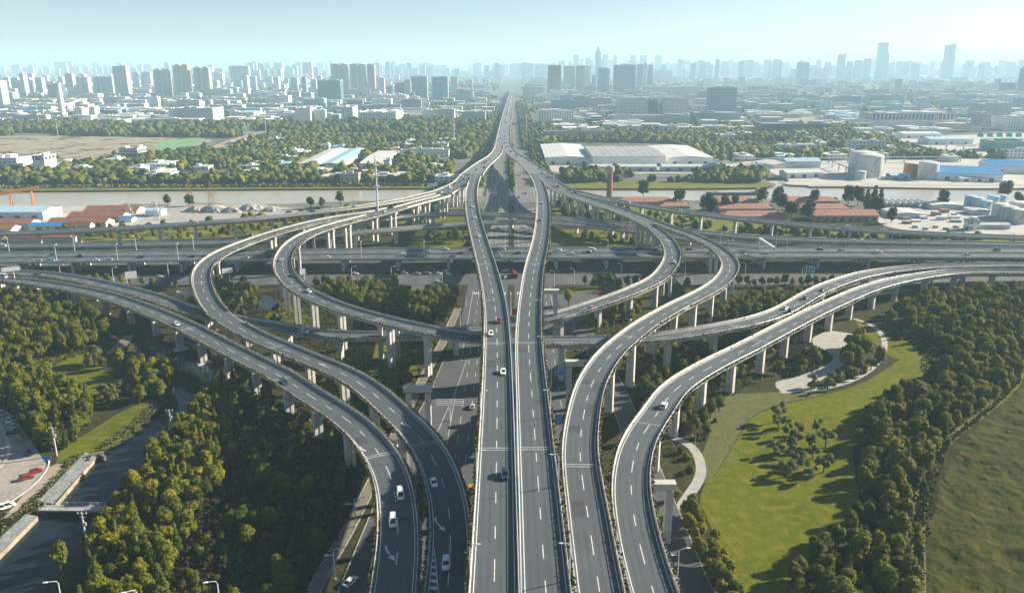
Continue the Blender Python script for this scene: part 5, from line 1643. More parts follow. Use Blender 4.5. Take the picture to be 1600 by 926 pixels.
def crown_arrays(seed, shape, R, z0, z1, nleaf, leaf):
    rng = np.random.default_rng(seed)
    lobes = []
    if shape == 'round':
        n = 11
        for k in range(n):
            a = rng.uniform(0, 2 * math.pi)
            h = rng.uniform(0, 1)
            rr = R * .62 * math.sqrt(rng.uniform(.05, 1)) * (1 - .45 * h)
            lobes.append((rr * math.cos(a), rr * math.sin(a), z0 + (z1 - z0) * (.2 + .66 * h), R * rng.uniform(.26, .52)))
        lobes.append((0, 0, (z0 + z1) / 2, R * .62))
    elif shape == 'cone':
        n = 9
        for k in range(n):
            h = k / (n - 1)
            a = rng.uniform(0, 2 * math.pi)
            rr = R * .35 * (1 - h)
            lobes.append((rr * math.cos(a), rr * math.sin(a), z0 + (z1 - z0) * (.1 + .85 * h), R * (.72 - .5 * h) * rng.uniform(.85, 1.1)))
    elif shape == 'willow':
        for k in range(12):
            a = rng.uniform(0, 2 * math.pi)
            rr = R * rng.uniform(.2, .75)
            h = rng.uniform(.15, .8) * (1.15 - rr / R * .6)
            lobes.append((rr * math.cos(a), rr * math.sin(a), z0 + (z1 - z0) * h, R * rng.uniform(.28, .42)))
    else:                                   # open: few separate tufts, sky between
        for k in range(7):
            a = rng.uniform(0, 2 * math.pi)
            rr = R * rng.uniform(.25, .8)
            lobes.append((rr * math.cos(a), rr * math.sin(a), z0 + (z1 - z0) * rng.uniform(.2, .9), R * rng.uniform(.2, .34)))
    lobes = np.array(lobes)
    Vs, Ls, Ss, o = [], [], [], 0
    for l in (lobes if shape != 'open' else lobes[:0]):
        d = 1 + .28 * np.sin(I1V @ rng.normal(size=3) * 3 + rng.uniform(0, 6)) + rng.normal(0, .08, len(I1V))
        v = I1V * (l[3] * .76 * d)[:, None] * np.array([1, 1, 1.25 if shape == 'willow' else .92]) + l[:3]
        Vs.append(v)
        Ls.append((I1F + o).ravel())
        Ss.append(np.full(len(I1F), 3))
        o += len(v)
    k = rng.choice(len(lobes), nleaf, p=lobes[:, 3] ** 2 / (lobes[:, 3] ** 2).sum())
    d = rng.normal(size=(nleaf, 3))
    d[:, 2] += .25
    d /= np.linalg.norm(d, axis=1)[:, None]
    P = lobes[k, :3] + d * (lobes[k, 3] * rng.uniform(.8, 1.16, nleaf))[:, None]
    d = d + np.array([.25, .1, .45])
    d /= np.linalg.norm(d, axis=1)[:, None]
    a = np.cross(d, rng.normal(size=(nleaf, 3)))
    a /= np.linalg.norm(a, axis=1)[:, None]
    b = np.cross(d, a) + d * rng.normal(0, .55, nleaf)[:, None]
    s = (leaf * rng.uniform(.55, 1.3, nleaf))[:, None]
    q = np.stack([P - a * s - b * s * .6, P + a * s - b * s * .6, P + a * s + b * s * .6, P - a * s + b * s * .6], 1).reshape(-1, 3)
    Vs.append(q)
    Ls.append(np.arange(o, o + len(q)))
    Ss.append(np.full(nleaf, 4))
    return np.concatenate(Vs), np.concatenate(Ls), np.concatenate(Ss)


def trunk_mb(hgt, r, spread, seed):
    rnd = random.Random(seed)
    mb = MB()
    mb.tube([(0, 0, -.3), (.05, 0, hgt * .3), (-.05, .08, hgt * .62), (0, 0, hgt)], [r, r * .8, r * .55, r * .25], 6)
    for k in range(4):
        a = rnd.uniform(0, 6.28)
        z = hgt * rnd.uniform(.4, .75)
        mb.tube([(0, 0, z), (math.cos(a) * spread * .4, math.sin(a) * spread * .4, z + hgt * .14), (math.cos(a) * spread * .75, math.sin(a) * spread * .75, z + hgt * .22)], [r * .45, r * .3, r * .12], 5)
    return mb


TREE = {}


def proto(key, name, shape, R, z0, z1, mat, nleaf, leaf, variants, trunk=True):
    TREE[key] = []
    for v in range(variants):
        arr = crown_arrays(hash((len(key), ord(key[0]), ord(key[-1]), v)) % 9999, shape, R, z0, z1, nleaf, leaf)
        me = fast_mesh('crown', *arr, mat)
        tm = None
        if trunk:
            o = trunk_mb(z0 + (z1 - z0) * .6, .16 + R * .03, R * .7, v).build('trunk', 'bark')
            tm = o.data
            bpy.data.objects.remove(o)
        TREE[key].append((name, me, tm, arr, mat))


proto('leafy', 'leafy_tree', 'round', 2.9, 1.9, 7.2, 'leaf', 1000, .28, 6)
proto('bright', 'bright_tree', 'round', 2.5, 1.6, 6.4, 'leaf_bright', 850, .27, 5)
proto('cone', 'slender_tree', 'cone', 1.75, .9, 8.4, 'leaf', 650, .26, 5)
proto('willow', 'willow_tree', 'willow', 4.4, .5, 8.4, 'leaf_willow', 1300, .34, 3)
proto('dark', 'dark_tree', 'round', 4.6, 1.8, 9.5, 'leaf_dark', 620, .5, 3)
proto('fir', 'fir_tree', 'cone', 3.6, .8, 15, 'leaf_dark', 620, .5, 2)
proto('young', 'young_tree', 'open', 2.5, 1.5, 5.0, 'leaf_young', 700, .24, 4)
proto('shrub', 'shrub', 'round', 1.5, -.2, 2.0, 'leaf', 240, .24, 3, trunk=False)
proto('rust', 'rust_shrub', 'open', 1.9, -.1, 3.2, 'leaf_rust', 260, .26, 3, trunk=False)
CATN = {'shrub': 'shrub', 'rust': 'shrub'}


def plant(key, x, y, s, label, group, z=0.0, rng=random):
    name, me, tm, arr, mat = rng.choice(TREE[key])
    sc = (s * rng.uniform(.9, 1.12), s * rng.uniform(.9, 1.12), s * rng.uniform(.88, 1.15))
    rz = rng.uniform(0, 6.28)
    if tm is None:
        r = bpy.data.objects.new(name, me)
        COL.objects.link(r)
    else:
        r = bpy.data.objects.new(name, None)
        COL.objects.link(r)
        for nm, data in (('crown', me), ('trunk', tm)):
            c = bpy.data.objects.new(nm, data)
            COL.objects.link(c)
            c.parent = r
    r.location, r.scale, r.rotation_euler = (x, y, z), sc, (0, 0, rz)
    return tag(r, label, CATN.get(key, 'tree'), group)


def scatter(poly, gap, rng, clear=1.0, jitter=.42, thin=0.0):
    """Jittered-grid points inside a ground polygon, off roads, piers and water."""
    P = np.array(poly)
    x0, y0 = P.min(0)
    x1, y1 = P.max(0)
    gx, gy = np.meshgrid(np.arange(x0, x1, gap), np.arange(y0, y1, gap * .9))
    gx = gx + (np.arange(gx.shape[0])[:, None] % 2) * gap / 2
    x = (gx + rng.uniform(-jitter, jitter, gx.shape) * gap).ravel()
    y = (gy + rng.uniform(-jitter, jitter, gy.shape) * gap).ravel()
    ok = inside(poly, x, y) & (rng.uniform(0, 1, len(x)) > thin)
    x, y = x[ok], y[ok]
    for q in FOOT + [CANAL, RIVER]:
        qa = np.array(q)
        near = (x > qa[:, 0].min() - 6) & (x < qa[:, 0].max() + 6) & (y > qa[:, 1].min() - 6) & (y < qa[:, 1].max() + 6)
        if near.any():
            bad = np.zeros(len(x), bool)
            bad[near] = inside(q, x[near], y[near]) | (edge_dist(q, x[near], y[near]) < clear)
            x, y = x[~bad], y[~bad]
    return x, y


def under_deck(x, y, hgt):
    """True where a deck passes so low over (x, y) that a plant of this height would touch it."""
    r = np.zeros(len(x), bool)
    for d in DK.values():
        m = (y < d.Q[:, 1].max() + 12) & (y > d.Q[:, 1].min() - 12)
        if not m.any():
            continue
        dist = np.hypot(x[m][:, None] - d.Q[None, :, 0], y[m][:, None] - d.Q[None, :, 1])
        j = dist.argmin(1)
        r[np.nonzero(m)[0]] |= (dist.min(1) < d.Q[j, 3] / 2 + 1.8) & (d.Q[j, 2] - 2.2 < (hgt[m] if hasattr(hgt, '__len__') else hgt))
    return r


WISH = []     # (kind, x, y, scale, label, group)
rg = np.random.default_rng(5)


def grove(pts, gap, kinds, label, group, scale=(.64, 1.34), thin=0.0, clear=1.0):
    poly = Gp(pts, 0)
    x, y = scatter(poly, gap, rg, clear, thin=thin)
    hgt = {'shrub': 2.2, 'rust': 3, 'young': 5, 'cone': 8.5}
    keys = [k for k, p in kinds]
    kk = rg.choice(len(keys), len(x), p=[p for k, p in kinds])
    sc = rg.uniform(scale[0], scale[1], len(x))
    bad = under_deck(x, y, np.array([hgt.get(keys[i], 7.8) for i in kk]) * sc) if len(x) else []
    for i in range(len(x)):
        if bad[i]:
            if hgt.get(keys[kk[i]], 8) > 6:
                WISH.append(('shrub', x[i], y[i], .8, None, group))
            continue
        WISH.append((keys[kk[i]], x[i], y[i], sc[i], label, group))


grove([(-60, 470), (40, 458), (110, 466), (150, 492), (160, 536), (128, 552), (80, 552), (44, 574), (-60, 600)], 4.5, [('leafy', .75), ('cone', .25)], 'tree of the dense grove beside the small sunlit clearing', 'trees around the small clearing')
grove([(-60, 600), (40, 576), (66, 596), (116, 616), (150, 640), (140, 672), (118, 696), (96, 712), (66, 702), (36, 664), (4, 634), (-60, 624)], 3.9, [('leafy', .5), ('cone', .35), ('bright', .15)], 'tree of the dense grove between the car lot and the canal', 'trees between lot and canal')
grove([(150, 512), (180, 514), (170, 540), (158, 530)], 5.5, [('leafy', 1)], 'tree at the edge of the shade near the stone steps', 'trees near the stone steps')
grove([(170, 574), (200, 566), (262, 582), (280, 596), (262, 622), (238, 640), (208, 634), (214, 612), (196, 590)], 6.0, [('leafy', .8), ('bright', .2)], 'rounded tree on the point between clearing and canal', 'trees on the canal point', (.9, 1.3))
grove([(345, 600), (388, 604), (372, 640), (356, 700), (350, 760), (312, 800), (282, 860), (268, 960), (128, 960), (150, 906), (126, 868), (160, 826), (188, 792), (240, 720), (296, 664), (318, 630)], 3.7,
      [('leafy', .3), ('bright', .4), ('cone', .3)], 'sunlit tree of the long grove along the canal bank', 'trees of the long canal grove', (.6, 1.25))
grove([(388, 604), (470, 640), (530, 690), (552, 760), (520, 830), (470, 926), (440, 960), (268, 960), (282, 860), (312, 800), (350, 760), (356, 700), (372, 640)], 3.8, [('shrub', .27), ('rust', .63), ('leafy', .1)],
      'bush in the shaded scrub beside the looping canal ramp', 'scrub in the shade of the ramps', (.6, 1.1))
grove([(484, 446), (560, 436), (690, 440), (712, 462), (716, 492), (690, 508), (650, 500), (590, 488), (530, 474)], 4.4, [('leafy', .8), ('bright', .1), ('dark', .0), ('rust', .1)], 'tree of the wooded triangle inside the teal car loop', 'trees inside the inner loop', (.75, 1.15))
grove([(336, 444), (396, 440), (402, 462), (386, 494), (352, 480)], 6.5, [('leafy', .6), ('bright', .4)], 'tree inside the tight bend of the outer loop', 'trees inside the outer loop')
grove([(640, 532), (690, 530), (684, 566), (660, 606), (640, 630), (590, 626), (620, 600)], 4.5, [('shrub', .5), ('rust', .25), ('leafy', .25)], 'bush on the slope beside the shadowed cycle path', 'bushes by the cycle path', (.7, 1.1))
grove([(480, 590), (560, 600), (600, 640), (560, 660), (520, 620)], 4.5, [('shrub', .8), ('leafy', .2)], 'bush in the gap between the two west ramps', 'bushes between the west ramps')
grove([(906, 436), (1010, 426), (1010, 436), (920, 452)], 7, [('leafy', 1)], 'street tree in the row along the cross road behind the loop', 'street trees along the cross road', (.8, 1.0))
grove([(1060, 436), (1310, 430), (1310, 441), (1130, 449), (1060, 452)], 6.5, [('leafy', 1)], 'street tree in the row near the teal gantry sign', 'street trees near the gantry', (.8, 1.0))
grove([(860, 500), (900, 512), (930, 500), (1000, 480), (1010, 490), (940, 520), (880, 528)], 5, [('leafy', .5), ('shrub', .5)], 'small tree below the inner east loop', 'trees below the inner east loop', (.7, .95))
grove([(1100, 505), (1140, 474), (1190, 466), (1262, 458), (1270, 466), (1220, 482), (1130, 506)], 4.3, [('leafy', .6), ('bright', .1), ('rust', .1), ('shrub', .2)], 'tree of the thicket between the two east loops', 'thicket between the east loops', (.7, 1.0))
grove([(990, 540), (1120, 545), (1210, 520), (1230, 540), (1160, 590), (1090, 640), (1010, 640)], 4.5, [('shrub', .5), ('leafy', .4), ('bright', .1)], 'bush or tree beneath the crossing east ramps', 'greenery beneath the east ramps', (.7, 1.0))
grove([(1398, 492), (1440, 466), (1700, 452), (1700, 548), (1598, 552), (1588, 596), (1552, 632), (1480, 686), (1450, 730), (1430, 780), (1420, 960), (1286, 960), (1330, 880), (1374, 818), (1388, 760), (1374, 690), (1402, 640), (1462, 604), (1490, 572), (1462, 540), (1416, 520)], 4.9,
      [('leafy', .5), ('bright', .36), ('cone', .14)], 'tree of the large wood beyond the bright lawn', 'trees of the large wood', (.68, 1.34))
grove([(1226, 960), (1244, 900), (1300, 846), (1346, 796), (1346, 740), (1338, 690), (1352, 650), (1400, 616), (1440, 600), (1402, 645), (1374, 690), (1388, 760), (1374, 818), (1330, 880), (1286, 960)], 3.7, [('rust', .25), ('shrub', .25), ('leafy', .5)], 'bush on the shaded fringe of the large wood', 'bushes on the wood fringe', (.7, 1.1))
grove([(1056, 760), (1078, 780), (1104, 816), (1130, 870), (1158, 940), (1164, 980), (1106, 980), (1084, 890), (1060, 826), (1046, 780)], 3.5, [('bright', .85), ('leafy', .15)], 'yellowish tree of the double row beside the walk', 'trees of the double row', (.75, 1.0), clear=-1)
grove([(1050, 668), (1096, 650), (1130, 640), (1110, 690), (1090, 690)], 4.4, [('leafy', .5), ('shrub', .5)], 'bush at the foot of the lawn side ramp', 'bushes at the foot of the ramp', (.7, .9))
grove([(1060, 700), (1078, 705), (1084, 730), (1076, 752), (1062, 740)], 3.6, [('shrub', 1)], 'low bush inside the curved footpath', 'bushes inside the curved path')
grove([(1250, 590), (1280, 576), (1262, 560), (1226, 570), (1216, 585)], 5, [('leafy', .6), ('shrub', .4)], 'tree at the paved plaza under the ramp', 'trees at the paved plaza')
grove([(1326, 540), (1376, 548), (1378, 576), (1330, 592), (1296, 598), (1318, 576)], 5.2, [('leafy', .9), ('young', .1)], 'tree between the plaza and its curved walk', 'trees between plaza and walk')
grove([(1346, 505), (1400, 500), (1440, 540), (1400, 536)], 5.5, [('leafy', .4), ('shrub', .6)], 'bush at the top corner of the lawn', 'bushes at the lawn corner')
grove([(90, 356), (330, 356), (560, 340), (690, 326), (712, 336), (560, 352), (330, 376), (60, 380)], 9, [('leafy', .6), ('shrub', .3), ('bright', .1)], 'tree of the hedge-like belt below the thin slip viaduct', 'trees below the thin slip viaduct', (.7, 1.0), thin=.25)
grove([(640, 384), (700, 362), (734, 358), (742, 380)], 8, [('leafy', .6), ('shrub', .4)], 'tree on the green beside the slim crossing viaducts', 'trees beside the crossing viaducts', thin=.3)
grove([(866, 382), (1000, 386), (1006, 376), (866, 366)], 9, [('leafy', .7), ('shrub', .3)], 'tree on the lit green beyond the express viaduct', 'trees beyond the express viaduct', (.7, .9), thin=.2)
grove([(150, 428), (320, 428), (320, 446), (250, 446)], 6.0, [('bright', .6), ('leafy', .4)], 'roadside tree beside the low west ramp', 'roadside trees by the west ramp', (.6, .85), thin=.25)

SPOT = [
    ('willow', 148, 570, 1.15, 'large grey green willow beside the small clearing', None),
    ('willow', 372, 496, 1.0, 'weeping willow in front of its twin inside the outer loop', None),
    ('willow', 396, 480, .9, 'weeping willow nearer the pond inside the outer loop', None),
    ('willow', 436, 516, 1.05, 'weeping willow against the tall loop piers', None),
    ('willow', 172, 632, 1.1, 'pale green willow at the canal lawn below the clearing', None),
    ('willow', 192, 618, .9, 'smaller pale willow behind the canal lawn willow', None),
    ('bright', 888, 478, 1.35, 'big yellow green tree where the inner loop leaves the avenue', None),
    ('leafy', 95, 890, 1.0, 'lone tree at the dark canal edge near the lamp', None),
    ('leafy', 268, 572, 1.1, 'tree standing alone on the tip of the canal point', None),
    ('dark', 1104, 330, 1.55, 'dark round tree at the near end of the barn row', None), ('dark', 1112, 336, 1.40, 'dark tree in front of the round barn tree', None),
    ('dark', 1132, 326, 1.24, 'broad dark tree leaning over the second pink roof', None), ('dark', 1148, 326, 1.08, 'low dark tree in the middle of the pink roofs', None),
    ('dark', 1190, 318, 1.40, 'dark tree by the water beyond the pink roofs', None), ('dark', 1214, 320, 1.55, 'tall dark tree in the gap between barn rows', None),
    ('dark', 1222, 330, 1.40, 'dark tree low in the gap between barn rows', None), ('dark', 1236, 340, 1.55, 'dark tree beside the end of the long front barn', None),
    ('dark', 1262, 346, 1.78, 'biggest dark tree against the front barn gable', None), ('dark', 1272, 316, 1.24, 'dark bushy tree over the farthest barn roof', None),
    ('dark', 1325, 319, 1.47, 'dark tree left of the three pointed firs'.replace('left of', 'just before'), None), ('dark', 1340, 321, 1.55, 'dark tree touching the three pointed firs', None),
    ('fir', 1353, 330, 1.35, 'pointed dark fir, first of three by the barns', None), ('fir', 1364, 329, 1.49, 'pointed dark fir, middle of three by the barns', None), ('fir', 1374, 331, 1.49, 'pointed dark fir, last of three by the barns', None),
    ('dark', 1392, 348, 1.24, 'dark tree beside the white cargo yard', None), ('dark', 1473, 322, 1.40, 'dark tree on the river edge behind the yard', None),
    ('dark', 1570, 312, 1.71, 'round dark tree behind the pale blue tanks', None), ('dark', 1590, 318, 1.24, 'low dark tree beyond the pale blue tanks', None),
    ('dark', 1005, 306, 1.55, 'dark tree behind the pink barn near the water tower', None), ('dark', 1062, 318, 1.40, 'dark tree at the end of the first pink barn', None),
    ('dark', 262, 322, 1.08, 'dark bush on the river edge by the rubble heap', None), ('dark', 296, 322, 1.08, 'dark bush behind the rubble heap', None),
    ('leafy', 486, 326, 1.6, 'rounded tree on the river edge beside the slip viaduct', None), ('leafy', 504, 326, 1.3, 'smaller rounded tree on the river edge', None), ('leafy', 532, 322, 1.7, 'tallest tree on the river edge before the slip viaduct', None),
]
LAWN_T = [(462, 134), (460, 178), (497, 158), (555, 196), (640, 190), (515, 218), (450, 288), (525, 276), (605, 258), (680, 252), (620, 304), (540, 322), (552, 352), (670, 368), (495, 388), (605, 402)]
for a, b in LAWN_T:
    SPOT.append(('young', 1060 + a / 2.963, 614 + b / 2.963, random.Random(a).uniform(1.0, 1.4), 'young tree casting a long shadow on the bright lawn', 'young trees on the bright lawn'))
for a, b in [(630, 820), (715, 800), (748, 795), (805, 775), (855, 755), (890, 735), (690, 830)]:
    SPOT.append(('young', 1060 + a / 2.963, 330 + b / 2.963, 1.25, 'young tree in the line between plaza walk and lawn', 'young trees along the plaza walk'))
for i, x in enumerate(range(1118, 1312, 12)):
    SPOT.append(('bright' if i % 3 else 'leafy', x, 447 + (i * 7 % 3), .85 + .04 * (i % 5), 'street tree in the yellow green row by the teal gantry sign', 'street trees by the teal sign'))
for i, x in enumerate(range(914, 1012, 13)):
    SPOT.append(('leafy', x, 448 + (i * 5 % 3), .85 + .04 * (i % 4), 'street tree in the row behind the inner east loop', 'street trees behind the inner loop'))
for i, x in enumerate(range(1500, 1640, 20)):
    SPOT.append(('bright', x, 458 + (i * 5 % 4), 1.0 + .05 * (i % 4), 'yellow tree in the row along the service road under the merging ramps', 'yellow trees under the merging ramps'))
for i, (x, y) in enumerate([(140, 441), (152, 441), (168, 442), (190, 444), (204, 446), (222, 447), (240, 449), (262, 450), (276, 452), (84, 436)]):
    SPOT.append(('bright', x, y, .8 + .05 * (i % 4), 'small yellow green tree between cross road and low west ramp', 'trees between cross road and west ramp'))
rs = random.Random(3)
for key, px, py, s, label, group in SPOT:
    p = G(px, py)
    plant(key, p.x, p.y, s, label, group, rng=rs)

# the nearest 290 of each kind stand as things of their own, the others as one wood
LAB = {'leafy': 'leafy', 'bright': 'bright', 'cone': 'slender', 'shrub': 'shrub', 'rust': 'rusty'}
rest = {}
seen = {}
for wsh in sorted(WISH, key=lambda t: t[1] ** 2 + t[2] ** 2):
    key, x, y, s, label, group = wsh
    vis = y > 150 and abs(x) < y * .69
    seen[key] = seen.get(key, 0) + (1 if vis else 0)
    if vis and seen[key] <= 285 and key not in ('shrub',) or (key == 'shrub' and vis and seen[key] <= 200):
        base = (label or 'bush in the strip of ground under the ramps')
        pre = {'leafy': 'green', 'bright': 'yellow green', 'cone': 'slender pointed', 'shrub': 'low green', 'rust': 'rusty brown', 'young': 'small open', 'dark': 'dark'}[key]
        base = base.replace('bush or tree', 'plant')
        gl = base.replace('yellowish ', '').replace('sunlit ', '').replace('rounded ', '').replace('small ', '')
        if key in ('shrub', 'rust'):
            gl = gl.replace('street tree', 'bush').replace('tree', 'bush', 1) if gl.startswith(('tree', 'street tree')) else gl
        plant(key, x, y, s, pre + ' ' + gl, pre + ' ' + (group or ''), rng=rs)
    else:
        rest.setdefault(key, []).append((x, y, s))


def mass(name, key, items, label):
    rng = np.random.default_rng(len(items))
    Vs, Ls, Ss, o = [], [], [], 0
    for x, y, s in items:
        arr = TREE[key][rng.integers(len(TREE[key]))][3]
        a = rng.uniform(0, 6.28)
        c, sn = math.cos(a), math.sin(a)
        sc = s * rng.uniform(.88, 1.15, 3)
        v = arr[0] * sc
        Vs.append(np.stack([v[:, 0] * c - v[:, 1] * sn + x, v[:, 0] * sn + v[:, 1] * c + y, v[:, 2]], 1))
        Ls.append(arr[1] + o)
        Ss.append(arr[2])
        o += len(v)
    me = fast_mesh(name, np.concatenate(Vs), np.concatenate(Ls), np.concatenate(Ss), TREE[key][0][4])
    ob = bpy.data.objects.new(name, me)
    COL.objects.link(ob)
    return tag(ob, label, 'wood', kind='stuff')


for key, items in rest.items():
    mass({'shrub': 'undergrowth', 'rust': 'undergrowth'}.get(key, 'woods'), key, items, 'farther %s growth merging into one green mass' % LAB.get(key, key))

# ---- far woods: one mass of small crowns
def far_wood(pts, gap, size, thin=0.0, z=0.0, mat='leaf_far', name='woods', label='distant wood of small rounded crowns beyond the river', sub=1):
    poly = Gp(pts, 0)
    x, y = scatter(poly, gap, rg, 2.0, jitter=.5, thin=thin)
    if name == 'woods':
        f = np.sin(x / 31 + 2 * np.sin(y / 57)) + np.sin(y / 43 + 1.7 * np.sin(x / 77)) + rg.normal(0, .5, len(x))
        x, y = x[f > -.7], y[f > -.7]
    if not len(x):
        return
    BV, BF = (I1V, I1F) if sub else (I0V, I0F)
    n, nv = len(x), len(BV)
    s = size * rg.uniform(.45, 1.35, n)
    noise = 1 + rg.normal(0, .26, (n, nv))
    V = BV[None] * noise[..., None] * s[:, None, None] * np.array([1, 1, 1.0])
    V[..., 2] = np.maximum(V[..., 2] + s[:, None] * .85, 0)
    V[..., 0] += x[:, None]
    V[..., 1] += y[:, None]
    L_ = (BF[None] + (np.arange(n) * nv)[:, None, None]).ravel()
    me = fast_mesh(name, V.reshape(-1, 3), L_, np.full(n * len(BF), 3), mat)
    ob = bpy.data.objects.new(name, me)
    COL.objects.link(ob)
    tag(ob, label, 'wood', kind='stuff')


far_wood([(-120, 262), (90, 268), (140, 256), (200, 250), (300, 236), (400, 210), (470, 210), (700, 214), (760, 206), (762, 226), (730, 250), (700, 262), (716, 285), (640, 286), (330, 288), (-120, 291)], 7.0, 4.2, .1)
far_wood([(-120, 262), (90, 268), (140, 256), (200, 250), (300, 236), (400, 210), (470, 210), (700, 214), (760, 206), (762, 226), (730, 250), (700, 262), (716, 285), (640, 286), (330, 288), (-120, 291)], 13, 4.4, .3, mat='leaf_far_bright', label='yellowish crowns scattered through the distant river wood')
far_wood([(-120, 196), (200, 194), (450, 194), (770, 186), (766, 210), (470, 212), (360, 216), (300, 215), (160, 213), (-120, 212)], 10, 5.5, .05, label='distant wood strip beyond the building site')
far_wood([(836, 196), (1100, 198), (1330, 198), (1440, 215), (1480, 234), (1590, 240), (1590, 250), (1330, 250), (1180, 262), (1110, 248), (1040, 224), (850, 222)], 8.5, 4.4, .1, label='distant wood beyond the white warehouses')
far_wood([(836, 196), (1100, 198), (1330, 198), (1440, 215), (1480, 234), (1590, 240), (1590, 250), (1330, 250), (1180, 262), (1110, 248), (1040, 224), (850, 222)], 14, 4.6, .25, mat='leaf_far_bright', label='yellowish crowns scattered through the eastern wood')
far_wood([(880, 272), (1000, 270), (1190, 268), (1200, 278), (1184, 286), (1000, 284), (880, 286)], 7, 4.6, .12, label='row of trees on the far riverside lawn')
far_wood([(-120, 216), (90, 214), (300, 218), (320, 224), (240, 236), (120, 248), (-120, 244)], 9, 2.6, .72, label='weeds and bushes on the bare building site')
far_wood([(868, 222), (866, 250), (850, 262), (842, 246), (836, 222)], 9, 4.6, .3, label='thin trees between highway and warehouse')
far_wood([(-120, 178), (200, 176), (480, 166), (760, 160), (775, 170), (770, 186), (-120, 196)], 17, 4.6, .62, label='tree belt among the far factories')
far_wood([(-120, 150), (300, 148), (600, 150), (780, 150), (780, 160), (480, 166), (-120, 178)], 26, 5, .66, sub=0, label='street trees among far city blocks')
far_wood([(815, 150), (1700, 150), (1700, 200), (1340, 197), (840, 195), (818, 170)], 24, 5, .62, sub=0, label='street trees among the far eastern blocks')
far_wood([(-300, 122), (780, 122), (780, 150), (-300, 150)], 60, 6.5, .6, sub=0, label='faint trees among hazy western blocks')
far_wood([(815, 122), (1900, 122), (1900, 150), (815, 150)], 60, 6.5, .6, sub=0, label='faint trees among hazy eastern blocks')
far_wood([(1000, 330), (1300, 366), (1560, 374), (1560, 378), (1300, 373), (1000, 352)], 7, 2.6, .15, label='yellowish bushes below the eastern slip viaduct')
far_wood([(876, 318), (980, 326), (1000, 352), (876, 340)], 9, 3.4, .3, label='bushes below the eastern fork')
far_wood([(270, 322), (420, 325), (480, 330), (560, 328), (690, 314), (690, 322), (480, 342), (300, 352)], 9, 2.8, .45, label='bushes around the rubble heaps')


# ---- ground cover: tufts too many to count
def tufts(name, pts, gap, size, mat, label, hgt=.5, thin=0.0, blades=5, world=False, clear=.3):
    poly = pts if world else Gp(pts, 0)
    x, y = scatter(poly, gap, rg, clear, thin=thin)
    if not len(x):
        return
    k = np.repeat(np.arange(len(x)), blades)
    P = np.stack([x[k] + rg.normal(0, gap * .4, len(k)), y[k] + rg.normal(0, gap * .4, len(k)), rg.uniform(.05, hgt, len(k))], 1)
    V, Fq = leaf_quads(P, size, rg)
    me = fast_mesh(name, V, Fq.ravel(), np.full(len(Fq), 4), mat)
    ob = bpy.data.objects.new(name, me)
    COL.objects.link(ob)
    tag(ob, label, 'ground cover', kind='stuff')


tufts('hedge_foliage', [(1434, 960), (1436, 800), (1449, 744), (1482, 688), (1553, 632), (1588, 596), (1597, 556), (1600, 556), (1592, 598), (1557, 634), (1487, 690), (1455, 744), (1442, 800), (1440, 960)], .7, .35, 'groundcover', 'thin green hedge line between wood and meadow', 1.0, .1, 6)
tufts('ground_cover', [(1240, 520), (1290, 505), (1300, 540), (1320, 520), (1350, 536), (1300, 556), (1290, 592), (1230, 588), (1200, 570)], .9, .3, 'groundcover', 'dark ground cover in the beds round the plaza', .6, .15, 5)
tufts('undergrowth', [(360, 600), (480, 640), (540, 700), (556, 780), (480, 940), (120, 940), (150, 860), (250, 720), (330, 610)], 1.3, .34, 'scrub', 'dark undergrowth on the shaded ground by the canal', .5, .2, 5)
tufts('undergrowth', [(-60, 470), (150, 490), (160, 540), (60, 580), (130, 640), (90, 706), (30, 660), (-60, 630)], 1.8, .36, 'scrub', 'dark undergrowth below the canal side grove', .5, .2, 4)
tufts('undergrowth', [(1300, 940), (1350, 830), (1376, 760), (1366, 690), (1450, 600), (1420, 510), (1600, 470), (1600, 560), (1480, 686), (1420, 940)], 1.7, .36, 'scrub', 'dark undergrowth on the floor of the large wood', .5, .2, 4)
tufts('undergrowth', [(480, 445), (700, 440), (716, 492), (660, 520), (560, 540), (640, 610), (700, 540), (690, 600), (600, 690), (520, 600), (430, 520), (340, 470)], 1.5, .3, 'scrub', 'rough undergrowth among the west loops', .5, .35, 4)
tufts('undergrowth', [(990, 540), (1120, 545), (1260, 500), (1260, 460), (1100, 500), (890, 500), (890, 540), (980, 700), (1060, 720), (1060, 660), (1200, 590)], 1.5, .3, 'groundcover', 'rough ground cover among the east loops', .5, .3, 4)
tufts('bank_grass', [(150, 700), (205, 660), (262, 610), (272, 618), (222, 676), (160, 712)], .8, .22, 'groundcover', 'rough bank grass along the canal lawn', .5, .1, 5, clear=0)
tufts('bank_grass', [(96, 722), (132, 706), (60, 782), (90, 792), (40, 800), (-10, 840), (-10, 820), (30, 786)], .8, .28, 'groundcover', 'rough bank grass above the pale stone revetment', .6, .05, 6, clear=0)
tufts('reeds', [(-120, 293), (330, 291), (640, 289.5), (716, 289), (716, 292.5), (640, 292.8), (330, 294.6), (-120, 297)], 3.2, 1.3, 'reed', 'reeds along the far river bank', 2.4, .1, 4, clear=0)

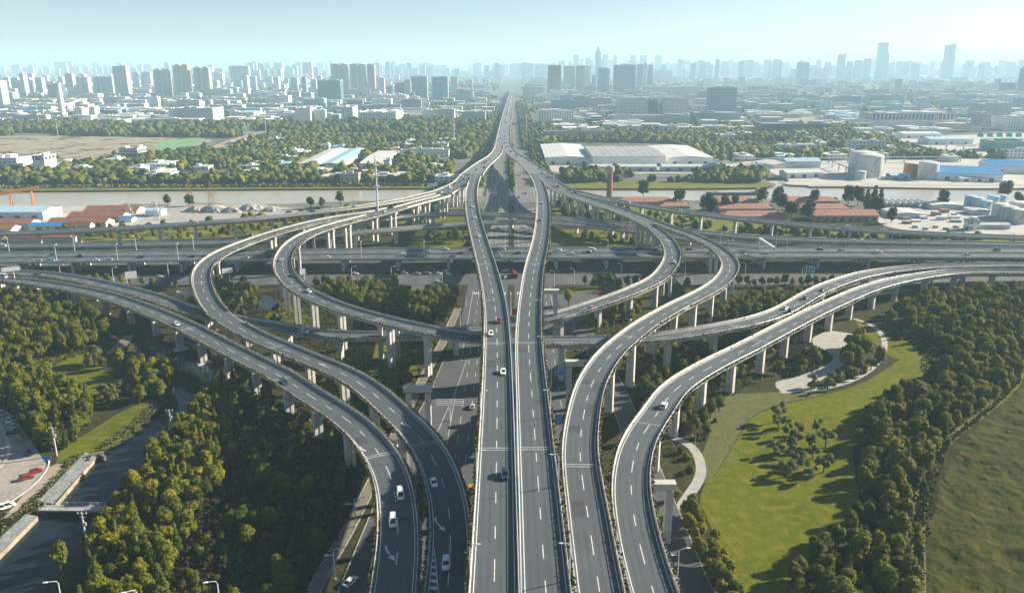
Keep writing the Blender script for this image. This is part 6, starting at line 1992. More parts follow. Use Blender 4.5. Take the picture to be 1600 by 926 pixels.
# planting along the avenue: hedge on the median, trees in the verges beyond the river
def strip_trees(x0, x1, y0, y1, gap, size, label, mat='leaf_far'):
    global far_wood
    x, y = np.meshgrid(np.arange(x0, x1 + .1, gap), np.arange(y0, y1, gap))
    x = x.ravel() + rg.normal(0, gap * .18, x.size)
    y = y.ravel() + rg.normal(0, gap * .25, y.size)
    k = rg.uniform(0, 1, len(x)) > .18
    x, y = x[k], y[k]
    n, nv = len(x), len(I1V)
    s = size * rg.uniform(.6, 1.25, n)
    V = I1V[None] * (1 + rg.normal(0, .22, (n, nv)))[..., None] * s[:, None, None]
    V[..., 2] = np.maximum(V[..., 2] + s[:, None] * .8, 0)
    V[..., 0] += x[:, None]
    V[..., 1] += y[:, None]
    L_ = (I1F[None] + (np.arange(n) * nv)[:, None, None]).ravel()
    ob = bpy.data.objects.new('hedge_foliage', fast_mesh('hedge_foliage', V.reshape(-1, 3), L_, np.full(n * len(I1F), 3), mat))
    COL.objects.link(ob)
    tag(ob, label, 'planting', kind='stuff')


strip_trees(-2, 1, 858, 1300, 3, 2.0, 'bushy hedge on the avenue median beyond the river')
strip_trees(-42, -32, 870, 2600, 7, 3.6, 'verge trees along the dark service road')
strip_trees(30, 44, 870, 2800, 7, 3.6, 'verge trees along the warehouse side of the avenue')
strip_trees(18, 26, 1250, 2800, 6, 3.0, 'roadside trees close beside the far highway')
# ------------------------------------------------------------------ vehicles
KIND = {  # length, width, height, belt line, (cabin base rear, front), (roof rear, front) as fractions of the length from the middle
    'sedan': (4.7, 1.82, 1.46, .9, (-.41, .24), (-.24, .07)), 'suv': (4.7, 1.9, 1.74, 1.02, (-.49, .26), (-.42, .1)),
    'van': (5.0, 1.86, 1.95, 1.05, (-.495, .36), (-.47, .16)), 'hatch': (4.0, 1.74, 1.5, .92, (-.48, .26), (-.38, .08)),
    'minibus': (6.2, 2.1, 2.5, 1.2, (-.497, .47), (-.48, .36)), 'bus': (11.0, 2.5, 3.1, 1.3, (-.499, .497), (-.495, .47)),
}


def car_parts(kind):
    Lg, Wd, Ht, belt, cb, cr = KIND[kind]
    b, g = MB(), MB()

    def ring(x, w, zl, zh):
        h = w / 2
        return [(x, -h * .92, zl), (x, -h, zl + (zh - zl) * .3), (x, -h * .97, zh - .12), (x, -h * .84, zh), (x, h * .84, zh), (x, h * .97, zh - .12), (x, h, zl + (zh - zl) * .3), (x, h * .92, zl)]
    nose = belt * (.8 if kind in ('sedan', 'hatch') else .9)
    if kind in ('bus', 'minibus'):
        nose = belt
    b.loft([ring(-Lg * .5, Wd * .88, .42, belt * .86), ring(-Lg * .48, Wd * .96, .26, belt * .98), ring(-Lg * .36, Wd, .22, belt), ring(Lg * .1, Wd, .2, belt), ring(Lg * .3, Wd, .22, belt * .97 if kind != 'sedan' else belt * .94),
            ring(Lg * .46, Wd * .95, .26, nose), ring(Lg * .5, Wd * .82, .4, nose * .82)])
    w0, w1 = Wd * .45, Wd * .36 if kind != 'bus' else Wd * .45
    zc = Ht - .05
    base = [(cb[0] * Lg, -w0, belt - .04), (cb[1] * Lg, -w0 * .96, belt - .06), (cb[1] * Lg, w0 * .96, belt - .06), (cb[0] * Lg, w0, belt - .04)]
    top = [(cr[0] * Lg, -w1, zc), (cr[1] * Lg, -w1, zc), (cr[1] * Lg, w1, zc), (cr[0] * Lg, w1, zc)]
    g.loft([base, top])
    # roof panel and pillars in body colour
    e = .04
    b.loft([[(cr[0] * Lg - e, -w1 - e, zc - .02), (cr[1] * Lg + e, -w1 - e, zc - .02), (cr[1] * Lg + e, w1 + e, zc - .02), (cr[0] * Lg - e, w1 + e, zc - .02)],
            [(cr[0] * Lg + .1, -w1 * .86, Ht), (cr[1] * Lg - .12, -w1 * .86, Ht), (cr[1] * Lg - .12, w1 * .86, Ht), (cr[0] * Lg + .1, w1 * .86, Ht)]])
    for s in (-1, 1):
        for k in (0, 1):
            b.tube([(cb[k] * Lg, s * w0 * .985, belt - .03), (cr[k] * Lg, s * w1, zc)], .055, 4)
        b.tube([((cb[0] + cb[1]) * .5 * Lg, s * w0, belt - .03), ((cr[0] + cr[1]) * .5 * Lg, s * (w1 + .02), zc)], .05, 4)
        b.box((cb[1] * Lg - .12, s * (Wd / 2 + .07), belt + .06), (.16, .2, .13))
    wr = .33 if kind not in ('bus', 'minibus') else .46
    wheels = []
    for sx, sy in ((-.31, -1), (-.31, 1), (.31, -1), (.31, 1)):
        m = MB()
        m.loft([[(sx * Lg + wr * math.cos(t), sy * (Wd / 2 - .12) + o_, wr + wr * math.sin(t)) for t in np.linspace(0, 6.283, 13)[:-1]] for o_ in (-.12, .14)])
        wheels.append(m)
    hl, tl = [], []
    for s in (-1, 1):
        m = MB()
        m.box((Lg * .475, s * Wd * .34, nose * .8), (.2, Wd * .17, .14))
        hl.append(m)
        m = MB()
        m.box((-Lg * .485, s * Wd * .36, belt * .8), (.12, Wd * .16, .2))
        tl.append(m)
    return b, g, wheels, hl, tl


PROTO, SMALL = {}, {}
for kd in KIND:
    b, g, wl, hl, tl = car_parts(kd)
    r = empty('passing_car')
    b.build('body', 'car_paint', r)
    g.build('windows', 'glass', r)
    for m in wl:
        m.build('wheel', 'tyre', r)
    for m in hl:
        m.build('headlight', 'head_lamp', r)
    for m in tl:
        m.build('tail_light', 'tail_lamp', r)
    PROTO[kd] = register(r)
    s = MB()
    for m, mi in ((b, 0), (g, 1)) + tuple((x, 2) for x in wl):
        s.add(m.v, m.f, mi)
    o = s.build('small_car', ['car_paint', 'glass', 'tyre'])
    SMALL[kd] = o
PAINT = {'white': (.72, .73, .73), 'silver': (.42, .44, .45), 'grey': (.16, .17, .18), 'black': (.02, .022, .025), 'navy': (.02, .035, .06), 'red': (.3, .03, .02), 'dark red': (.2, .025, .03),
         'teal': (.25, .5, .52), 'blue': (.03, .15, .4), 'orange': (.55, .2, .03), 'pink': (.4, .25, .26), 'tan': (.4, .33, .22)}


def vehicle(kind, colr, loc, rz, label, group=None, small=False, cat=None):
    o = (SMALL if small else PROTO)[kind]
    c = dup(o, loc, rz, label, group, color=PAINT[colr]) if not small else None
    if small:
        c = o.copy()
        COL.objects.link(c)
        c.location, c.rotation_euler, c.color = loc, (0, 0, rz), c4(PAINT[colr])
        tag(c, label, None, group)
    c['category'] = cat or {'van': 'van', 'bus': 'bus', 'minibus': 'minibus'}.get(kind, 'car')
    if not small:
        nm = {'sedan': 'saloon_car', 'suv': 'estate_car', 'van': 'van', 'hatch': 'hatchback_car', 'minibus': 'minibus', 'bus': 'bus'}[kind]
        c.name = nm
        if nm != c.name:
            pass
        KIDS[c.name] = []
    return c


def on_deck(key, px, py, kind, colr, label, dirn=1, group=None, small=False):
    d = DK[key]
    i, u = station(d, px, py)
    u = max(min(u, d.Q[i, 3] / 2 - 1.6), -d.Q[i, 3] / 2 + 1.6)
    p = at(d, i, u, .03)
    return vehicle(kind, colr, p, math.atan2(d.T[i, 1] * dirn, d.T[i, 0] * dirn), label, group, small)


for a in [
    ('twin_w', 789, 741, 'suv', 'navy', 'dark navy estate car alone near the lower joint of the twin viaduct'), ('twin_w', 786, 583, 'sedan', 'white', 'white saloon nearest the dark navy car on the twin viaduct'), ('twin_w', 767, 523, 'sedan', 'white', 'white saloon at the upper joint just ahead of the red car'),
    ('twin_w', 779, 502, 'suv', 'dark red', 'dark red car with pale roof on the twin viaduct'), ('twin_w', 749, 370, 'hatch', 'white', 'white car between the painted words high on the twin viaduct'), ('twin_w', 743, 342, 'hatch', 'white', 'white car where the twin viaduct crosses the slim pair'),
    ('twin_w', 740, 324, 'hatch', 'white', 'white car just past the slim crossing pair'), ('twin_w', 733, 315, 'hatch', 'silver', 'silver car just below the highway fork on the twin viaduct'), ('loop_out_w', 678, 757, 'sedan', 'white', 'white saloon with dark rear on the arrowed ramp'),
    ('loop_out_w', 697, 888, 'suv', 'white', 'white estate car next to the painted hatching'), ('outer_w', 625, 773, 'van', 'white', 'white van leading near the double joint of the canal ramp'), ('outer_w', 614, 816, 'van', 'white', 'white van following nearer the curved arrow'),
    ('outer_w', 443, 599, 'suv', 'navy', 'dark blue car in shade on the canal ramp'), ('outer_w', 275, 507, 'sedan', 'white', 'white saloon above the footed canal piers'), ('loop_in_w', 439, 408, 'hatch', 'teal', 'pale teal hatchback at the tip of the inner loop'),
    ('loop_in_w', 458, 432, 'sedan', 'navy', 'dark blue saloon just behind the white loop car'), ('loop_in_w', 482, 456, 'sedan', 'white', 'white saloon leading on the inner loop'), ('loop_in_w', 1285, 455, 'sedan', 'black', 'black saloon farthest along the east going ramp'),
    ('loop_in_w', 1259, 467, 'suv', 'grey', 'dark grey car second on the east going ramp'), ('loop_in_w', 1227, 483, 'sedan', 'white', 'white saloon beside the black car on the east ramp'), ('loop_in_w', 1236, 487, 'suv', 'black', 'black estate car beside the white one on the east ramp'),
]:
    on_deck(a[0], a[1], a[2], a[3], a[4], a[5], 1)
for a in [
    ('loop_in_e', 928, 483, 'suv', 'pink', 'pinkish car with dark load on the inner east loop'), ('loop_in_e', 1054, 411, 'hatch', 'white', 'white car at the tip of the inner east loop'), ('loop_in_e', 475, 520, 'suv', 'white', 'white estate car on the low road passing under both loops'),
    ('outer_e', 1037, 637, 'suv', 'white', 'white car alone on the lawn side ramp'), ('loop_in_e', 60, 430, 'sedan', 'black', 'black saloon near the white gantry on the low west ramp'), ('twin_e', 843, 345, 'hatch', 'dark red', 'dark red car high on the farther twin viaduct'), ('twin_e', 846, 318, 'hatch', 'white', 'white car near the top of the farther twin viaduct'),
    ('outer_w', 8, 434, 'minibus', 'white', 'white minibus entering beside the white gantry'), ('ramp_far_e', 1323, 354, 'van', 'white', 'white van before the large barn on the slip viaduct'), ('ramp_far_e', 1303, 354, 'sedan', 'silver', 'silver saloon behind the white van on the slip viaduct'),
    ('ramp_far_e', 1378, 359, 'sedan', 'white', 'white saloon leading past the cargo yard on the slip viaduct'), ('ramp_far_e', 982, 317, 'sedan', 'white', 'white saloon near the first pink barn on the slip viaduct'), ('ramp_far_e', 1060, 328, 'sedan', 'silver', 'silver saloon near the second pink barn on the slip viaduct'),
    ('cross_a', 1331, 377, 'sedan', 'white', 'white saloon, first of two close together on the slim viaduct'), ('cross_a', 1344, 378, 'sedan', 'white', 'white saloon, tailing its twin on the slim viaduct'), ('ramp_far_w', 305, 349, 'sedan', 'silver', 'silver saloon on the slip viaduct above the rubble'),
    ('ramp_far_w', 487, 330, 'sedan', 'navy', 'dark saloon on the slip viaduct by the river trees'), ('ramp_far_w', 552, 322, 'sedan', 'white', 'white saloon on the slip viaduct near the telecom mast'), ('loop_in_w', 600, 332, 'sedan', 'silver', 'silver saloon rounding the start of the inner loop'),
    ('cross_b', 187, 383, 'sedan', 'black', 'black saloon on the thin road behind the lamp row'), ('cross_b', 5, 386, 'van', 'white', 'white van on the thin road at its western end'),
]:
    on_deck(*a[:6], dirn=-1)
EXP = [  # traffic on the broad expressway: x, y, kind, colour, where
    (80, 400, 'sedan', 'black', 'at the western end'), (80, 409, 'van', 'teal', 'beside the first tall lamp'), (62, 409, 'hatch', 'tan', 'behind the teal van'), (123, 402, 'suv', 'black', 'midway between the first two lamps'), (148, 408, 'sedan', 'white', 'with a long dashed mark ahead'), (168, 407, 'sedan', 'silver', 'close behind a white saloon'),
    (218, 403, 'sedan', 'navy', 'passing the third lamp'), (298, 402, 'sedan', 'black', 'just before the outer loop'), (318, 401, 'sedan', 'grey', 'hidden partly by the outer loop'), (385, 404, 'sedan', 'silver', 'between the two loops by the twin piers'), (421, 399, 'suv', 'black', 'at the edge of the inner loop'),
    (510, 404, 'sedan', 'white', 'alone inside the inner loop'), (631, 400, 'suv', 'white', 'near the zebra chevrons'), (665, 394, 'sedan', 'white', 'in front of the grassy green'), (661, 401, 'van', 'white', 'nearest the railing before the twin viaduct'), (696, 391, 'sedan', 'white', 'in the far lane before the twin viaduct'),
    (705, 402, 'sedan', 'navy', 'beside a red one'), (717, 397, 'sedan', 'dark red', 'beside a dark one'), (735, 393, 'suv', 'black', 'half under the twin viaduct'), (785, 391, 'van', 'white', 'between the twin viaducts, far lane'), (779, 401, 'sedan', 'white', 'between the twin viaducts, near lane'), (808, 397, 'sedan', 'black', 'between the twin viaducts, middle lane'),
    (855, 398, 'sedan', 'dark red', 'peeping out from the farther twin viaduct'), (874, 392, 'sedan', 'white', 'first past the twin viaducts, far lane'), (895, 398, 'sedan', 'white', 'first past the twin viaducts, near lane'), (919, 396, 'suv', 'black', 'next to a white van'), (923, 392, 'van', 'white', 'behind a black car'),
    (968, 391, 'sedan', 'blue', 'in front of the twin pier pair'), (988, 396, 'sedan', 'white', 'near the inner east loop piers'), (998, 389, 'sedan', 'navy', 'in the farthest lane by the inner east loop'), (1022, 392, 'sedan', 'navy', 'just before the inner east loop'), (1075, 391, 'suv', 'grey', 'between the two east loops'),
    (1105, 398, 'sedan', 'silver', 'behind the outer east loop piers'), (1163, 400, 'sedan', 'white', 'under the white gantry end'), (1195, 397, 'suv', 'white', 'beside the white gantry'), (1279, 391, 'sedan', 'navy', 'past the white gantry, far lane'), (1316, 393, 'sedan', 'navy', 'between the eastern lamps'), (1373, 396, 'suv', 'white', 'beyond the eastern lamp with a white roof'),
    (1509, 399, 'sedan', 'white', 'near the last eastern lamp'), (1560, 392, 'suv', 'grey', 'at the far eastern end'),
]
for x, y, kd, cl, where in EXP:
    on_deck('express', x, y, kd, cl, '%s %s on the expressway %s' % (cl, {'sedan': 'saloon', 'suv': 'estate car', 'hatch': 'hatchback'}.get(kd, kd), where), 1 if y < 397 else -1)
# ground level vehicles
GV = [
    (548, 911, 'sedan', 'white', 63, 'white saloon on the shaded frontage road by the forked lamp'), (738, 637, 'sedan', 'silver', 88, 'silver saloon on the shaded avenue near the white bar sign'), (735, 765, 'sedan', 'orange', 90, 'orange taxi in the gap beside the twin viaduct'), (750, 652, 'sedan', 'grey', -90, 'dark saloon half hidden under the twin viaduct'),
    (652, 429, 'sedan', 'silver', 0, 'first car queuing on the shaded cross road'), (668, 429, 'suv', 'grey', 0, 'second, darker car queuing on the shaded cross road'), (685, 429, 'sedan', 'white', 0, 'third car queuing on the shaded cross road'), (702, 430, 'hatch', 'white', 0, 'last car queuing near the avenue corner'),
    (684, 442, 'sedan', 'white', 0, 'white car in the near lane of the cross road'), (702, 443, 'sedan', 'black', 0, 'black car in the near lane of the cross road'), (250, 434, 'sedan', 'white', 0, 'white car on the cross road by the roadside trees'), (264, 444, 'sedan', 'teal', 0, 'teal car on the cross road by the roadside trees'),
    (555, 429, 'sedan', 'white', 0, 'white car glimpsed over the wooded triangle'), (632, 428, 'sedan', 'silver', 0, 'silver car glimpsed over the wooded triangle'), (1178, 412, 'sedan', 'white', 180, 'white car below the expressway near the outer east loop'), (1365, 411, 'suv', 'grey', 180, 'grey car below the expressway near the merging ramps'),
    (790, 424, 'sedan', 'white', 180, 'white car on the junction below the twin viaducts'), (804, 432, 'bus', 'red', 100, 'red and dark bus on the junction below the twin viaducts'), (790, 435, 'sedan', 'white', 90, 'white car beside the red bus'), (882, 414, 'bus', 'black', 180, 'dark bus below the expressway by the farther twin viaduct'), (800, 408, 'sedan', 'white', 90, 'white car emerging from under the expressway'),
    (14, 659, 'sedan', 'white', -60, 'white parked car at the top of the lot'), (22, 668, 'hatch', 'teal', -60, 'teal parked car between white and black ones'), (21, 677, 'sedan', 'black', 20, 'black parked car in the lot row'), (33, 686, 'hatch', 'orange', 10, 'rust orange parked car in the lot row'), (44, 708, 'sedan', 'navy', -50, 'dark car parked apart in the lot'),
    (57, 738, 'hatch', 'red', 40, 'bright red car nearer the lot entrance sign'), (42, 748, 'sedan', 'red', 40, 'red car with a dark windscreen by the white kerb'), (10, 794, 'van', 'white', 45, 'white van at the edge of the lot'), (4, 648, 'hatch', 'pink', -60, 'pinkish car at the very top of the lot'),
]
for x, y, kd, cl, deg, lab in GV:
    p = G(x, y)
    vehicle(kd, cl, (p.x, p.y, .15), math.radians(deg), lab)
rv = random.Random(9)
AV = 'small %s car in the traffic on the ground level avenue'
for k in range(26):                      # the avenue beyond the junction
    west = k % 2 == 0
    x = rv.choice((-22, -17.4, -13.8, -10.2, -6.7)) if west else rv.choice((6.7, 10.2, 13.8, 17.4))
    y = rv.uniform(560, 1010)
    cl = rv.choice(['white', 'white', 'black', 'silver', 'navy'])
    vehicle(rv.choice(['sedan', 'suv', 'van', 'sedan']), cl, (x, y, .1), math.radians(-90 if west else 90), AV % cl, '%s cars on the avenue' % cl, True)
for key, n, dirn in (('main_w', 62, 1), ('main_e', 62, -1), ('collect_w', 9, 1), ('collect_e', 9, -1)):
    d = DK[key]
    where = {'main_w': 'highway half beside the dark service road', 'main_e': 'highway half beside the warehouses', 'collect_w': 'curved river viaduct towards the crane', 'collect_e': 'curved river viaduct by the water tower'}[key]
    for k in range(n):
        f = (k + rv.uniform(.1, .9)) / n
        s = d.s[-1] * (1 - (1 - f) ** 1.0) if key.startswith('coll') else d.s[-1] * (.1 + .9 * f ** .7)
        i = min(int(np.searchsorted(d.s, s)), len(d.Q) - 1)
        wd = d.Q[i, 3]
        ln = rv.choice((-.32, 0, .32)) * (wd - 2)
        cl = rv.choice(['white', 'white', 'white', 'black', 'silver', 'navy', 'red'])
        vehicle(rv.choice(['sedan', 'sedan', 'suv', 'van', 'hatch']), cl, at(d, i, ln, .03), math.atan2(d.T[i, 1] * dirn, d.T[i, 0] * dirn), 'small %s car in the traffic on the %s' % (cl, where), '%s cars, %s' % (cl, where), True)

# ------------------------------------------------------------------ lamps
LP = {}


def lamp_make(kind, hgt=9.5):
    r = empty('street_lamp')
    m = MB()
    m.tube([(0, 0, -.4), (0, 0, hgt * .5), (0, 0, hgt - .6)], [.2, .17, .12], 8)
    m.box((0, 0, .1), (.4, .4, .5))
    m.build('pole', 'white_metal', r)
    for s in ((1,) if kind == 'one' else (1, -1)):
        z = hgt if s == 1 else hgt * .82
        ln = 2.4 if kind == 'one' else (2.6 if s == 1 else 2.0)
        m = MB()
        m.tube([(0, 0, z - .7), (s * .15, 0, z - .2), (s * .7, 0, z + .02), (s * ln * .8, 0, z + .12)], .09, 6)
        m.build('arm', 'white_metal', r)
        m = MB()
        m.loft([[(s * ln * f, y * w_, z + zz) for y, zz in ((-1, .08), (1, .08), (.7, .26), (-.7, .26))] for f, w_ in ((.76, .12), (.84, .26), (1.12, .2), (1.18, .08))])
        m.build('lamp_head', 'sign_white', r)
    return register(r)


LP = {'one': lamp_make('one'), 'two': lamp_make('two', 9.0)}


def lamp(kind, loc, rz, label, group=None, s=1.0):
    return dup(LP[kind], loc, rz, label, group, scale=s)


def deck_lamp(key, px, py, side, label, group, s=1.0, hgt=.9):
    d = DK[key]
    i, _ = station(d, px, py)
    p = at(d, i, side * (d.Q[i, 3] / 2 - .2), hgt)
    return lamp('one', p, math.atan2(-d.N[i, 1] * side, -d.N[i, 0] * side), label, group, s)


for x in (27, 125, 215, 303, 400, 490, 1127, 1218, 1310, 1398, 1488, 1585):
    deck_lamp('express', x, 391, 1 if DK['express'].N[5, 1] > 0 else -1, 'single arm lamp post on the far kerb of the expressway', 'lamps on the far kerb of the expressway', 1.05)
for x in (87, 182, 275, 565, 661, 952, 1145, 1238, 1331, 1429, 1525):
    deck_lamp('express', x, 410, -1 if DK['express'].N[5, 1] > 0 else 1, 'single arm lamp post on the near kerb of the expressway', 'lamps on the near kerb of the expressway', 1.05)
for (x, y, l) in [(747, 500, 'highest of the lamps along the twin viaduct planter'), (746, 560, 'lamp above the first white saloon on the twin viaduct'), (745, 650, 'lamp beside the silver saloon along the twin viaduct'), (742, 750, 'lamp along the twin viaduct opposite the navy car'), (737, 905, 'lowest of the lamps along the twin viaduct planter')]:
    deck_lamp('twin_w', x, y, -1 if DK['twin_w'].N[40, 0] > 0 else 1, l + ', single arm', 'lamps on the twin viaduct with cars', .8)
for (x, y, l) in [(842, 500, 'highest of the lamps on the empty twin viaduct'), (846, 560, 'lamp above the double blue sign'), (855, 650, 'lamp leaning over the square blue sign'), (868, 755, 'lamp on the empty twin viaduct below the blue signs'), (888, 905, 'lowest of the lamps on the empty twin viaduct')]:
    deck_lamp('twin_e', x, y, 1 if DK['twin_e'].N[40, 0] > 0 else -1, l + ', single arm', 'lamps on the empty twin viaduct', .8)
for (kind, x, y, rz, s, l) in [
    ('two', 524, 905, 10, 1, 'forked lamp post beside the white saloon on the frontage road'), ('two', 556, 822, 10, 1, 'forked lamp post against the shaded ramp pier'), ('two', 1058, 905, 10, 1, 'forked lamp post on the striped walk beside the yellow trees'),
    ('one', 677, 605, 160, 1, 'lamp post beside the shadowed cycle path'), ('one', 719, 510, 160, 1, 'lamp post where the cycle path meets the apron'), ('one', 728, 478, 160, 1, 'lamp post at the avenue corner apron'), ('one', 866, 448, 160, 1, 'lamp post on the sunny apron of the avenue'),
    ('one', 897, 444, 150, 1, 'lamp post before the street tree row'), ('one', 866, 478, 160, 1, 'lamp post by the big yellow green tree'), ('one', 691, 447, 10, 1, 'lamp post at the corner of the wooded triangle'), ('one', 550, 440, 10, 1, 'lamp post among the top trees of the triangle'),
    ('one', 612, 440, 10, 1, 'lamp post above the wooded triangle centre'), ('one', 971, 436, 150, 1, 'lamp post in the street tree row by the loop'), ('one', 1070, 434, 150, 1, 'lamp post below the tip of the inner east loop'), ('one', 1164, 434, 150, 1, 'lamp post below the tip of the outer east loop'),
    ('one', 96, 438, 30, 1, 'lamp post on the cross road near the western ramp'), ('one', 178, 442, 30, 1, 'lamp post between the roadside trees'), ('one', 264, 434, 30, 1, 'lamp post on the cross road before the outer loop'), ('one', 798, 494, 90, 1.25, 'tall lamp post on the median between the twin viaducts'),
    ('one', 101, 965, 200, 1.1, 'curved lamp post on the dark canal bank'), ('one', 222, 985, 215, 1.2, 'lamp post tip rising among the grove trees'), ('one', 346, 965, 200, 1.1, 'curved lamp post below the shaded scrub'), ('one', 1086, 700, 180, .5, 'low park lamp beside the curved footpath'),
]:
    p = G(x, y)
    lamp(kind, (p.x, p.y, 0), math.radians(rz), l, None, s)
for k in range(14):
    for sd in (-1, 1):
        y = 560 + k * 42
        lamp('one', (sd * 27.6 - (0 if sd > 0 else 1), y, 0), math.radians(180 if sd > 0 else 0), 'lamp post in the row lining the %s kerb of the avenue' % ('warehouse side' if sd > 0 else 'crane side'), 'lamps lining the avenue, %s' % ('warehouse side' if sd > 0 else 'crane side'))
for o in LP.values():
    for c in list(o.children):
        bpy.data.objects.remove(c)
    bpy.data.objects.remove(o)

# utility poles with cross arms and insulators
for x, y, s, l in [(89, 712, 1.0, 'concrete power pole on the bank by the car lot'), (269, 680, .95, 'concrete power pole rising from the canal grove edge'), (138, 864, 1.2, 'concrete power pole at the dark water below the footbridge')]:
    p = G(x, y)
    r = empty('power_pole', (p.x, p.y, 0), 0, l, 'power pole')
    m = MB()
    m.cyl(0, 0, -1, 10.5 * s, .3, .2, 10)
    m.build('pole', 'concrete_pier', r)
    for z in (10.1, 9.2):
        m = MB()
        m.box((0, .18, z * s), (2.6 if z > 10 else 1.8, .12, .14))
        m.build('crossarm', 'metal', r)
    for k in (-1.15, 0, 1.15):
        m = MB()
        m.cyl(k, .18, 10.1 * s + .05, 10.1 * s + .55, .1, .07, 8)
        m.build('insulator', 'sign_white', r)
    m = MB()
    m.box((.45, 0, 7.6 * s), (.6, .5, .9))
    m.build('transformer', 'metal', r)

# footbridge over the canal with rails
a, b = G(66, 795), G(162, 796)
r = empty('footbridge', ((a.x + b.x) / 2, (a.y + b.y) / 2, 0), math.atan2(b.y - a.y, b.x - a.x), 'low concrete footbridge with thin rails across the dark canal', 'footbridge')
wd = (b - a).length
m = MB()
m.box((0, 0, .35), (wd, 3.0, .5))
m.box((0, 1.3, -.6), (wd * .96, .4, 1.5))
m.build('slab', 'paving', r)
for s in (-1, 1):
    m = MB()
    m.tube([(-wd / 2, s * 1.4, 1.6), (wd / 2, s * 1.4, 1.6)], .06)
    m.tube([(-wd / 2, s * 1.4, 1.1), (wd / 2, s * 1.4, 1.1)], .04)
    for k in range(9):
        m.box((-wd / 2 + wd * k / 8, s * 1.4, 1.1), (.1, .1, 1.1))
    m.build('railing', 'white_metal', r)
p = G(151, 711)
r = empty('outfall', (p.x, p.y, 0), .5, 'pale concrete outfall wall at the end of the stone bank', 'outfall')
m = MB()
m.box((0, 0, -.1), (4.5, 1.2, 2.2))
m.build('head_wall', 'path', r)
m = MB()
m.box((1.8, -1.8, -.2), (.8, 3.2, 1.6), .4)
m.box((-1.8, -1.8, -.2), (.8, 3.2, 1.6), -.4)
m.build('wing_wall', 'path', r)


# ------------------------------------------------------------------ signs
def strokes(m, x0, z0, glyphs, size, y):
    """White strokes of sign lettering and arrows on a panel facing -y."""
    for k, g_ in enumerate(glyphs):
        x = x0 + k * size * 1.25
        for (ax, az, bx, bz) in g_:
            dx, dz = bx - ax, bz - az
            ln = math.hypot(dx, dz) * size
            t = size * .07
            px_, pz_ = -dz / math.hypot(dx, dz) * t, dx / math.hypot(dx, dz) * t
            A, B = (x + ax * size, z0 + az * size), (x + bx * size, z0 + bz * size)
            m.add([(A[0] - px_, y, A[1] - pz_), (B[0] - px_, y, B[1] - pz_), (B[0] + px_, y, B[1] + pz_), (A[0] + px_, y, A[1] + pz_)], [(0, 1, 2, 3)])


ARR = [(.5, 0, .5, .55), (.5, .55, .85, .8), (.85, .8, .6, .85), (.85, .8, .85, .55)]
UP = [(.5, 0, .5, .9), (.5, .9, .2, .6), (.5, .9, .8, .6)]
BLK = [(.1, .5, .9, .5), (.5, .05, .5, .95), (.15, .8, .85, .8), (.2, .15, .8, .15)]
BLK2 = [(.15, .1, .15, .9), (.15, .9, .85, .9), (.85, .9, .85, .1), (.3, .5, .7, .5)]


def sign(name, loc, rz, panels, poles, label, cat='road sign', mat='blue_sign', back=False):
    """panels: (x, z, w, h, rows of glyph lists); poles: (x, height)."""
    r = empty(name, loc, rz, label, cat)
    for x, hh in poles:
        m = MB()
        m.tube([(x, .25, -.3), (x, .25, hh)], [.22, .16], 8)
        m.build('post', 'white_metal', r)
    for x, z, w_, h_, rows in panels:
        m = MB()
        m.box((x, 0, z), (w_, .12, h_))
        o = m.build('panel', mat, r)
        if rows:
            m = MB()
            for k, gl in enumerate(rows):
                sz = h_ / (len(rows) + .6) * .8
                strokes(m, x - (len(gl) * 1.25 - .25) * sz / 2, z + h_ / 2 - (k + 1) * h_ / (len(rows) + .35), gl, sz, -.075)
            m.build('lettering', 'sign_white', o)
        m = MB()
        for s in (-1, 1):
            m.box((x + s * (w_ / 2 + .02), -.01, z), (.1, .15, h_ + .12))
            m.box((x, -.012, z + s * (h_ / 2 + .02)), (w_ + .1, .15, .1))
        m.build('border', 'sign_white', o)
    return r


p = G(861, 606)
sign('direction_sign', (p.x, p.y, 0), 0, [(3.6, 7.2, 4.2, 2.7, [[ARR, ARR]]), (-1.9, 7.2, 1.6, 2.7, [])], [(0, 8.2)], 'double blue sign with two white turn arrows beside the twin viaduct')
p = G(862, 688)
sign('direction_sign', (p.x + 1.2, p.y, 0), 0, [(2.2, 8.3, 4.6, 4.2, [[BLK, BLK2, BLK], [UP, BLK2, BLK, BLK], [BLK, UP, BLK2]])], [(-.6, 10)], 'square blue sign with rows of white lettering and arrows')
p = G(703, 657)
r = empty('gantry_sign', (p.x, p.y, 0), 0, 'white cantilever sign frame of long bars seen from above the avenue', 'road sign')
m = MB()
m.tube([(0, 0, -.3), (0, 0, 8.5)], [.26, .18], 8)
m.build('post', 'white_metal', r)
for k in range(4):
    m = MB()
    m.box((0, .2, 6.2 + k * .75), (10.2, .25, .3))
    m.build('bar', 'white_metal', r)
for (key, px, py, lab, w_, ang) in [('outer_w', 20, 437, 'white backed gantry sign over the low west ramp', 9, .5), ('cross_b', 676, 300, 'pale sign board standing on the curved river viaduct', 9, 0)]:
    p = G(px, py, DK['outer_w'].Q[10, 2] if key == 'outer_w' else 16 * K)
    r = sign('gantry_sign', (p.x, p.y, p.z), ang, [(0, 6.4, w_, 2.4, [])], [(1.0, 7.6)], lab, mat='sign_white')
p = G(207, 447)
sign('gantry_sign', (p.x, p.y, 0), .5, [(0, 7.0, 6.4, 4.2, [])], [(-2.4, 8)], 'white backed sign board behind the roadside trees', mat='sign_white')
p = G(357, 440)
sign('gantry_sign', (p.x, p.y, 0), .5, [(0, 7.0, 6, 3, []), (-5, 6.4, 2.4, 1.8, [])], [(.8, 8)], 'white backed sign inside the outer loop', mat='sign_white')
p = G(474, 438)
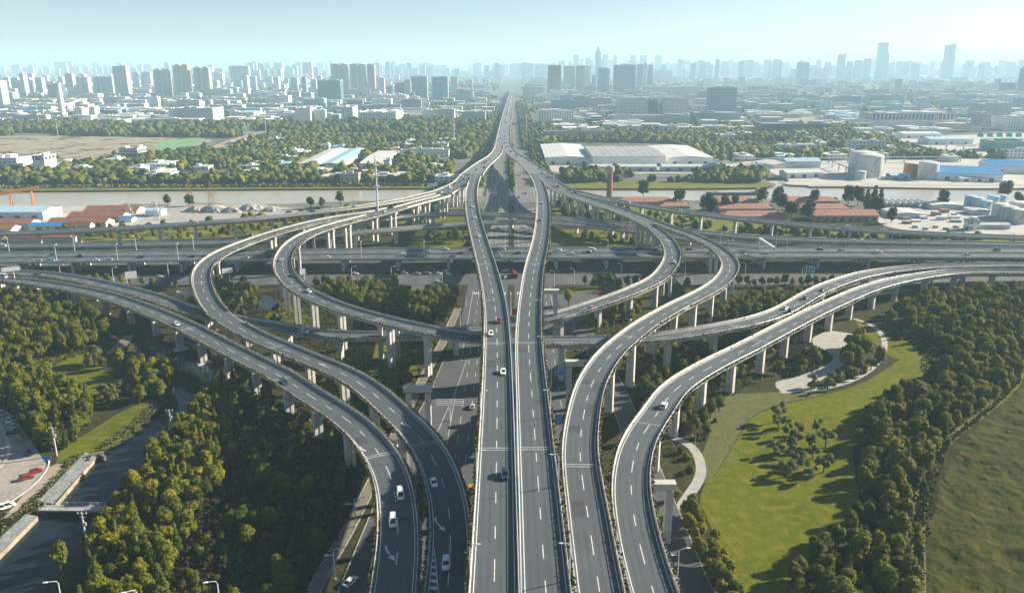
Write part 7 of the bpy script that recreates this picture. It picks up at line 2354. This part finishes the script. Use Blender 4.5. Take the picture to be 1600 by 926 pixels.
sign('gantry_sign', (p.x, p.y, 0), .5, [(0, 5.6, 3.4, 3.4, [])], [(.8, 7)], 'small white backed sign beside the inner loop bend', mat='sign_white')
p = G(1257, 441)
sign('direction_sign', (p.x, p.y, 0), -.55, [(2.2, 8.2, 5.6, 4.6, [[BLK, BLK2, UP], [UP, BLK, BLK2]])], [(-2, 9.4), (0, 9.4)], 'teal blue sign beside the street trees under the expressway', mat='teal_sign')
p = G(1193, 398, 8)
r = empty('overhead_gantry', (p.x, p.y, 8.1), .0, 'white overhead gantry beam slanting across the expressway', 'gantry')
a, b = G(1186, 389, 8) - p, G(1208, 404, 8) - p
for q in (a, b):
    m = MB()
    m.box((q.x, q.y, 3.2), (.9, .9, 6.6))
    m.build('post', 'sign_white', r)
m = MB()
c = (a + b) / 2
m.box((c.x, c.y, 6.9), ((b - a).length + 1.5, 1.3, 1.5), math.atan2(b.y - a.y, b.x - a.x))
m.build('beam', 'sign_white', r)

# red advertising banner and kiosk between the twin viaducts, canopy tent, blue site fence, pier sign
p = G(805, 497)
r = empty('banner_board', (p.x, p.y, 0), 0, 'tall red and white hoarding on the median between the twin viaducts', 'hoarding')
m = MB()
m.box((0, 0, 3.2), (2.6, .3, 6.4), .0)
m.build('panel', 'tail_lamp', r)
m = MB()
m.box((0, -.17, 5.8), (2.2, .06, .8))
m.box((0, -.17, 1.2), (2.2, .06, 1.2))
m.build('pale_band', 'sign_white', r)
p = G(628, 702)
r = empty('canopy_tent', (p.x, p.y, 0), .3, 'white pointed canopy tent in the gap between the two west ramps', 'tent')
m = MB()
m.loft([[(s * 2.8 * q, t * 2.8 * q, z) for s, t in ((-1, -1), (1, -1), (1, 1), (-1, 1))] for q, z in ((1, 2.5), (.5, 3.4), (.05, 5.0))])
m.build('canopy', 'sign_white', r)
for s in (-1, 1):
    for t in (-1, 1):
        m = MB()
        m.cyl(s * 2.6, t * 2.6, 0, 2.6, .07, n=6)
        m.build('post', 'metal', r)
p = G(386, 542)
r = empty('hoarding_panel', (p.x, p.y, 0), .2, 'bright blue site hoarding behind the looping ramp piers', 'hoarding')
m = MB()
m.box((0, 0, 2.2), (5, .2, 4.4))
m.build('panel', 'roof_blue', r)
m = MB()
for k in range(4):
    m.box((-2.4 + k * 1.6, .2, 2.1), (.12, .2, 4.2))
m.build('stud', 'metal', r)
p = G(76, 724)
r = empty('entrance_sign', (p.x, p.y, 0), .4, 'small blue sign at the corner of the car lot', 'sign')
m = MB()
m.cyl(0, .2, 0, 2.4, .08, n=8)
m.build('post', 'white_metal', r)
m = MB()
m.box((0, 0, 2.0), (2.2, .15, 1.5))
m.build('panel', 'blue_sign', r)
p = G(935, 458)
r = empty('flowering_shrub', (p.x, p.y, 0), 0, 'patch of red flowering shrub before the street tree row', 'shrub')
V, Fq = leaf_quads(np.random.default_rng(2).normal(0, 1, (160, 3)) * np.array([2.2, 1.2, .5]) + np.array([0, 0, .9]), .25, np.random.default_rng(4))
np_obj('foliage', V, Fq, 'tail_lamp', r)
# clutter of the cargo yard: crates and trucks
rq = random.Random(8)
for k in range(16):
    p = G(rq.uniform(1392, 1500), rq.uniform(330, 350))
    r = empty('cargo_crate', (p.x, p.y, 0), rq.uniform(-.2, .2), 'grey and pale crate among the cargo yard clutter', 'crate', 'crates in the cargo yard')
    w_, d_, h_ = rq.uniform(3, 9), rq.uniform(2.4, 5), rq.uniform(1.5, 3.4)
    m = MB()
    m.box((0, 0, h_ / 2), (w_, d_, h_))
    m.build('box', 'wall_plain', r, color=rq.choice([WHITE, PALE, GREY, (.1, .25, .33), (.3, .18, .12)]))
    m = MB()
    for q in range(4):
        m.box((-w_ / 2 + w_ * (q + .5) / 4, -d_ / 2 - .05, h_ / 2), (.15, .15, h_ * .96))
    m.build('rib', 'metal', r)
for k in range(6):
    p = G(1430 + k * 16, 356 + (k % 2) * 3)
    vehicle('van', ['white', 'silver', 'white', 'grey', 'white', 'silver'][k], (p.x, p.y, 0), rq.uniform(-.3, .3), 'parked %s van, %s of six in front of the cargo yard' % (['white', 'silver', 'white', 'grey', 'white', 'silver'][k], ['first', 'second', 'third', 'fourth', 'fifth', 'last'][k]))
for o in list(PROTO.values()) + list(SMALL.values()):
    for c in list(o.children):
        bpy.data.objects.remove(c)
    bpy.data.objects.remove(o)
SKY_STRENGTH, SUN_STRENGTH, EXPOSURE = .05, 5.0, 1.42
HAZE_COLOR, HAZE_DENSITY = (.57, .84, 1.0, 1), .000125
# plain landmarks instead of compass points in every label
for o in bpy.data.objects:
    for key in ('label', 'group'):
        v = o.get(key)
        if v:
            w = v
            for p, q in (('east going ramp', 'ramp towards the merging decks'), ('inner east loop', 'lawn side inner loop'), ('outer east loop', 'lawn side outer loop'), ('western', 'crane side'), ('eastern', 'tank side'), ('west ', 'canal side '), ('east ', 'lawn side '), ('west-side', 'crane side')):
                w = w.replace(p, q)
            if w != v:
                o[key] = w
# ------------------------------------------------------------------ light, air, camera
w = bpy.data.worlds.new('World')
SC.world = w
w.use_nodes = True
t = w.node_tree
t.nodes.clear()
sky = t.nodes.new('ShaderNodeTexSky')
sky.sky_type = 'NISHITA'
sky.sun_disc = False
sky.sun_elevation = SUN_EL
sky.sun_rotation = math.pi / 2 - SUN_AZ
sky.altitude = 100
sky.air_density, sky.dust_density, sky.ozone_density = .75, .5, 1.5
bg = t.nodes.new('ShaderNodeBackground')
bg.inputs[1].default_value = SKY_STRENGTH
o = t.nodes.new('ShaderNodeOutputWorld')
t.links.new(sky.outputs[0], bg.inputs[0])
t.links.new(bg.outputs[0], o.inputs[0])
L = bpy.data.lights.new('sun', 'SUN')
L.energy = SUN_STRENGTH
L.angle = math.radians(.5)
L.color = (1.0, .9, .73)
lo = bpy.data.objects.new('sun', L)
lo.rotation_euler = TOSUN.to_track_quat('Z', 'Y').to_euler()
lo.location = (300, 300, 500)
COL.objects.link(lo)

m = bpy.data.materials.new('haze')
m.use_nodes = True
t = m.node_tree
t.nodes.clear()
o = t.nodes.new('ShaderNodeOutputMaterial')
v = t.nodes.new('ShaderNodeVolumePrincipled')
v.inputs['Color'].default_value = HAZE_COLOR
v.inputs['Density'].default_value = HAZE_DENSITY
v.inputs['Anisotropy'].default_value = 0.05
t.links.new(v.outputs[0], o.inputs['Volume'])
mb = MB()
mb.box((0, 10100, 152), (31000, 20400, 316))
me = bpy.data.meshes.new('haze')
me.from_pydata(mb.v, [], mb.f)
me.materials.append(m)
hz = bpy.data.objects.new('haze', me)
COL.objects.link(hz)
tag(hz, 'pale cyan haze over the far city', 'haze', kind='stuff')

cam = bpy.data.cameras.new('camera')
cam.lens = 28
cam.sensor_width = 36
cam.clip_start = 1
cam.clip_end = 60000
co = bpy.data.objects.new('camera', cam)
co.location = (0, 0, H)
co.rotation_euler = (math.pi / 2 - PITCH, 0, 0)
COL.objects.link(co)
SC.camera = co
SC.view_settings.view_transform = 'Standard'
SC.view_settings.look = 'None'
SC.view_settings.exposure = EXPOSURE
SC.view_settings.gamma = 1
SC.render.engine = 'CYCLES'
SC.cycles.use_denoising = True
SC.cycles.max_bounces = 5
SC.cycles.diffuse_bounces = 3
SC.cycles.glossy_bounces = 2
SC.cycles.volume_bounces = 2
SC.cycles.use_adaptive_sampling = True
